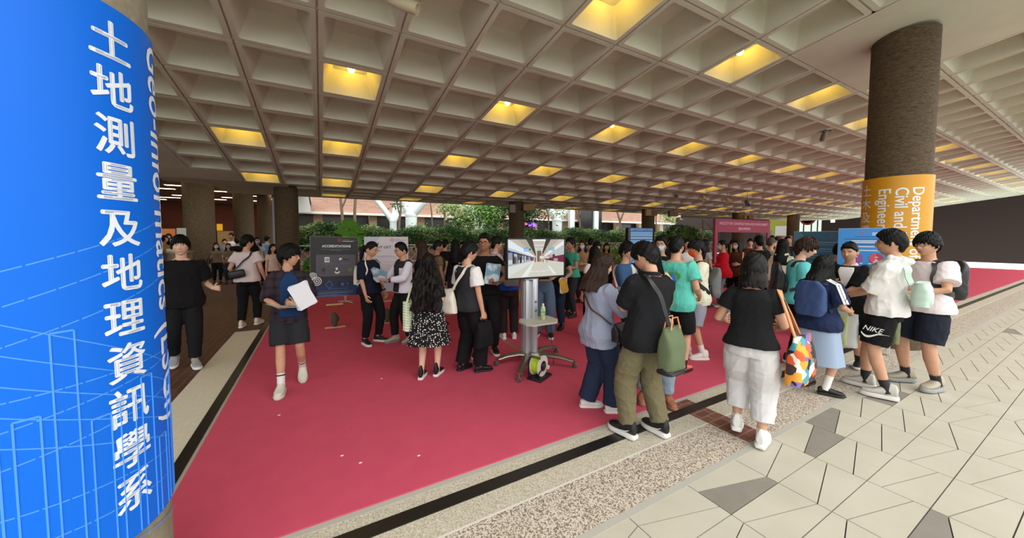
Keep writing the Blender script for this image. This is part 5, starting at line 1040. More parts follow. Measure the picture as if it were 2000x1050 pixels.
# ---- people along the back, in front of the hedge
far('h1', 870, 588, 470, 30, K_, K_, 'man in black with short hair left of the black tee woman', 'm', 'short')
far('h2', 905, 585, 474, 200, DKG, K_, 'woman in charcoal top at the back by the lattice fence', 'f', 'bob')
far('h3', 962, 596, 468, 190, GRY, K_, 'man in grey tee at the back behind the pink shirt man', 'm', 'short')
far('h4', 1152, 574, 467, 10, GRY, DKG, 'man in grey shirt at the back facing the hedge', 'm', 'short')
far('h5', 1183, 580, 476, 170, cloth(150, 110, 80), K_, 'short person in light brown top by the potted greens', 'f', 'bob')
far('h6', 1338, 606, 469, 160, WHT, K_, 'woman in white top with black shawl between turquoise tee and cream tee', 'f', 'long')
far('h7', 1372, 598, 470, 40, cloth(180, 176, 170), K_, 'woman in pale jacket behind the cream tee man', 'f', 'long')
far('h8', 1308, 576, 466, 180, DKG, K_, 'man in charcoal tee at the back below the second screen', 'm', 'short')
far('h9', 1355, 574, 467, 200, K_, K_, 'man in black at the back left of the arch', 'm', 'fringe')
far('h10', 1462, 566, 468, 180, BRN, K_, 'man in dark red top passing under the arch', 'm', 'short')
far('h11', 1482, 560, 466, 20, cloth(60, 70, 80), K_, 'woman in slate top passing under the arch', 'f', 'long')
far('h12', 1505, 556, 462, 190, WHT, DKG, 'man in white tee to the right of the arch', 'm', 'short')
far('h13', 1534, 566, 463, 150, K_, K_, 'man in black to the right of the arch with arms down', 'm', 'crop')
# ================================================================ THINGS ON THE DISPLAY FLOOR
M_SIL = mat('brushed_aluminium', C(196, 198, 202), .35, .6); M_STEEL = mat('cast_metal', C(150, 140, 128), .3, .85); M_BLKP = mat('black_plastic', C(18, 18, 20), .4); M_WHTP = mat('white_plastic', C(214, 212, 204), .5); M_RUB = mat('grey_rubber', C(90, 88, 86), .7)
WOODL = mat('pale_plywood', C(206, 176, 128), .6, var=(C(190, 158, 110), 8, 5, .3)); ACRY = mat('clear_acrylic', (1, 1, 1, 1), .03, trans=1.0); WOODD = mat('brown_wood', C(130, 88, 50), .6)
def flat(m_, V, F, mi=0): m_.add(V, F, mi)
def emi(name, r, g, b, s=1.0): return mat(name, C(r, g, b), .5, emit=s, spec=0.0)
class Panel:
    """a flat printed or lit picture on a plane: origin = top left corner, x right, y down in unit fractions of w,h"""
    def __init__(s, o, x, down, w, h, n): s.o = np.asarray(o, float); s.x = nrm(x); s.d = nrm(down); s.w = w; s.h = h; s.n = nrm(n); s.k = 0
    def P(s, u, v, l=0): return s.o+s.x*u*s.w+s.d*v*s.h+s.n*l
    def poly(s, mb, pts, mi=0, lift=None):
        s.k += 1; l = .0006+.00012*s.k if lift is None else lift; mb.add([s.P(u, v, l) for u, v in pts], [tuple(range(len(pts)))], mi)
    def rect(s, mb, u0, v0, u1, v1, mi=0, lift=None): s.poly(mb, [(u0, v0), (u1, v0), (u1, v1), (u0, v1)], mi, lift)
    def disc(s, mb, u, v, r, mi=0, r2=0.0, a0=0, a1=360, n=40):
        s.k += 1; l = .0006+.00012*s.k; A = np.radians(np.linspace(a0, a1, n)); asp = s.w/s.h
        if r2 > 0:
            for p, q in zip(A[:-1], A[1:]): mb.add([s.P(u+r_*math.cos(t), v+r_*math.sin(t)*asp, l) for r_, t in ((r2, p), (r, p), (r, q), (r2, q))], [(0, 1, 2, 3)], mi)
        else: mb.add([s.P(u, v, l)]+[s.P(u+r*math.cos(t), v+r*math.sin(t)*asp, l) for t in A], [(0, i, i+1) for i in range(1, n)], mi)
    def text(s, mb, body, u, v, size, mi=0, bold=0.0, align='LEFT', width=None):
        s.k += 1; text_on(mb, body, s.P(u, v), s.x, -s.d, size, bold, align, mi, .0006+.00012*s.k, width)
# ---- big screen on its trolley
tc = gp(1035, 708); tx, ty = tc[0], tc[1]
root = empty('screen_trolley', (tx, ty, .010), 0, 'silver wheeled screen trolley with a small shelf standing on the red carpet', 'trolley')
def loc(p): g_ = gp(*p); return np.array([g_[0]-tx, g_[1]-ty, 0])
mb = MB()
mb.box((0, .05, .60), (.20, .10, 1.10), 0, .008); mb.box((-.065, .0, .62), (.055, .07, 1.12), 0, .006); mb.box((.055, -.01, .62), (.085, .08, 1.12), 0, .006); mb.box((.055, -.053, .58), (.05, .006, 1.0), 0, .002); mb.build('column', M_SIL, root, 30)
mb = MB(); mb.box((-.055, .02, 1.32), (.045, .05, .60), 0, .005); mb.box((.055, .01, 1.32), (.07, .06, .60), 0, .005); mb.box((0, .05, 1.30), (.15, .05, .56), 0, .005); mb.build('inner_column', M_SIL, root, 30)
mb = MB(); mb.box((.0, .01, 1.175), (.215, .115, .022), 0, .006); mb.build('collar', M_SIL, root, 30)
for z in (.86, .735):
    k_ = MB(); k_.lathe([(.018, 0), (.018, .008), (.010, .010), (.010, .006)], n=20, M=frame4((.055, -.055, z), (1, 0, 0), (0, 0, 1), (0, -1, 0))); k_.build('knob', M_STEEL, root, 40)
mb = MB(); mb.prism([(-.18, -.36), (.20, -.36), (.30, -.24), (.30, .02), (-.16, .02), (-.24, -.10), (-.24, -.28)], .605, .628); mb.build('shelf', mat('shelf_laminate', C(186, 182, 168), .5), root, 30)
cast = [loc((970, 716)), loc((1014, 748)), loc((1123, 720)), loc((1088, 690))]
for c in cast:
    l_ = MB(); u = nrm(c); e = c-u*.02; P = [np.array([0, 0, .10])+u*.02, u*np.linalg.norm(c)*.35+(0, 0, .135), u*np.linalg.norm(c)*.7+(0, 0, .125), e+(0, 0, .095)]
    l_.tube(P, [.075, .058, .046, .036], 12, 0, (1, .55), (0, 0, 1)); lo = l_.build('leg', M_STEEL, root, True)
    s_ = MB(); s_.cyl(c+(0, 0, .05), c+(0, 0, .10), .013, None, 12); s_.box(c+(0, 0, .058), (.032, .05, .012), 0, .004); w_ = MB()
    for dx in (-.012, .012): w_.cyl(c+(dx-.007, .014, .030), c+(dx+.007, .014, .030), .030, None, 18)
    s_.build('caster_fork', M_STEEL, lo, True); w_.build('caster_wheel', M_RUB, lo, 30)
MB().lathe([(.10, .03), (.11, .06), (.10, .12), (.07, .15)], n=24).build('base_hub', M_STEEL, root, True)
# screen itself
yT = ty-.10; TLp, TRp = at_y(991.5, 465, yT), at_y(1106, 465, yT); BLp = at_y(991, 547, yT); wT, hT = TRp[0]-TLp[0], TLp[2]-BLp[2]
tv = empty('television', ((TLp[0]+TRp[0])/2, yT+.03, BLp[2]), 0, 'large flat television showing a train station platform on the silver trolley', 'television'); cx_, cz_ = 0, hT/2
B0 = .016
mb = MB(); mb.box((0, .03, cz_), (wT, .045, hT), 0, .006); mb.box((0, .065, cz_-.02), (wT*.6, .05, hT*.6), 0, .015); mb.build('casing', M_BLKP, tv, 30)
mb = MB()
for (c, d) in (((0, .0, hT-B0/2), (wT, .03, B0)), ((0, .0, B0*.6), (wT, .03, B0*1.2)), ((-wT/2+B0/2, .0, cz_), (B0, .03, hT)), ((wT/2-B0/2, .0, cz_), (B0, .03, hT))): mb.box(c, d, 0, .003)
mb.build('bezel', M_BLKP, tv, 30)
sc_w, sc_h = wT-2*B0, hT-B0*2.2
Pn = Panel((-sc_w/2, .004, hT-B0), (1, 0, 0), (0, 0, -1), sc_w, sc_h, (0, -1, 0)); SC = []; 
def sm(r, g, b): 
    m = emi('screen_%d_%d_%d' % (r, g, b), r, g, b, .42); 
    if m not in SC: SC.append(m)
    return SC.index(m)
mb = MB(); R_ = Pn.rect; PO = Pn.poly
R_(mb, 0, 0, 1, 1, sm(206, 200, 186)); vx, vy = .50, .52
PO(mb, [(0, .64), (.44, .545), (.56, .545), (1, .64), (1, 1), (0, 1)], sm(214, 212, 198)); PO(mb, [(0, .70), (.42, .56), (.45, .58), (.0, .98)], sm(222, 226, 222)); PO(mb, [(.43, .60), (.45, .60), (.34, .98), (.22, 1.0)], sm(236, 242, 240)); PO(mb, [(.70, .72), (.73, .72), (.86, .95), (.80, .96)], sm(236, 240, 236))
PO(mb, [(0, 0), (.16, 0), (.47, .46), (.46, .48)], sm(196, 190, 178)); PO(mb, [(.16, 0), (.31, 0), (.48, .44), (.47, .46)], sm(182, 176, 160)); PO(mb, [(.31, 0), (.42, 0), (.485, .42), (.475, .44)], sm(72, 62, 54)); PO(mb, [(.42, 0), (.66, 0), (.60, .36), (.485, .36)], sm(200, 196, 186))
for v0, v1, a in ((.0, .04, .0), (.15, .165, .4), (.245, .255, .66), (.29, .30, .78)):
    k0 = .42+.075*v0/.4*1.0; R_(mb, .425+v0*.18, v0, .655-v0*.17, v1, sm(250, 252, 250))
PO(mb, [(.66, 0), (.75, 0), (.59, .44), (.58, .42)], sm(62, 54, 50)); PO(mb, [(.75, 0), (.90, 0), (.60, .46), (.59, .44)], sm(186, 178, 164)); PO(mb, [(.90, 0), (1, 0), (1, .04), (.61, .48), (.60, .46)], sm(206, 200, 190))
PO(mb, [(0, .04), (.02, .0), (.46, .45), (.44, .47), (0, .20)], sm(232, 240, 246)); PO(mb, [(1, .02), (1, .14), (.62, .48), (.60, .46)], sm(236, 242, 246)); PO(mb, [(0, .20), (.44, .465), (.44, .50), (0, .27)], sm(196, 206, 216))
PO(mb, [(0, .27), (.44, .48), (.44, .56), (0, .65)], sm(52, 52, 62))
for k in range(9):
    u0 = .01+.43*(1-.78**k); u1 = u0+.07*.78**k; t = lambda u: (.27+(u/.44)*.21, .65-(u/.44)*.09); a, b = t(u0), t(u1); q = k % 3
    PO(mb, [(u0, a[0]+.06*(1-u0*2)), (u1, b[0]+.06*(1-u1*2)), (u1, b[1]), (u0, a[1])], sm(*((150, 156, 166), (196, 200, 210), (96, 92, 110))[q])); PO(mb, [(u0, a[1]-.12*(1-u0*2)), (u1, b[1]-.12*(1-u1*2)), (u1, b[1]), (u0, a[1])], sm(206, 214, 218))
PO(mb, [(.04, .29), (.08, .31), (.08, .36), (.04, .34)], sm(60, 80, 220)); PO(mb, [(.0, .65), (.44, .56), (.44, .565), (0, .70)], sm(176, 172, 160))
for u in (.10, .125, .20): R_(mb, u, .46, u+.02, .64-.1*u, sm(30, 26, 30)); R_(mb, u+.002, .42, u+.016, .46, sm(150, 110, 100))
PO(mb, [(1, .14), (1, .44), (.66, .50), (.62, .48)], sm(196, 200, 196)); PO(mb, [(1, .42), (1, .64), (.70, .57), (.66, .50)], sm(112, 34, 66)); PO(mb, [(.62, .48), (.82, .40), (.84, .56), (.64, .55)], sm(96, 40, 56)); R_(mb, .50, .30, .57, .60, sm(112, 100, 82)); R_(mb, .535, .53, .58, .60, sm(190, 128, 70))
for (u0, v0, u1, v1, c) in ((.545, .44, .62, .52, (232, 222, 216)), (.57, .38, .63, .45, (206, 150, 136)), (.63, .46, .72, .52, (216, 200, 198)), (.72, .42, .78, .50, (196, 160, 160)), (.60, .52, .612, .62, (60, 40, 44)), (.67, .53, .68, .63, (70, 50, 50)), (.80, .52, .88, .60, (176, 160, 160)), (.455, .48, .475, .60, (60, 40, 50)), (.40, .47, .44, .56, (170, 60, 110)), (.44, .46, .46, .58, (200, 190, 186))): R_(mb, u0, v0, u1, v1, sm(*c))
for (u0, u1) in ((.265, .345), (.755, .815)): R_(mb, u0, .23, u1, .32, sm(150, 200, 240)); R_(mb, u0, .225, u1, .235, sm(40, 60, 200))
for (u0, u1) in ((.345, .365), (.725, .75)): R_(mb, u0, .235, u1, .29, sm(60, 190, 140))
R_(mb, .515, .25, .54, .28, sm(80, 210, 190)); R_(mb, .365, .245, .385, .285, sm(24, 24, 26))
for u in np.linspace(.37, .63, 14): R_(mb, u, .845+.01*math.sin(u*60), u+.011, .868, sm(248, 250, 250))
for u in (.67, .685, .70): R_(mb, u, .83, u+.010, .855, sm(248, 250, 250))
mb.build('picture', SC, tv)
mb = MB(); mb.box((0, .004, 0.004), (wT*.08, .004, .004)); mb.build('maker_badge', M_SIL, tv)
# bottle on the shelf
p = at_y(1060.5, 629, ty-.16); bo = empty('drink_bottle', (p[0], p[1], .6385), 0, 'clear bottle of green tea standing on the trolley shelf', 'bottle')
MB().lathe([(.001, 0), (.030, .002), (.033, .010), (.032, .05), (.033, .10), (.033, .15), (.026, .175), (.014, .192), (.013, .20)], n=24).build('bottle_body', mat('tea_plastic', C(176, 170, 120), .15, spec=.6, var=(C(196, 200, 170), 12, 2, .2)), bo, True)
MB().lathe([(.0335, .06), (.0338, .07), (.0338, .145), (.0335, .15)], n=24).build('bottle_label', mat('tea_label', C(92, 150, 84), .5, var=(C(190, 210, 160), 25, 3, .1)), bo, True); MB().lathe([(.015, .198), (.0155, .215), (.014, .219), (.001, .219)], n=20).build('cap', M_WHTP, bo, True)
# hanging flex
c0 = np.array([tx+.30, ty-.08, .605]); e0 = loc((1075, 700))+np.array([tx, ty, 0]); MBc = MB(); Pc, _ = dense([c0, c0+(0.005, 0, -.3), (c0[0]-.01, c0[1]-.08, .16), (c0[0]-.10, c0[1]-.20, .05)], 24); MBc.tube(Pc, .005, 8); tag(MBc.build('power_flex', M_BLKP, None, True), 'thin black flex hanging from the trolley shelf down to the reel', 'cable')
# cable reel
p = gp(1054, 738); rr = empty('cable_reel', (p[0], p[1], .010), math.radians(26), 'white cable reel wound with lime yellow cable at the foot of the trolley', 'cable reel')
CA = frame4((0, 0, .155), (1, 0, 0), (0, 0, 1), (0, -1, 0)); A = dict(n=40, M=CA)
MB().lathe([(.128, .035), (.128, .045), (.06, .05), (.055, .044)], **A).build('front_disc', M_WHTP, rr, 40); MB().lathe([(.128, -.075), (.128, -.065), (.05, -.065)], **A).build('rear_disc', M_WHTP, rr, 40)
prof = []
for k in range(10): z = -.062+k*.0105; prof += [(.098, z-.004), (.106, z), (.098, z+.004)]
MB().lathe(prof, **A).build('wound_cable', mat('lime_cable', C(190, 214, 40), .45), rr, True); MB().lathe([(.062, .045), (.062, .056), (.001, .058)], **A).build('socket_plate', M_BLKP, rr, 40)
for k in range(4):
    a = math.pi/4+k*math.pi/2; q = np.array([.032*math.cos(a), -.058, .155+.032*math.sin(a)]); MB().lathe([(.017, 0), (.017, .003), (.014, .003), (.013, -.004)], n=18, M=frame4(q, (1, 0, 0), (0, 0, 1), (0, -1, 0))).build('socket', mat('socket_brown', C(90, 80, 68), .5), rr, 40)
mb = MB(); mb.box((.085, -.066, .12), (.045, .04, .045), 0, .008); mb.build('plug', M_WHTP, rr, 40); mb = MB(); mb.box((0, 0, .015), (.30, .20, .028), 0, .010); mb.tube([(-.13, .08, .02), (-.13, .085, .22), (-.13, .06, .285), (-.11, .0, .29)], .011, 10); mb.tube([(-.12, -.05, .02), (-.12, -.06, .10), (0, -.07, .15)], .008, 8); mb.build('reel_stand', M_BLKP, rr, 40); MB().tube([(-.115, .03, .29), (-.115, -.07, .288)], .016, 12).build('carry_handle', mat('olive_plastic', C(84, 84, 60), .5), rr, 40)
# ---- display boards on clear easels
def easel(px, py, label, lean_z, mw):
    p = gp(px, py); e = empty('easel', (p[0], p[1], .010), 0, label, 'easel'); mb = MB(); mb.box((0, 0, .009), (.36, .075, .018), 0, .003); mb.box((0, .16, .009), (.075, .36, .018), 0, .003); mb.build('foot_plank', mw, e)
    for sx in (-.075, .075): MB().box((sx, .06, lean_z/2+.02), (.012, .03, lean_z), 0, .002).build('clear_upright', ACRY, e)
    MB().box((0, .03, lean_z+.03), (.30, .09, .02), 0, .003).build('ledge', WOODL, e); MB().box((0, .10, lean_z+.45), (.05, .012, .95), 0, .002).build('back_bar', ACRY, e); return p
p1 = easel(655, 640, 'clear acrylic easel with pale plank feet under the dark accreditations board', .42, WOODL); p2 = easel(757, 631, 'clear acrylic easel with plank feet under the pale list board', .42, WOODL)
STONE = mat('mossy_stone', C(78, 78, 62), .9, bump=(20, .8, .02), var=(C(58, 62, 48), 14, 4, .3))
for (p, n_) in ((p1, 'mossy green stone weighting the easel of the dark accreditations board'), (p2, 'mossy green stone weighting the easel of the pale list board')):
    r = np.random.default_rng(int(p[0]*99) % 97); mb = MB(); mb.sphere((0, 0, 0), (.075, .06, .13), 20, 14); V, F = mb.VF(); V = V*(1+.12*np.sin(V[:, :1]*40+r.uniform(0, 6))+.1*np.sin(V[:, 2:]*33+V[:, :1]*20)); V[:, 2] -= V[:, 2].min(); mb = MB(); mb.add(V, F); o = mb.build('weight_stone', STONE, None, 179); o.location = (p[0], p[1]-.02, .028); tag(o, n_, 'stone', 'stones weighting the easels')
def board(name, label, L, Rr, top, bot, y, m, thick=.012, cat='display board', roll=0.0, mside=None, ends=None):
    if ends: a, b, c = at_depth(L, top, ends[0]), at_depth(Rr, top, ends[1]), at_depth(L, bot, ends[0])
    else: a, b, c = at_y(L, top, y), at_y(Rr, top, y), at_y(L, bot, y)
    w, h = math.hypot(b[0]-a[0], b[1]-a[1]), a[2]-c[2]; o = empty(name, ((a[0]+b[0])/2, (a[1]+b[1])/2, c[2]), 0, label, cat); o.rotation_euler = (0, roll, math.atan2(b[1]-a[1], b[0]-a[0]))
    mb = MB(); mb.box((0, thick/2, h/2), (w, thick, h), 0, .002); mb.build('panel', mside or M_WHTP, o); P = Panel((-w/2, 0, h), (1, 0, 0), (0, 0, -1), w, h, (0, -1, 0)); mb = MB(); P.rect(mb, .003, .002, .997, .998); mb.build('print_ground', m, o); return o, P, w, h
PR = {}
def pm(r, g, b, rough=.55):
    return mat('print_%d_%d_%d' % (r, g, b), C(r, g, b), rough)
# dark accreditations board
o, P, w, h = board('display_board', 'dark display board headed accreditations on a clear easel', 602.5, 697, 462, 582, p1[1]-.02, pm(42, 42, 44), roll=.02)
mats = [pm(84, 82, 90), pm(236, 236, 236), pm(30, 52, 92), pm(66, 104, 160), pm(170, 60, 66), pm(104, 104, 108), pm(190, 180, 200), pm(130, 140, 60), pm(40, 40, 42), pm(20, 26, 40), pm(34, 44, 66)]
mb = MB(); P.rect(mb, .003, .70, .997, .998, 10); P.rect(mb, .003, .82, .997, .998, 2); P.rect(mb, .13, .30, .93, .66, 0); P.rect(mb, .115, .315, .945, .645, 0)
for a in range(4): P.poly(mb, [(.0, .93+.02*a), (.5, .90+.02*a), (.85, .925+.02*a), (.5, .945+.02*a)], 3 if a % 2 else 2)
P.poly(mb, [(.30, .80), (.38, .725), (.47, .80), (.38, .875)], 3); P.poly(mb, [(.32, .80), (.38, .745), (.45, .80), (.38, .855)], 10); P.rect(mb, .36, .868, .78, .875, 3); P.disc(mb, .66, .80, .035, 3); P.disc(mb, .77, .79, .02, 3); P.disc(mb, .585, .745, .014, 9); P.rect(mb, .575, .76, .60, .865, 9); P.poly(mb, [(.565, .77), (.61, .77), (.63, .81), (.55, .81)], 9)
mb.build('print_artwork', mats, o)
mb = MB(); P.text(mb, 'ACCREDITATIONS', .24, .175, h*.054, 0, .02, 'LEFT', w*.60); mb.build('title_lettering', mats[1], o)
mb = MB(); P.disc(mb, .60, .055, .042, 4, .032); P.rect(mb, .578, .05, .622, .06, 4); P.rect(mb, .66, .04, .80, .046, 5); P.rect(mb, .66, .055, .97, .062, 5); P.rect(mb, .66, .07, .90, .079, 6); P.rect(mb, .22, .205, .82, .212, 5); P.rect(mb, .40, .225, .64, .232, 5)
P.rect(mb, .29, .34, .39, .425, 1); 
for x_ in (.315, .345, .37): P.rect(mb, x_-.008, .355, x_+.006, .41, 8)
P.disc(mb, .62, .375, .030, 1); P.disc(mb, .635, .39, .018, 0); P.rect(mb, .68, .37, .80, .39, 8); P.disc(mb, .265, .545, .04, 8); P.disc(mb, .255, .53, .024, 0, .012); P.rect(mb, .23, .605, .31, .612, 8); P.disc(mb, .55, .575, .06, 1, .03, 10, 170); P.rect(mb, .52, .515, .56, .555, 1); P.disc(mb, .82, .555, .042, 7, .03); P.disc(mb, .82, .555, .014, 7)
for u0, u1, v in ((.24, .46, .44), (.29, .40, .452), (.30, .38, .47), (.60, .84, .437), (.66, .77, .452), (.16, .38, .62), (.18, .40, .645), (.41, .67, .62), (.46, .60, .635), (.72, .90, .605), (.74, .88, .625), (.17, .90, .905), (.17, .88, .925), (.17, .90, .945), (.17, .52, .965)): P.rect(mb, u0, v, u1, v+.007, 5)
for u, v, r in ((.055, .645, .075), (.13, .735, .10), (.04, .815, .05)):
    P.disc(mb, u, v, r, 1, r*.82); P.disc(mb, u, v, r*.62, 1, r*.45); P.disc(mb, u, v, r*.24, 1, r*.10)
P.disc(mb, .075, .905, .012, 1); mb.build('print_details', mats, o)
# pale list board
o, P, w, h = board('display_board', 'pale display board headed list behind the woman in navy', 711, 797, 462, 572, p2[1]-.02, pm(214, 202, 208), roll=.0)
mats = [pm(44, 42, 66), pm(180, 176, 192), pm(170, 60, 66), pm(188, 190, 206), pm(150, 150, 168)]
mb = MB(); P.poly(mb, [(.003, .002), (.35, .002), (.16, .18), (.003, .2)], 3); P.rect(mb, .42, .82, .80, .99, 3); P.disc(mb, .62, .06, .044, 2, .034); P.rect(mb, .60, .055, .64, .065, 2)
for u0, u1, v in ((.68, .80, .04), (.68, .95, .057), (.68, .88, .073), (.30, .62, .345), (.08, .70, .36)): P.rect(mb, u0, v, u1, v+.007, 4)
for k in range(26): P.rect(mb, .08, .34+.024*k, .30+.58*((k*37 % 11)/11), .345+.024*k, 1)
mb.build('print_artwork', mats, o)
mb = MB(); P.text(mb, 'LSGI', .055, .145, h*.062, 0, .012, 'LEFT', w*.245); P.text(mb, 'PATENT LIST', .055, .21, h*.062, 0, .012, 'LEFT', w*.535); P.text(mb, '2023', .28, .265, h*.03, 0, .0, 'LEFT', w*.09); mb.build('title_lettering', mats[0], o)
# flattened easel part lying behind
p = gp(675, 590); 
# blue boards by the right column
yb = gp(1700, 700)[1]
o, P, w, h = board('display_board', 'bright blue display board with pie charts beside the orange bannered column', 1638, 1752, 446, 660, yb, pm(64, 148, 226), .03, ends=(5.45, 5.0))
mats = [pm(236, 240, 246), pm(46, 110, 186), pm(150, 92, 176), pm(176, 70, 96), pm(222, 90, 104), pm(120, 180, 236), pm(236, 190, 200)]
mb = MB()
for u0, u1, v, c in ((.30, .88, .072, 1), (.12, .92, .092, 1), (.25, .88, .108, 0), (.27, .75, .122, 0), (.28, .70, .14, 1), (.25, .82, .158, 0), (.24, .84, .192, 0), (.24, .40, .215, 0), (.60, .80, .055, 0), (.60, .95, .040, 0), (.20, .46, .305, 0), (.56, .80, .305, 0), (.10, .90, .345, 0), (.10, .90, .37, 0), (.10, .90, .395, 0), (.10, .90, .42, 5), (.10, .90, .5, 5), (.10, .90, .55, 0), (.10, .8, .6, 0), (.1, .9, .65, 5), (.1, .7, .7, 0)): P.rect(mb, u0, v, u1, v+.008, c)
P.disc(mb, .44, .042, .035, 4, .02)
for u, c, c2 in ((.34, 2, 5), (.69, 3, 4)):
    P.disc(mb, u, .275, .12, c); P.disc(mb, u, .262, .12, c2 if c == 3 else c); P.disc(mb, u, .262, .12, c, 0, -90, 60)
    if c == 3: P.disc(mb, u, .264, .12, 6, 0, 60, 120)
    P.rect(mb, u-.03, .25, u+.03, .256, 0)
mb.build('print_artwork', mats, o)
MB().box((-w/2+.02, .05, -.2), (.04, .05, .85), 0, .004).build('left_post', M_WHTP, o); MB().box((w/2-.02, .05, -.2), (.04, .05, .85), 0, .004).build('right_post', M_WHTP, o)
z0 = o.location[2]
for c in o.children:
    if c.name.startswith(('left_post', 'right_post')):
        for v in c.data.vertices: v.co.z = -z0+.013+(v.co.z+.625)/.85*(z0+.2)
yc = gp(1600, 655)[1]
o, P, w, h = board('display_board', 'dark teal display board standing behind the woman in navy jacket', 1551, 1648, 452, 612, yc, pm(38, 84, 112), .03, ends=(7.2, 6.7))
mats = [pm(70, 116, 140), pm(28, 66, 92), pm(110, 134, 150), pm(86, 74, 120)]
mb = MB(); P.poly(mb, [(.003, .002), (.12, .002), (.32, .12), (.003, .10)], 0); P.disc(mb, .80, .06, .05, 3, .03)
for k in range(18): P.rect(mb, .38 if k < 2 else .3, .10+.026*k, .95 if k % 3 else .8, .108+.026*k, (1, 2, 0)[k % 3])
mb.build('print_artwork', mats, o); MB().box((0, .05, -.1), (.5, .05, .6), 0, .004).build('stand', M_BLKP, o)
for c in o.children:
    if c.name.startswith('stand'):
        zz = o.location[2]
        for v in c.data.vertices: v.co.z = -zz+.01+(v.co.z+.4)/.6*(zz+.2)
# second screen further back
yd = at_depth(1250, 463, 9.2)[1]
a, b, c = at_y(1228, 445, yd), at_y(1275, 445, yd), at_y(1228, 476, yd); w, h = b[0]-a[0], 1.0
o = empty('information_screen', ((a[0]+b[0])/2, yd, .010), 0, 'tall black information screen showing a blue lake picture near the back', 'screen'); zt = a[2]
MB().box((0, .05, zt/2), (w+.03, .10, zt), 0, .012).build('cabinet', M_BLKP, o)
ma = [emi('lake_sky', 110, 160, 214, .3), emi('lake_hill', 84, 124, 176, .3), emi('lake_water', 130, 170, 216, .3), emi('lake_dark', 70, 104, 150, .3), emi('lake_pale', 176, 204, 230, .3)]
P = Panel((-w/2+.07, -.002, zt-.015), (1, 0, 0), (0, 0, -1), w-.08, (a[2]-c[2])*2.2, (0, -1, 0)); mb = MB(); P.rect(mb, 0, 0, 1, 1, 0); P.rect(mb, 0, .06, 1, .30, 4); P.poly(mb, [(0, .07), (.2, .03), (.45, .06), (.7, .02), (1, .05), (1, .11), (0, .11)], 1); P.rect(mb, 0, .12, 1, .22, 2); P.rect(mb, 0, .23, 1, .26, 3); P.rect(mb, 0, .30, 1, .33, 3); P.rect(mb, 0, .34, 1, 1, 2); mb.build('picture', ma, o)
# entrance arch
MAG = mat('magenta_board', C(150, 44, 76), .6); TRUSS = mat('grey_brown_truss', C(120, 98, 88), .6)
d0 = 14.0; q = at_depth(1396, 463, d0); ya = q[1]; a, b, c = at_y(1396, 427, ya), at_y(1503, 432, ya), at_y(1396, 453.5, ya); xl, xr, zt, zb = a[0], b[0], a[2], c[2]
o = empty('entrance_arch', ((xl+xr)/2, ya, .010), 0, 'magenta entrance arch with a faculty title across the top', 'arch'); W2 = (xr-xl)/2
MB().box((0, .0, (zt+zb)/2), (2*W2, .06, zt-zb), 0, .004).build('title_beam', MAG, o); MB().box((-W2+.10, 0, zb/2), (.20, .06, zb), 0, .004).build('post', MAG, o); MB().box((W2-.10, 0, zb/2), (.20, .06, zb), 0, .004).build('post', MAG, o)
mb = MB(); P = Panel((-W2, -.031, zt), (1, 0, 0), (0, 0, -1), 2*W2, zt-zb, (0, -1, 0)); P.text(mb, 'FACULTY OF CONSTRUCTION AND ENVIRONMENT', .07, .42, .15, 0, .008, 'LEFT', 2*W2*.88); mb.build('title_lettering', mat('pink_print', C(226, 186, 200), .6), o)
mb = MB(); P.text(mb, '建設及環境學院', .39, .80, .13, 0, .008, 'LEFT', 2*W2*.22); mb.build('chinese_lettering', mat('pink_print', C(226, 186, 200), .6), o)
for x_ in (-W2+.02, W2-.02):
    mb = MB()
    for y_ in (.05, .50): mb.box((x_, y_, zt/2), (.04, .04, zt), 0)
    for k in range(int(zt/.4)): mb.tube([(x_, .06, .1+.4*k), (x_, .49, .1+.4*k)], .014, 6); mb.tube([(x_, .06, .1+.4*k), (x_, .49, .5+.4*k)], .012, 6)
    mb.build('truss', TRUSS, o)
# ---- things hung from the soffit
def spot(px, py, dep, lab, yaw, L=.26, r=.065, m=M_WHTP, tilt=40):
    p = at_depth(px, py, dep); i = p[0]-CELL_X0; s = p[1]/math.cos(TH)-S0; zc = ceil_pt(i, min(s, 10))[2]; o = empty('spotlight', (p[0], p[1], p[2]), math.radians(yaw), lab, 'spotlight'); R3 = np.array(rotx(math.radians(tilt))); M = np.eye(4); M[:3, :3] = R3
    MB().lathe([(.001, -L/2), (r*.7, -L/2), (r*.8, -L/2+.02), (r, 0), (r, L/2), (r*.85, L/2), (r*.8, L/2-.05), (.001, L/2-.06)], n=24, M=M@frame4((0, 0, 0), (1, 0, 0), (0, 0, 1), (0, -1, 0))).build('lamp_housing', m, o, 40)
    MB().tube([(0, 0, .02), (0, .0, r+.03), (0, .0, max(.12, zc-p[2]))], .011, 8).build('hanger', M_BLKP, o); mb = MB(); mb.box((0, 0, max(.12, zc-p[2])-.012), (.30, .035, .024), 0, .004); mb.build('mounting_rail', M_BLKP, o)
spot(788, 8, 4.1, 'large cream spotlight hanging at the top of the near ceiling', 60, .36, .07, mat('cream_metal', C(206, 196, 166), .45), 20); spot(1609, 264, 9.3, 'grey spotlight hanging left of the right hand column', 120, .34, .06, mat('grey_metal', C(110, 106, 98), .5), 30)
for k, (px, py, l_, m) in enumerate(((1320, 379, 'dark spotlight, first of four on the rail from the left', M_RUB), (1374, 386, 'lit cream spotlight, second of four on the rail', WOODL), (1421, 390, 'lit cream spotlight, third of four on the rail', WOODL), (1459, 396, 'dark spotlight, last of four on the rail from the left', M_RUB))): spot(px, py, 16.4, l_, -35, .30, .085, m, 50)
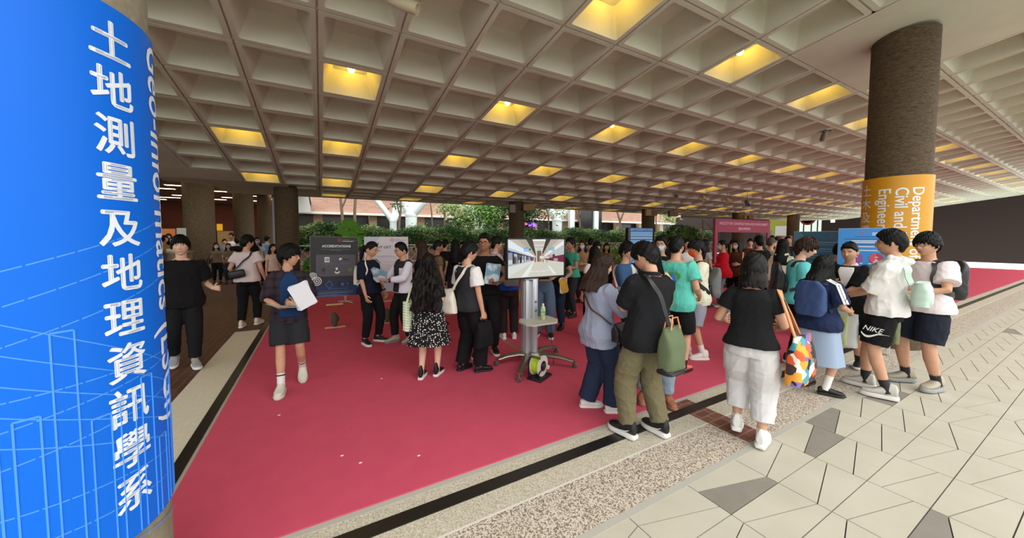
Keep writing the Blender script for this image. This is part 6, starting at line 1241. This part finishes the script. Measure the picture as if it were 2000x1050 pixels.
def wallbox(name, label, cat, L, T, Rr, Bt, dep, m, depth=.25, parts=()):
    a, b, c = at_depth(L, T, dep), at_depth(Rr, T, dep), at_depth(L, Bt, dep); w = np.linalg.norm(b-a); h = a[2]-c[2]; ctr = (at_depth((L+Rr)/2, Bt, dep)); o = empty(name, ctr, -YAW, label, cat); MB().box((0, depth/2, h/2), (w, depth, h), 0, min(.02, h*.1)).build('cabinet', m, o); return o, w, h
SPK = mat('tan_speaker', C(176, 132, 84), .6); SPKD = mat('brown_speaker', C(112, 76, 46), .6)
for L, T, Rr, Bt, dep, l_, m in ((1262, 408, 1284, 421, 19.6, 'tan wooden loudspeaker box by the second back column', SPK), (1308, 411, 1325, 422, 19.8, 'brown wooden loudspeaker box right of the second back column', SPKD), (1463, 420, 1472, 427, 22.5, 'small brown loudspeaker box above the entrance arch', SPKD)):
    o, w, h = wallbox('loudspeaker', l_, 'loudspeaker', L, T, Rr, Bt, dep, m); MB().box((w*.22, -.004, h/2), (w*.5, .012, h*.86), 0, .003).build('front_grille', SPKD, o); MB().tube([(0, .12, h), (0, .12, h+max(.03, ceil_pt(0, min(10, o.location[1]/math.cos(TH)-S0))[2]-o.location[2]-h))], .02, 8).build('bracket', M_BLKP, o)
o, w, h = wallbox('beige_junction_box', 'beige box on an arm at the top of the first back column', 'box', 1022, 398, 1044, 411, 15.8, mat('beige_metal', C(150, 124, 76), .6)); MB().box((-w*.5, .1, h*.5), (.12, .06, .06), 0, .01).build('arm', SPKD, o)
o, w, h = wallbox('wall_plate', 'pale notice plate fixed high on the first back column', 'plate', 995.5, 399, 1007, 415, 15.85, mat('plate_pink', C(150, 128, 118), .6), .04)
# ================================================================ GARDEN AND COURTYARD
GR = [mat('leaf_green', C(96, 132, 66), .6, spec=.3), mat('leaf_dark', C(52, 84, 42), .6, spec=.3), mat('leaf_pale', C(158, 180, 122), .6, spec=.3), mat('leaf_bright', C(98, 154, 52), .55, spec=.3)]
def leaves(mb, pts, L, Wd, rng, mi, droop=.4, upb=.0):
    n = len(pts); d = rng.normal(size=(n, 3)); d[:, 2] = d[:, 2]*.5-droop+upb; d /= np.linalg.norm(d, axis=1, keepdims=True); s_ = np.cross(d, rng.normal(size=(n, 3))); s_ /= np.linalg.norm(s_, axis=1, keepdims=True)+1e-9; l = L*rng.uniform(.6, 1.3, (n, 1)); w_ = Wd*rng.uniform(.7, 1.3, (n, 1)); nn = np.cross(d, s_)
    V = np.stack([pts, pts+d*l*.45+s_*w_+nn*l*.06, pts+d*l-nn*l*.10, pts+d*l*.45-s_*w_+nn*l*.06], 1).reshape(-1, 3); F = [(4*i, 4*i+1, 4*i+2, 4*i+3) for i in range(n)]; o0 = mb.n; mb.v.append(V); mb.f += [tuple(a+o0 for a in f) for f in F]; mb.m += [int(x) for x in np.broadcast_to(mi, n)]; mb.n += len(V)
def raw(mb, name, mats, parent=None):
    V, F = mb.VF(); me = bpy.data.meshes.new(name); me.from_pydata(V.tolist(), [], F)
    for m in mats: me.materials.append(m)
    me.polygons.foreach_set('material_index', mb.m); return link(name, me, parent)
rg = np.random.default_rng(21); YH = 17.6; xA, xB = at_y(560, 440, YH)[0], at_y(1382, 440, YH)[0]
hd = empty('hedge', ((xA+xB)/2, YH, 1.25), 0, 'long leafy green hedge along the back edge of the display floor', 'hedge'); cx0 = (xA+xB)/2
core = MB(); n = 60; R = []
for k in range(n+1):
    x = xA+(xB-xA)*k/n-cx0; tp = 1.02+.10*math.sin(x*1.3)+.08*math.sin(x*3.1); R.append(np.array([(x, -.28, .08), (x, .5, .08), (x, .5, tp-.12), (x, .1, tp-.02), (x, -.28, tp-.22)]))
core.rings(R); core.build('hedge_core', GR[1], hd)
N_ = 30000; mb = MB(); u = rg.uniform(0, 1, N_)**1.35; x = (u*(xB-xA)+xA-cx0); tp = 1.02+.10*np.sin(x*1.3)+.08*np.sin(x*3.1); s_ = rg.uniform(0, 1, N_); front = s_ < .72
y = np.where(front, -.30+rg.normal(0, .10, N_), rg.uniform(-.3, .5, N_)); z = np.where(front, rg.uniform(-.02, 1, N_)*tp, tp-.05+rg.normal(0, .07, N_)); sz = 1+u*1.0
tone = np.sin(x*2.3+z*4)+rg.normal(0, .9, N_); mi = np.where(tone > .7, 2, np.where(tone < -.5, 1, 0)); leaves(mb, np.stack([x, y, z], 1), .17, .022, rg, mi); raw(mb, 'foliage', GR, hd)
# planter, brick, lattice fence
m_bwall = mat('courtyard_brick', C(172, 128, 110), .8); brick_nodes(m_bwall, C(182, 138, 120), C(160, 116, 100), C(188, 170, 156), 1.0, .24, .075, .010, (math.pi/2, 0, 0))
struct(MB().box(((xA+xB)/2, 17.7, .64), (xB-xA+.5, .5, 1.25)).build('planter_wall', m_bwall)); 
WL = mat('white_lattice', C(214, 208, 198), .6); lt = empty('lattice_fence', ((xA+xB)/2, 17.1, 0), 0, 'white diagonal lattice fence in front of the planter and hedge', 'fence'); mb = MB(); x = xA-cx0
while x < xB-cx0:
    mb.box((0, 0, 0), (.022, .016, 1.05), 0, 0, frame4((x, 0, 1.02), rotx(0)@roty(.75)@np.array([1, 0, 0]), (0, 1, 0), roty(.75)@np.array([0, 0, 1]))); mb.box((0, 0, 0), (.022, .016, 1.05), 0, 0, frame4((x+.3, .018, 1.02), roty(-.75)@np.array([1, 0, 0]), (0, 1, 0), roty(-.75)@np.array([0, 0, 1]))); x += .42
mb.build('lattice', WL, lt); mb = MB(); mb.box((0, 0, 1.42), (xB-xA, .04, .05)); mb.box((0, 0, .62), (xB-xA, .04, .05)); mb.build('rails', WL, lt)
def shrub(name, label, px, dep, z0, rx, rz, n, L, Wd, ms, cat='shrub', seed=1, up=.3, group=None):
    q = at_depth(px, 463, dep); r = np.random.default_rng(seed); o = empty(name, (q[0], q[1], 0), 0, label, cat, group); d = r.normal(size=(n, 3)); d /= np.linalg.norm(d, axis=1, keepdims=True); p = d*r.uniform(.35, 1, (n, 1))**.5*np.array([rx, rx*.7, rz])+np.array([0, 0, z0]); mb = MB(); leaves(mb, p, L, Wd, r, r.integers(0, len(ms), n), -.1, up); raw(mb, 'foliage', ms, o); mb = MB()
    for k in range(5): a = k*1.26; mb.tube([(0, 0, 0.0), (.3*rx*math.cos(a), .2*rx*math.sin(a), z0*.6), (.6*rx*math.cos(a), .5*rx*math.sin(a), z0)], [.02, .014, .006], 6)
    mb.build('stems', mat('bark', C(92, 76, 58), .9), o); return o
shrub('shrub', 'bright green broad leaved shrub between the column and the dark board', 607, 11.8, .55, .24, .55, 700, .16, .05, [GR[3], GR[0]], 'shrub', 2); shrub('shrub', 'low bright green bush left of the second screen at the back', 1198, 14.2, 1.05, .9, .35, 900, .15, .04, [GR[3], GR[2]], 'shrub', 3); shrub('shrub', 'dark green bush behind the second screen', 1330, 18.5, 1.7, 1.3, .75, 1800, .2, .03, [GR[1], GR[0]], 'shrub', 4)
# fan palm rising behind the dark board
q = at_depth(685, 463, 12.6); o = empty('fan_palm', (q[0], q[1], 0), 0, 'bright green fan palm rising behind the dark accreditations board', 'palm'); mb = MB()
for k, (dx, dz, s_, tl) in enumerate(((-.05, 2.12, .42, .2), (.22, 1.9, .36, -.5), (-.30, 1.86, .34, .7), (.1, 1.62, .36, .1), (.38, 1.66, .28, -.9))):
    for j in range(13):
        a = math.radians(-100+200*j/12)+tl; t = np.array([math.sin(a), -.15, math.cos(a)]); b = np.array([math.cos(a), 0, -math.sin(a)]); c = np.array([dx, 0, dz]); w_ = s_*.14; mb.add([c, c+t*s_*.6+b*w_, c+t*s_+(0, -.05, -.04), c+t*s_*.6-b*w_], [(0, 1, 2, 3)], 0)
raw(mb, 'fronds', [GR[3]], o); mb = MB()
for dx, dz in ((-.05, 2.12), (.22, 1.9), (-.3, 1.86), (.1, 1.62), (.38, 1.66)): mb.tube([(0, 0, .0), (dx*.3, 0, 1.1), (dx, .02, dz)], [.03, .02, .01], 6)
mb.build('stalks', GR[0], o)
BARK = mat('tree_bark', C(110, 92, 74), .9)
def tree(px, dep, label, pts, clouds, seed, group='slim trees in the courtyard'):
    """pts: branches as lists of (pixel x, pixel y, radius)"""
    q = at_depth(px, 463, dep); o = empty('tree', (q[0], q[1], 0), 0, label, 'tree', group); mb = MB(); r = np.random.default_rng(seed); g0 = at_depth(pts[0][0][0], pts[0][0][1], dep)-np.array([q[0], q[1], 0]); g0[2] = 0; mb.tube([g0, g0+(0, 0, 1.9)], pts[0][0][2], 8)
    for br in pts: mb.tube([at_depth(x, y, dep)-np.array([q[0], q[1], 0]) for x, y, _ in br], [w_ for _, _, w_ in br], 8)
    mb.build('trunk', BARK, o, True); lf = MB()
    for cx_, cy_, rad, n, mi in clouds:
        c = at_depth(cx_, cy_, dep)-np.array([q[0], q[1], 0]); d = r.normal(size=(n, 3))*rad/1.6; leaves(lf, c+d, .20, .05, r, np.full(n, mi), .3)
    if clouds: raw(lf, 'foliage', GR, o)
D = 20
tree(668, D, 'slim forked tree trunk beyond the hedge right of the first column', [[(669, 462, .09), (668, 415, .08), (665, 385, .07), (663, 360, .06)], [(667, 408, .05), (674, 392, .045), (684, 370, .03)]], [], 1)
tree(693, D, 'straight slim tree trunk right of the forked one beyond the hedge', [[(692, 462, .09), (693, 410, .08), (695, 370, .07)]], [], 2); tree(782, D, 'dark twisting tree trunk in front of the white branching column', [[(779, 462, .07), (780, 430, .07), (783, 410, .06), (782, 380, .05)], [(781, 420, .05), (777, 405, .04), (773, 392, .03)]], [(775, 400, .25, 60, 1)], 3); tree(842, D, 'thin bent tree stem beyond the hedge', [[(846, 462, .05), (843, 415, .04), (839, 385, .03)]], [], 4)
tree(868, D, 'small leafy tree beyond the hedge left of the round green tree', [[(869, 462, .06), (868, 420, .05), (867, 395, .04)], [(868, 415, .03), (880, 400, .02)]], [(870, 402, .5, 260, 2), (885, 408, .5, 220, 2)], 5); tree(935, 21, 'bushy pale green tree just left of the first back column', [[(938, 462, .07), (936, 425, .06), (930, 400, .05)]], [(925, 418, .8, 900, 2), (950, 410, .7, 800, 3), (960, 428, .6, 500, 0), (905, 428, .6, 500, 0)], 6); tree(975, 21.2, 'dark round tree partly behind the first back column', [[(984, 462, .06), (984, 400, .05)]], [(985, 408, .75, 700, 1), (1030, 416, .9, 1100, 1), (1026, 404, .6, 500, 1)], 7)
tree(1070, D+2.5, 'slim bare tree with a pale column behind it', [[(1072, 462, .06), (1071, 420, .05), (1066, 402, .05)], [(1071, 412, .04), (1078, 400, .03)]], [(1090, 415, .4, 90, 2)], 8); tree(1130, D+4, 'small forked bare tree before the dark doorway', [[(1134, 462, .07), (1132, 430, .06), (1124, 408, .05)], [(1131, 420, .05), (1134, 408, .04)]], [], 9); tree(1212, D+6.5, 'bare V shaped tree near the second back column', [[(1212, 462, .08), (1211, 432, .08), (1203, 405, .06)], [(1211, 432, .07), (1222, 405, .05)]], [], 10); tree(1296, D+9, 'pale leafed tree just right of the second back column', [[(1282, 462, .07), (1281, 420, .05), (1285, 400, .04)]], [(1300, 418, .55, 300, 2), (1310, 428, .4, 160, 2)], 11)
# far building
yW = 34.0; m_fb = mat('far_brick', C(206, 160, 140), .85); brick_nodes(m_fb, C(182, 140, 120), C(164, 120, 102), C(176, 152, 138), 1.0, .5, .14, .02, (math.pi/2, 0, 0))
zb = at_y(700, 416, yW)[2]; xa, xb = at_y(560, 416, yW)[0], at_y(1420, 416, yW)[0]
struct(MB().box(((xa+xb)/2, yW+.3, zb+4), (xb-xa, .6, 8)).build('wall_far', m_fb)); struct(MB().box(((xa+xb)/2, yW, zb-.10), (xb-xa, .9, .2)).build('trim_7', M_WHTP))
m_dg = mat('dark_glass', C(34, 32, 30), .2); struct(MB().box(((xa+xb)/2, yW+1.5, zb/2), (xb-xa, .2, zb)).build('window_1', m_dg))
for k in range(14): x = xa+(xb-xa)*(k+.5)/14; struct(MB().box((x, yW+.9, zb/2), (.7, .5, zb)).build('column', mat('cream_column', C(170, 150, 120), .7)))
# white soffit piece at the far left and the dark doorway
a = at_y(592, 388, 24); MBs = MB(); P4 = [at_y(580, 375, 24), at_y(601, 375, 24), at_y(608, 415, 24), at_y(580, 415, 24)]; MBs.add([p for p in P4]+[p+np.array([0, .3, 0]) for p in P4], [(0, 1, 2, 3), (7, 6, 5, 4), (0, 4, 5, 1), (1, 5, 6, 2), (2, 6, 7, 3), (3, 7, 4, 0)]); struct(MBs.build('wall_side', mat('pale_panel', C(200, 204, 200), .7)))
MINTW = mat('white_steel', C(208, 222, 220), .45)
def ycol(px, base_py, dep, arms, r, label):
    q = at_depth(px, 463, dep); o = empty('branching_column', (q[0], q[1], 0), 0, label, 'column', 'white branching columns in the courtyard'); mb = MB(); J = at_depth(px, base_py, dep)-np.array([q[0], q[1], 0]); mb.tube([np.array([0, 0, 0]), J], [r*1.2, r*1.15], 16); mb.sphere(J, r*1.25, 16, 10); mb.build('stem', MINTW, o, True)
    for (ax_, ay_, dy) in arms: e = at_depth(ax_, ay_, dep+dy)-np.array([q[0], q[1], 0]); MB().tube([J, e], [r*1.0, r*.8], 14).build('branch', MINTW, o, True)
ycol(768, 432, 25, [(728, 380, 0), (778, 375, 2), (800, 385, 3)], .22, 'white forked steel column with a yellowish joint, left of the pair'); ycol(803, 420, 24, [(779, 378, 0), (815, 370, 1), (838, 380, 0), (820, 372, 3)], .34, 'thick white column branching into several arms beyond the hedge'); ycol(935, 448, 24, [(905, 395, 0), (925, 392, 2), (960, 400, 0)], .28, 'white branching column half hidden by the pale green tree'); ycol(1088, 430, 25, [(1066, 398, 0), (1112, 402, 0), (1098, 398, 3)], .30, 'white V shaped column left of the dark doorway')
struct(MB().box(at_y(1153, 428, 33.2)+np.array([0, 0, -.6]), (3.6, .3, 4.6)).build('window_2', m_dg))
for px in (1116, 1163): struct(MB().box(at_y(px, 425, 33)+np.array([0, 0, -.5]), (.7, .4, 4.8)).build('window_frame', MINTW))
# courtyard ground
# ================================================================ LEFT HALL
zl = 4.65; m_hc = mat('hall_ceiling', C(150, 128, 116), .8); struct(MB().box((-8.3, 27, zl+.1), (15.5, 20.5, .2)).build('ceiling_hall', m_hc))
m_rw = mat('dark_red_wall', C(96, 44, 34), .7); struct(MB().box((-8, 37, 2.4), (16.5, .3, 4.8)).build('wall_back', m_rw)); m_bw = mat('brown_wall', C(84, 68, 58), .8); struct(MB().box((-16.2, 19, 2.4), (.3, 37, 4.8)).build('wall_left', m_bw))
LT = mat('hall_light', (1.0, .78, .42, 1), .5, emit=5.0); k0 = None; n_ = 0
for iy, y in enumerate(np.arange(17.6, 36, 1.9)):
    for ix, x in enumerate(np.arange(-14.5, -.8, 2.6)):
        xx = x+(1.3 if iy % 2 else 0); p = np.array([xx, y, zl]); d = p-np.array([0, 0, EYE]); dp = d@CF; px = CXP+FPX*(d@CR)/dp
        if not (300 < px < 545): continue
        n_ += 1
        if k0 is None:
            k0 = empty('hall_ceiling_light', p, 0, 'l', 'ceiling light', 'strip lights in the hall ceiling'); MB().box((0, 0, -.012), (1.25, .34, .03), 0, .006).build('light_frame', M_WHTP, k0); MB().box((0, 0, -.030), (1.17, .26, .012), 0, .003).build('diffuser', LT, k0); o = k0
        else: o = dup(k0); o.location = tuple(p)
        o['label'] = 'warm recessed strip light in the hall ceiling beyond the brick walkway'
def slab_box(name, label, cat, L, T, Rr, Bt, y, m, d=.1):
    a, b, c = at_y(L, T, y), at_y(Rr, T, y), at_y(L, Bt, y); c[2] = max(c[2], .011) if Bt < 900 else .011; o = MB().box(((a[0]+b[0])/2, y+d/2, (a[2]+c[2])/2), (b[0]-a[0], d, a[2]-c[2]), 0, .01).build(name, m); return tag(o, label, cat)
ORB = mat('orange_booth', C(214, 120, 50), .6)
p = at_y(322, 470, 20); o = empty('exhibition_booth', (p[0], 20, 0), 0, 'orange topped exhibition booth beside the blue banner', 'booth'); a, b, c = at_y(300, 446, 20), at_y(342, 446, 20), at_y(300, 462, 20); MB().box(((a[0]+b[0])/2-p[0], .3, (a[2]+c[2])/2), (b[0]-a[0], .6, a[2]-c[2]), 0, .02).build('fascia', ORB, o)
for x_ in (a[0]+.05, b[0]-.05): MB().box((x_-p[0], .3, c[2]/2), (.08, .08, c[2])).build('post', ORB, o)
MB().box(((a[0]+b[0])/2-p[0], .6, c[2]/2), (b[0]-a[0], .04, c[2])).build('back_panel', cloth(110, 70, 50), o)
p = at_y(355, 462, 17.4); o = empty('notice_board', (p[0], 17.4, 0), 0, 'pale green white notice board on a post left of the wide column', 'notice board'); a, b, c = at_y(346, 445, 17.4), at_y(364, 445, 17.4), at_y(346, 464, 17.4); MB().box((0, 0, (a[2]+c[2])/2), (b[0]-a[0], .03, a[2]-c[2]), 0, .004).build('panel', mat('pale_board', C(190, 200, 186), .6), o)
for x_ in (-.15, .15): MB().box((x_, 0.02, c[2]/2), (.03, .03, c[2])).build('post', M_BLKP, o)
slab_box('yellow_sign', 'bright yellow sign panel on the red wall between the columns', 'sign', 423, 437, 434, 450, 36.73, mat('yellow_sign', C(236, 170, 20), .5, emit=.35)); slab_box('white_counter_panel', 'pale counter with notices along the far red wall', 'counter', 424, 451, 462, 999, 36.2, mat('counter_pale', C(190, 164, 120), .7), .5)
a, b = at_y(322, 492, 11.8), at_y(350, 492, 11.8); o = empty('reception_desk', ((a[0]+b[0])/2, 12.0, 0), 0, 'cream reception desk beside the blue banner', 'desk'); MB().box((0, 0, a[2]/2), (b[0]-a[0]+.3, .5, a[2]-.04), 0, .01).build('desk_body', mat('cream_desk', C(170, 146, 112), .7), o); MB().box((0, -.02, a[2]-.01), (b[0]-a[0]+.36, .56, .04), 0, .006).build('desk_top', mat('cream_top', C(196, 172, 136), .6), o)
p = at_y(337, 491, 11.9); tag(MB().box((p[0], 11.95, a[2]+.045), (.22, .16, .07), 0, .01).build('tissue_box', M_WHTP), 'small white box on the cream reception desk', 'box')
slab_box('white_pole', 'thin white metal pole between the two tall columns', 'pole', 530.5, 385, 535, 999, 15.0, mat('pole_grey', C(170, 168, 172), .5), .1)
# ================================================================ RIGHT END
xR = 42.0; m_dk = mat('dark_brown_wall', C(44, 30, 25), .8); struct(MB().box((xR+.2, 12, 2.5), (.4, 34, 5)).build('wall_right', m_dk)); struct(MB().box((38.5, 24, 2.0), (9, .3, 4)).build('wall_back_right', m_dk))
def on_right(px, py): d = ray(px, py); t = (xR-.02)/d[0]; q = d*t; return np.array([xR, q[1], q[2]+EYE])
def rpan(name, label, cat, L, T, Rr, Bt, m, th=.06):
    a, b, c = on_right(L, T), on_right(Rr, T), on_right(L, Bt); y0, y1 = sorted((a[1], b[1])); z1 = on_right((L+Rr)/2, T)[2]; z0 = on_right((L+Rr)/2, Bt)[2]; o = MB().box((xR-th/2, (y0+y1)/2, (z0+z1)/2), (th, y1-y0, z1-z0), 0, .01).build(name, m); return (tag(o, label, cat) if label else struct(o)), y0, y1, z0, z1
rpan('green_wall_panel', 'lime green wall panel right of the entrance arch', 'panel', 1503, 424, 1541, 466, mat('lime_panel', C(128, 132, 40), .7)); rpan('framed_notice', 'white framed notice on the lime green panel', 'notice', 1515, 441, 1538, 466, mat('notice_white', C(176, 172, 168), .6), .1)
GLW = emi('bright_pane', 196, 210, 196, .7)
for k, (l, r_) in enumerate(((1561, 1569), (1572, 1584), (1587, 1596), (1599, 1605))): rpan('window_%d' % (k+3), None, None, l, 424, r_, 470, GLW, .05)
rpan('door_1', None, None, 1552, 420, 1612, 424, m_dg, .2)
o, y0, y1, z0, z1 = rpan('bright_window', 'small bright white window high on the dark right wall', 'window', 1623, 424, 1631, 434, emi('white_pane', 246, 246, 240, 1.6))
p = on_right(1583, 427); o = empty('round_logo_sign', (xR-.6, p[1], p[2]), 0, 'round red hanging sign before the bright glass doors', 'sign'); MRED = mat('sign_red', C(150, 44, 40), .5); Mx = frame4((0, 0, 0), (0, 1, 0), (0, 0, 1), (-1, 0, 0)); MB().lathe([(.62, -.03), (.62, .03), (.46, .03), (.46, -.03)], n=40, M=Mx).build('ring', MRED, o, 30); mb = MB(); mb.box((0, 0, .08), (.06, .6, .12)); mb.box((0, 0, -.16), (.06, .6, .12)); mb.build('bars', MRED, o)
slab_box('display_case', 'pale green glass display case beside the arch', 'display case', 1497, 449, 1508, 999, 13.2, mat('case_green', C(150, 180, 170), .4), .4); slab_box('table_boxes', 'stacked pale boxes on the table far right of the arch', 'boxes', 1527, 460, 1548, 999, 12.4, mat('carton', C(150, 130, 110), .8), .4)

# little coloured signs glowing in the courtyard
for px, py, w_, h_, r, g, b, lab in ((1040, 438, .50, .26, 120, 70, 255, 'glowing violet sign in the courtyard beside the first back column'), (1028, 437, .18, .14, 255, 70, 120, 'small pink sign left of the glowing violet sign'), (1030, 453, .16, .16, 255, 40, 50, 'small red sign below the glowing violet sign')):
    q = at_depth(px, py, 21.8); o = empty('courtyard_sign', (q[0], q[1], 0), -YAW, lab, 'sign'); MB().box((0, 0, q[2]), (w_, .06, h_), 0, .01).build('sign_face', emi('sign_%d_%d' % (r, g), r, g, b, 2.0), o); MB().box((0, .04, q[2]/2), (.05, .04, q[2])).build('post', M_BLKP, o)
# folded easel lying behind the boards
q = gp(675, 591); o = empty('folded_easel', (q[0], q[1], .010), .3, 'pale plank and metal feet of another easel behind the dark board', 'easel'); MB().box((0, 0, .30), (.42, .12, .02), 0, .004).build('ledge', WOODL, o); MB().box((0, .0, .15), (.05, .05, .29), 0, .004).build('upright', WOODL, o)
for k in range(4): a = k*math.pi/2+.4; MB().tube([(0, 0, .04), (.26*math.cos(a), .26*math.sin(a), .012)], .012, 8).build('foot_bar', M_SIL, o)
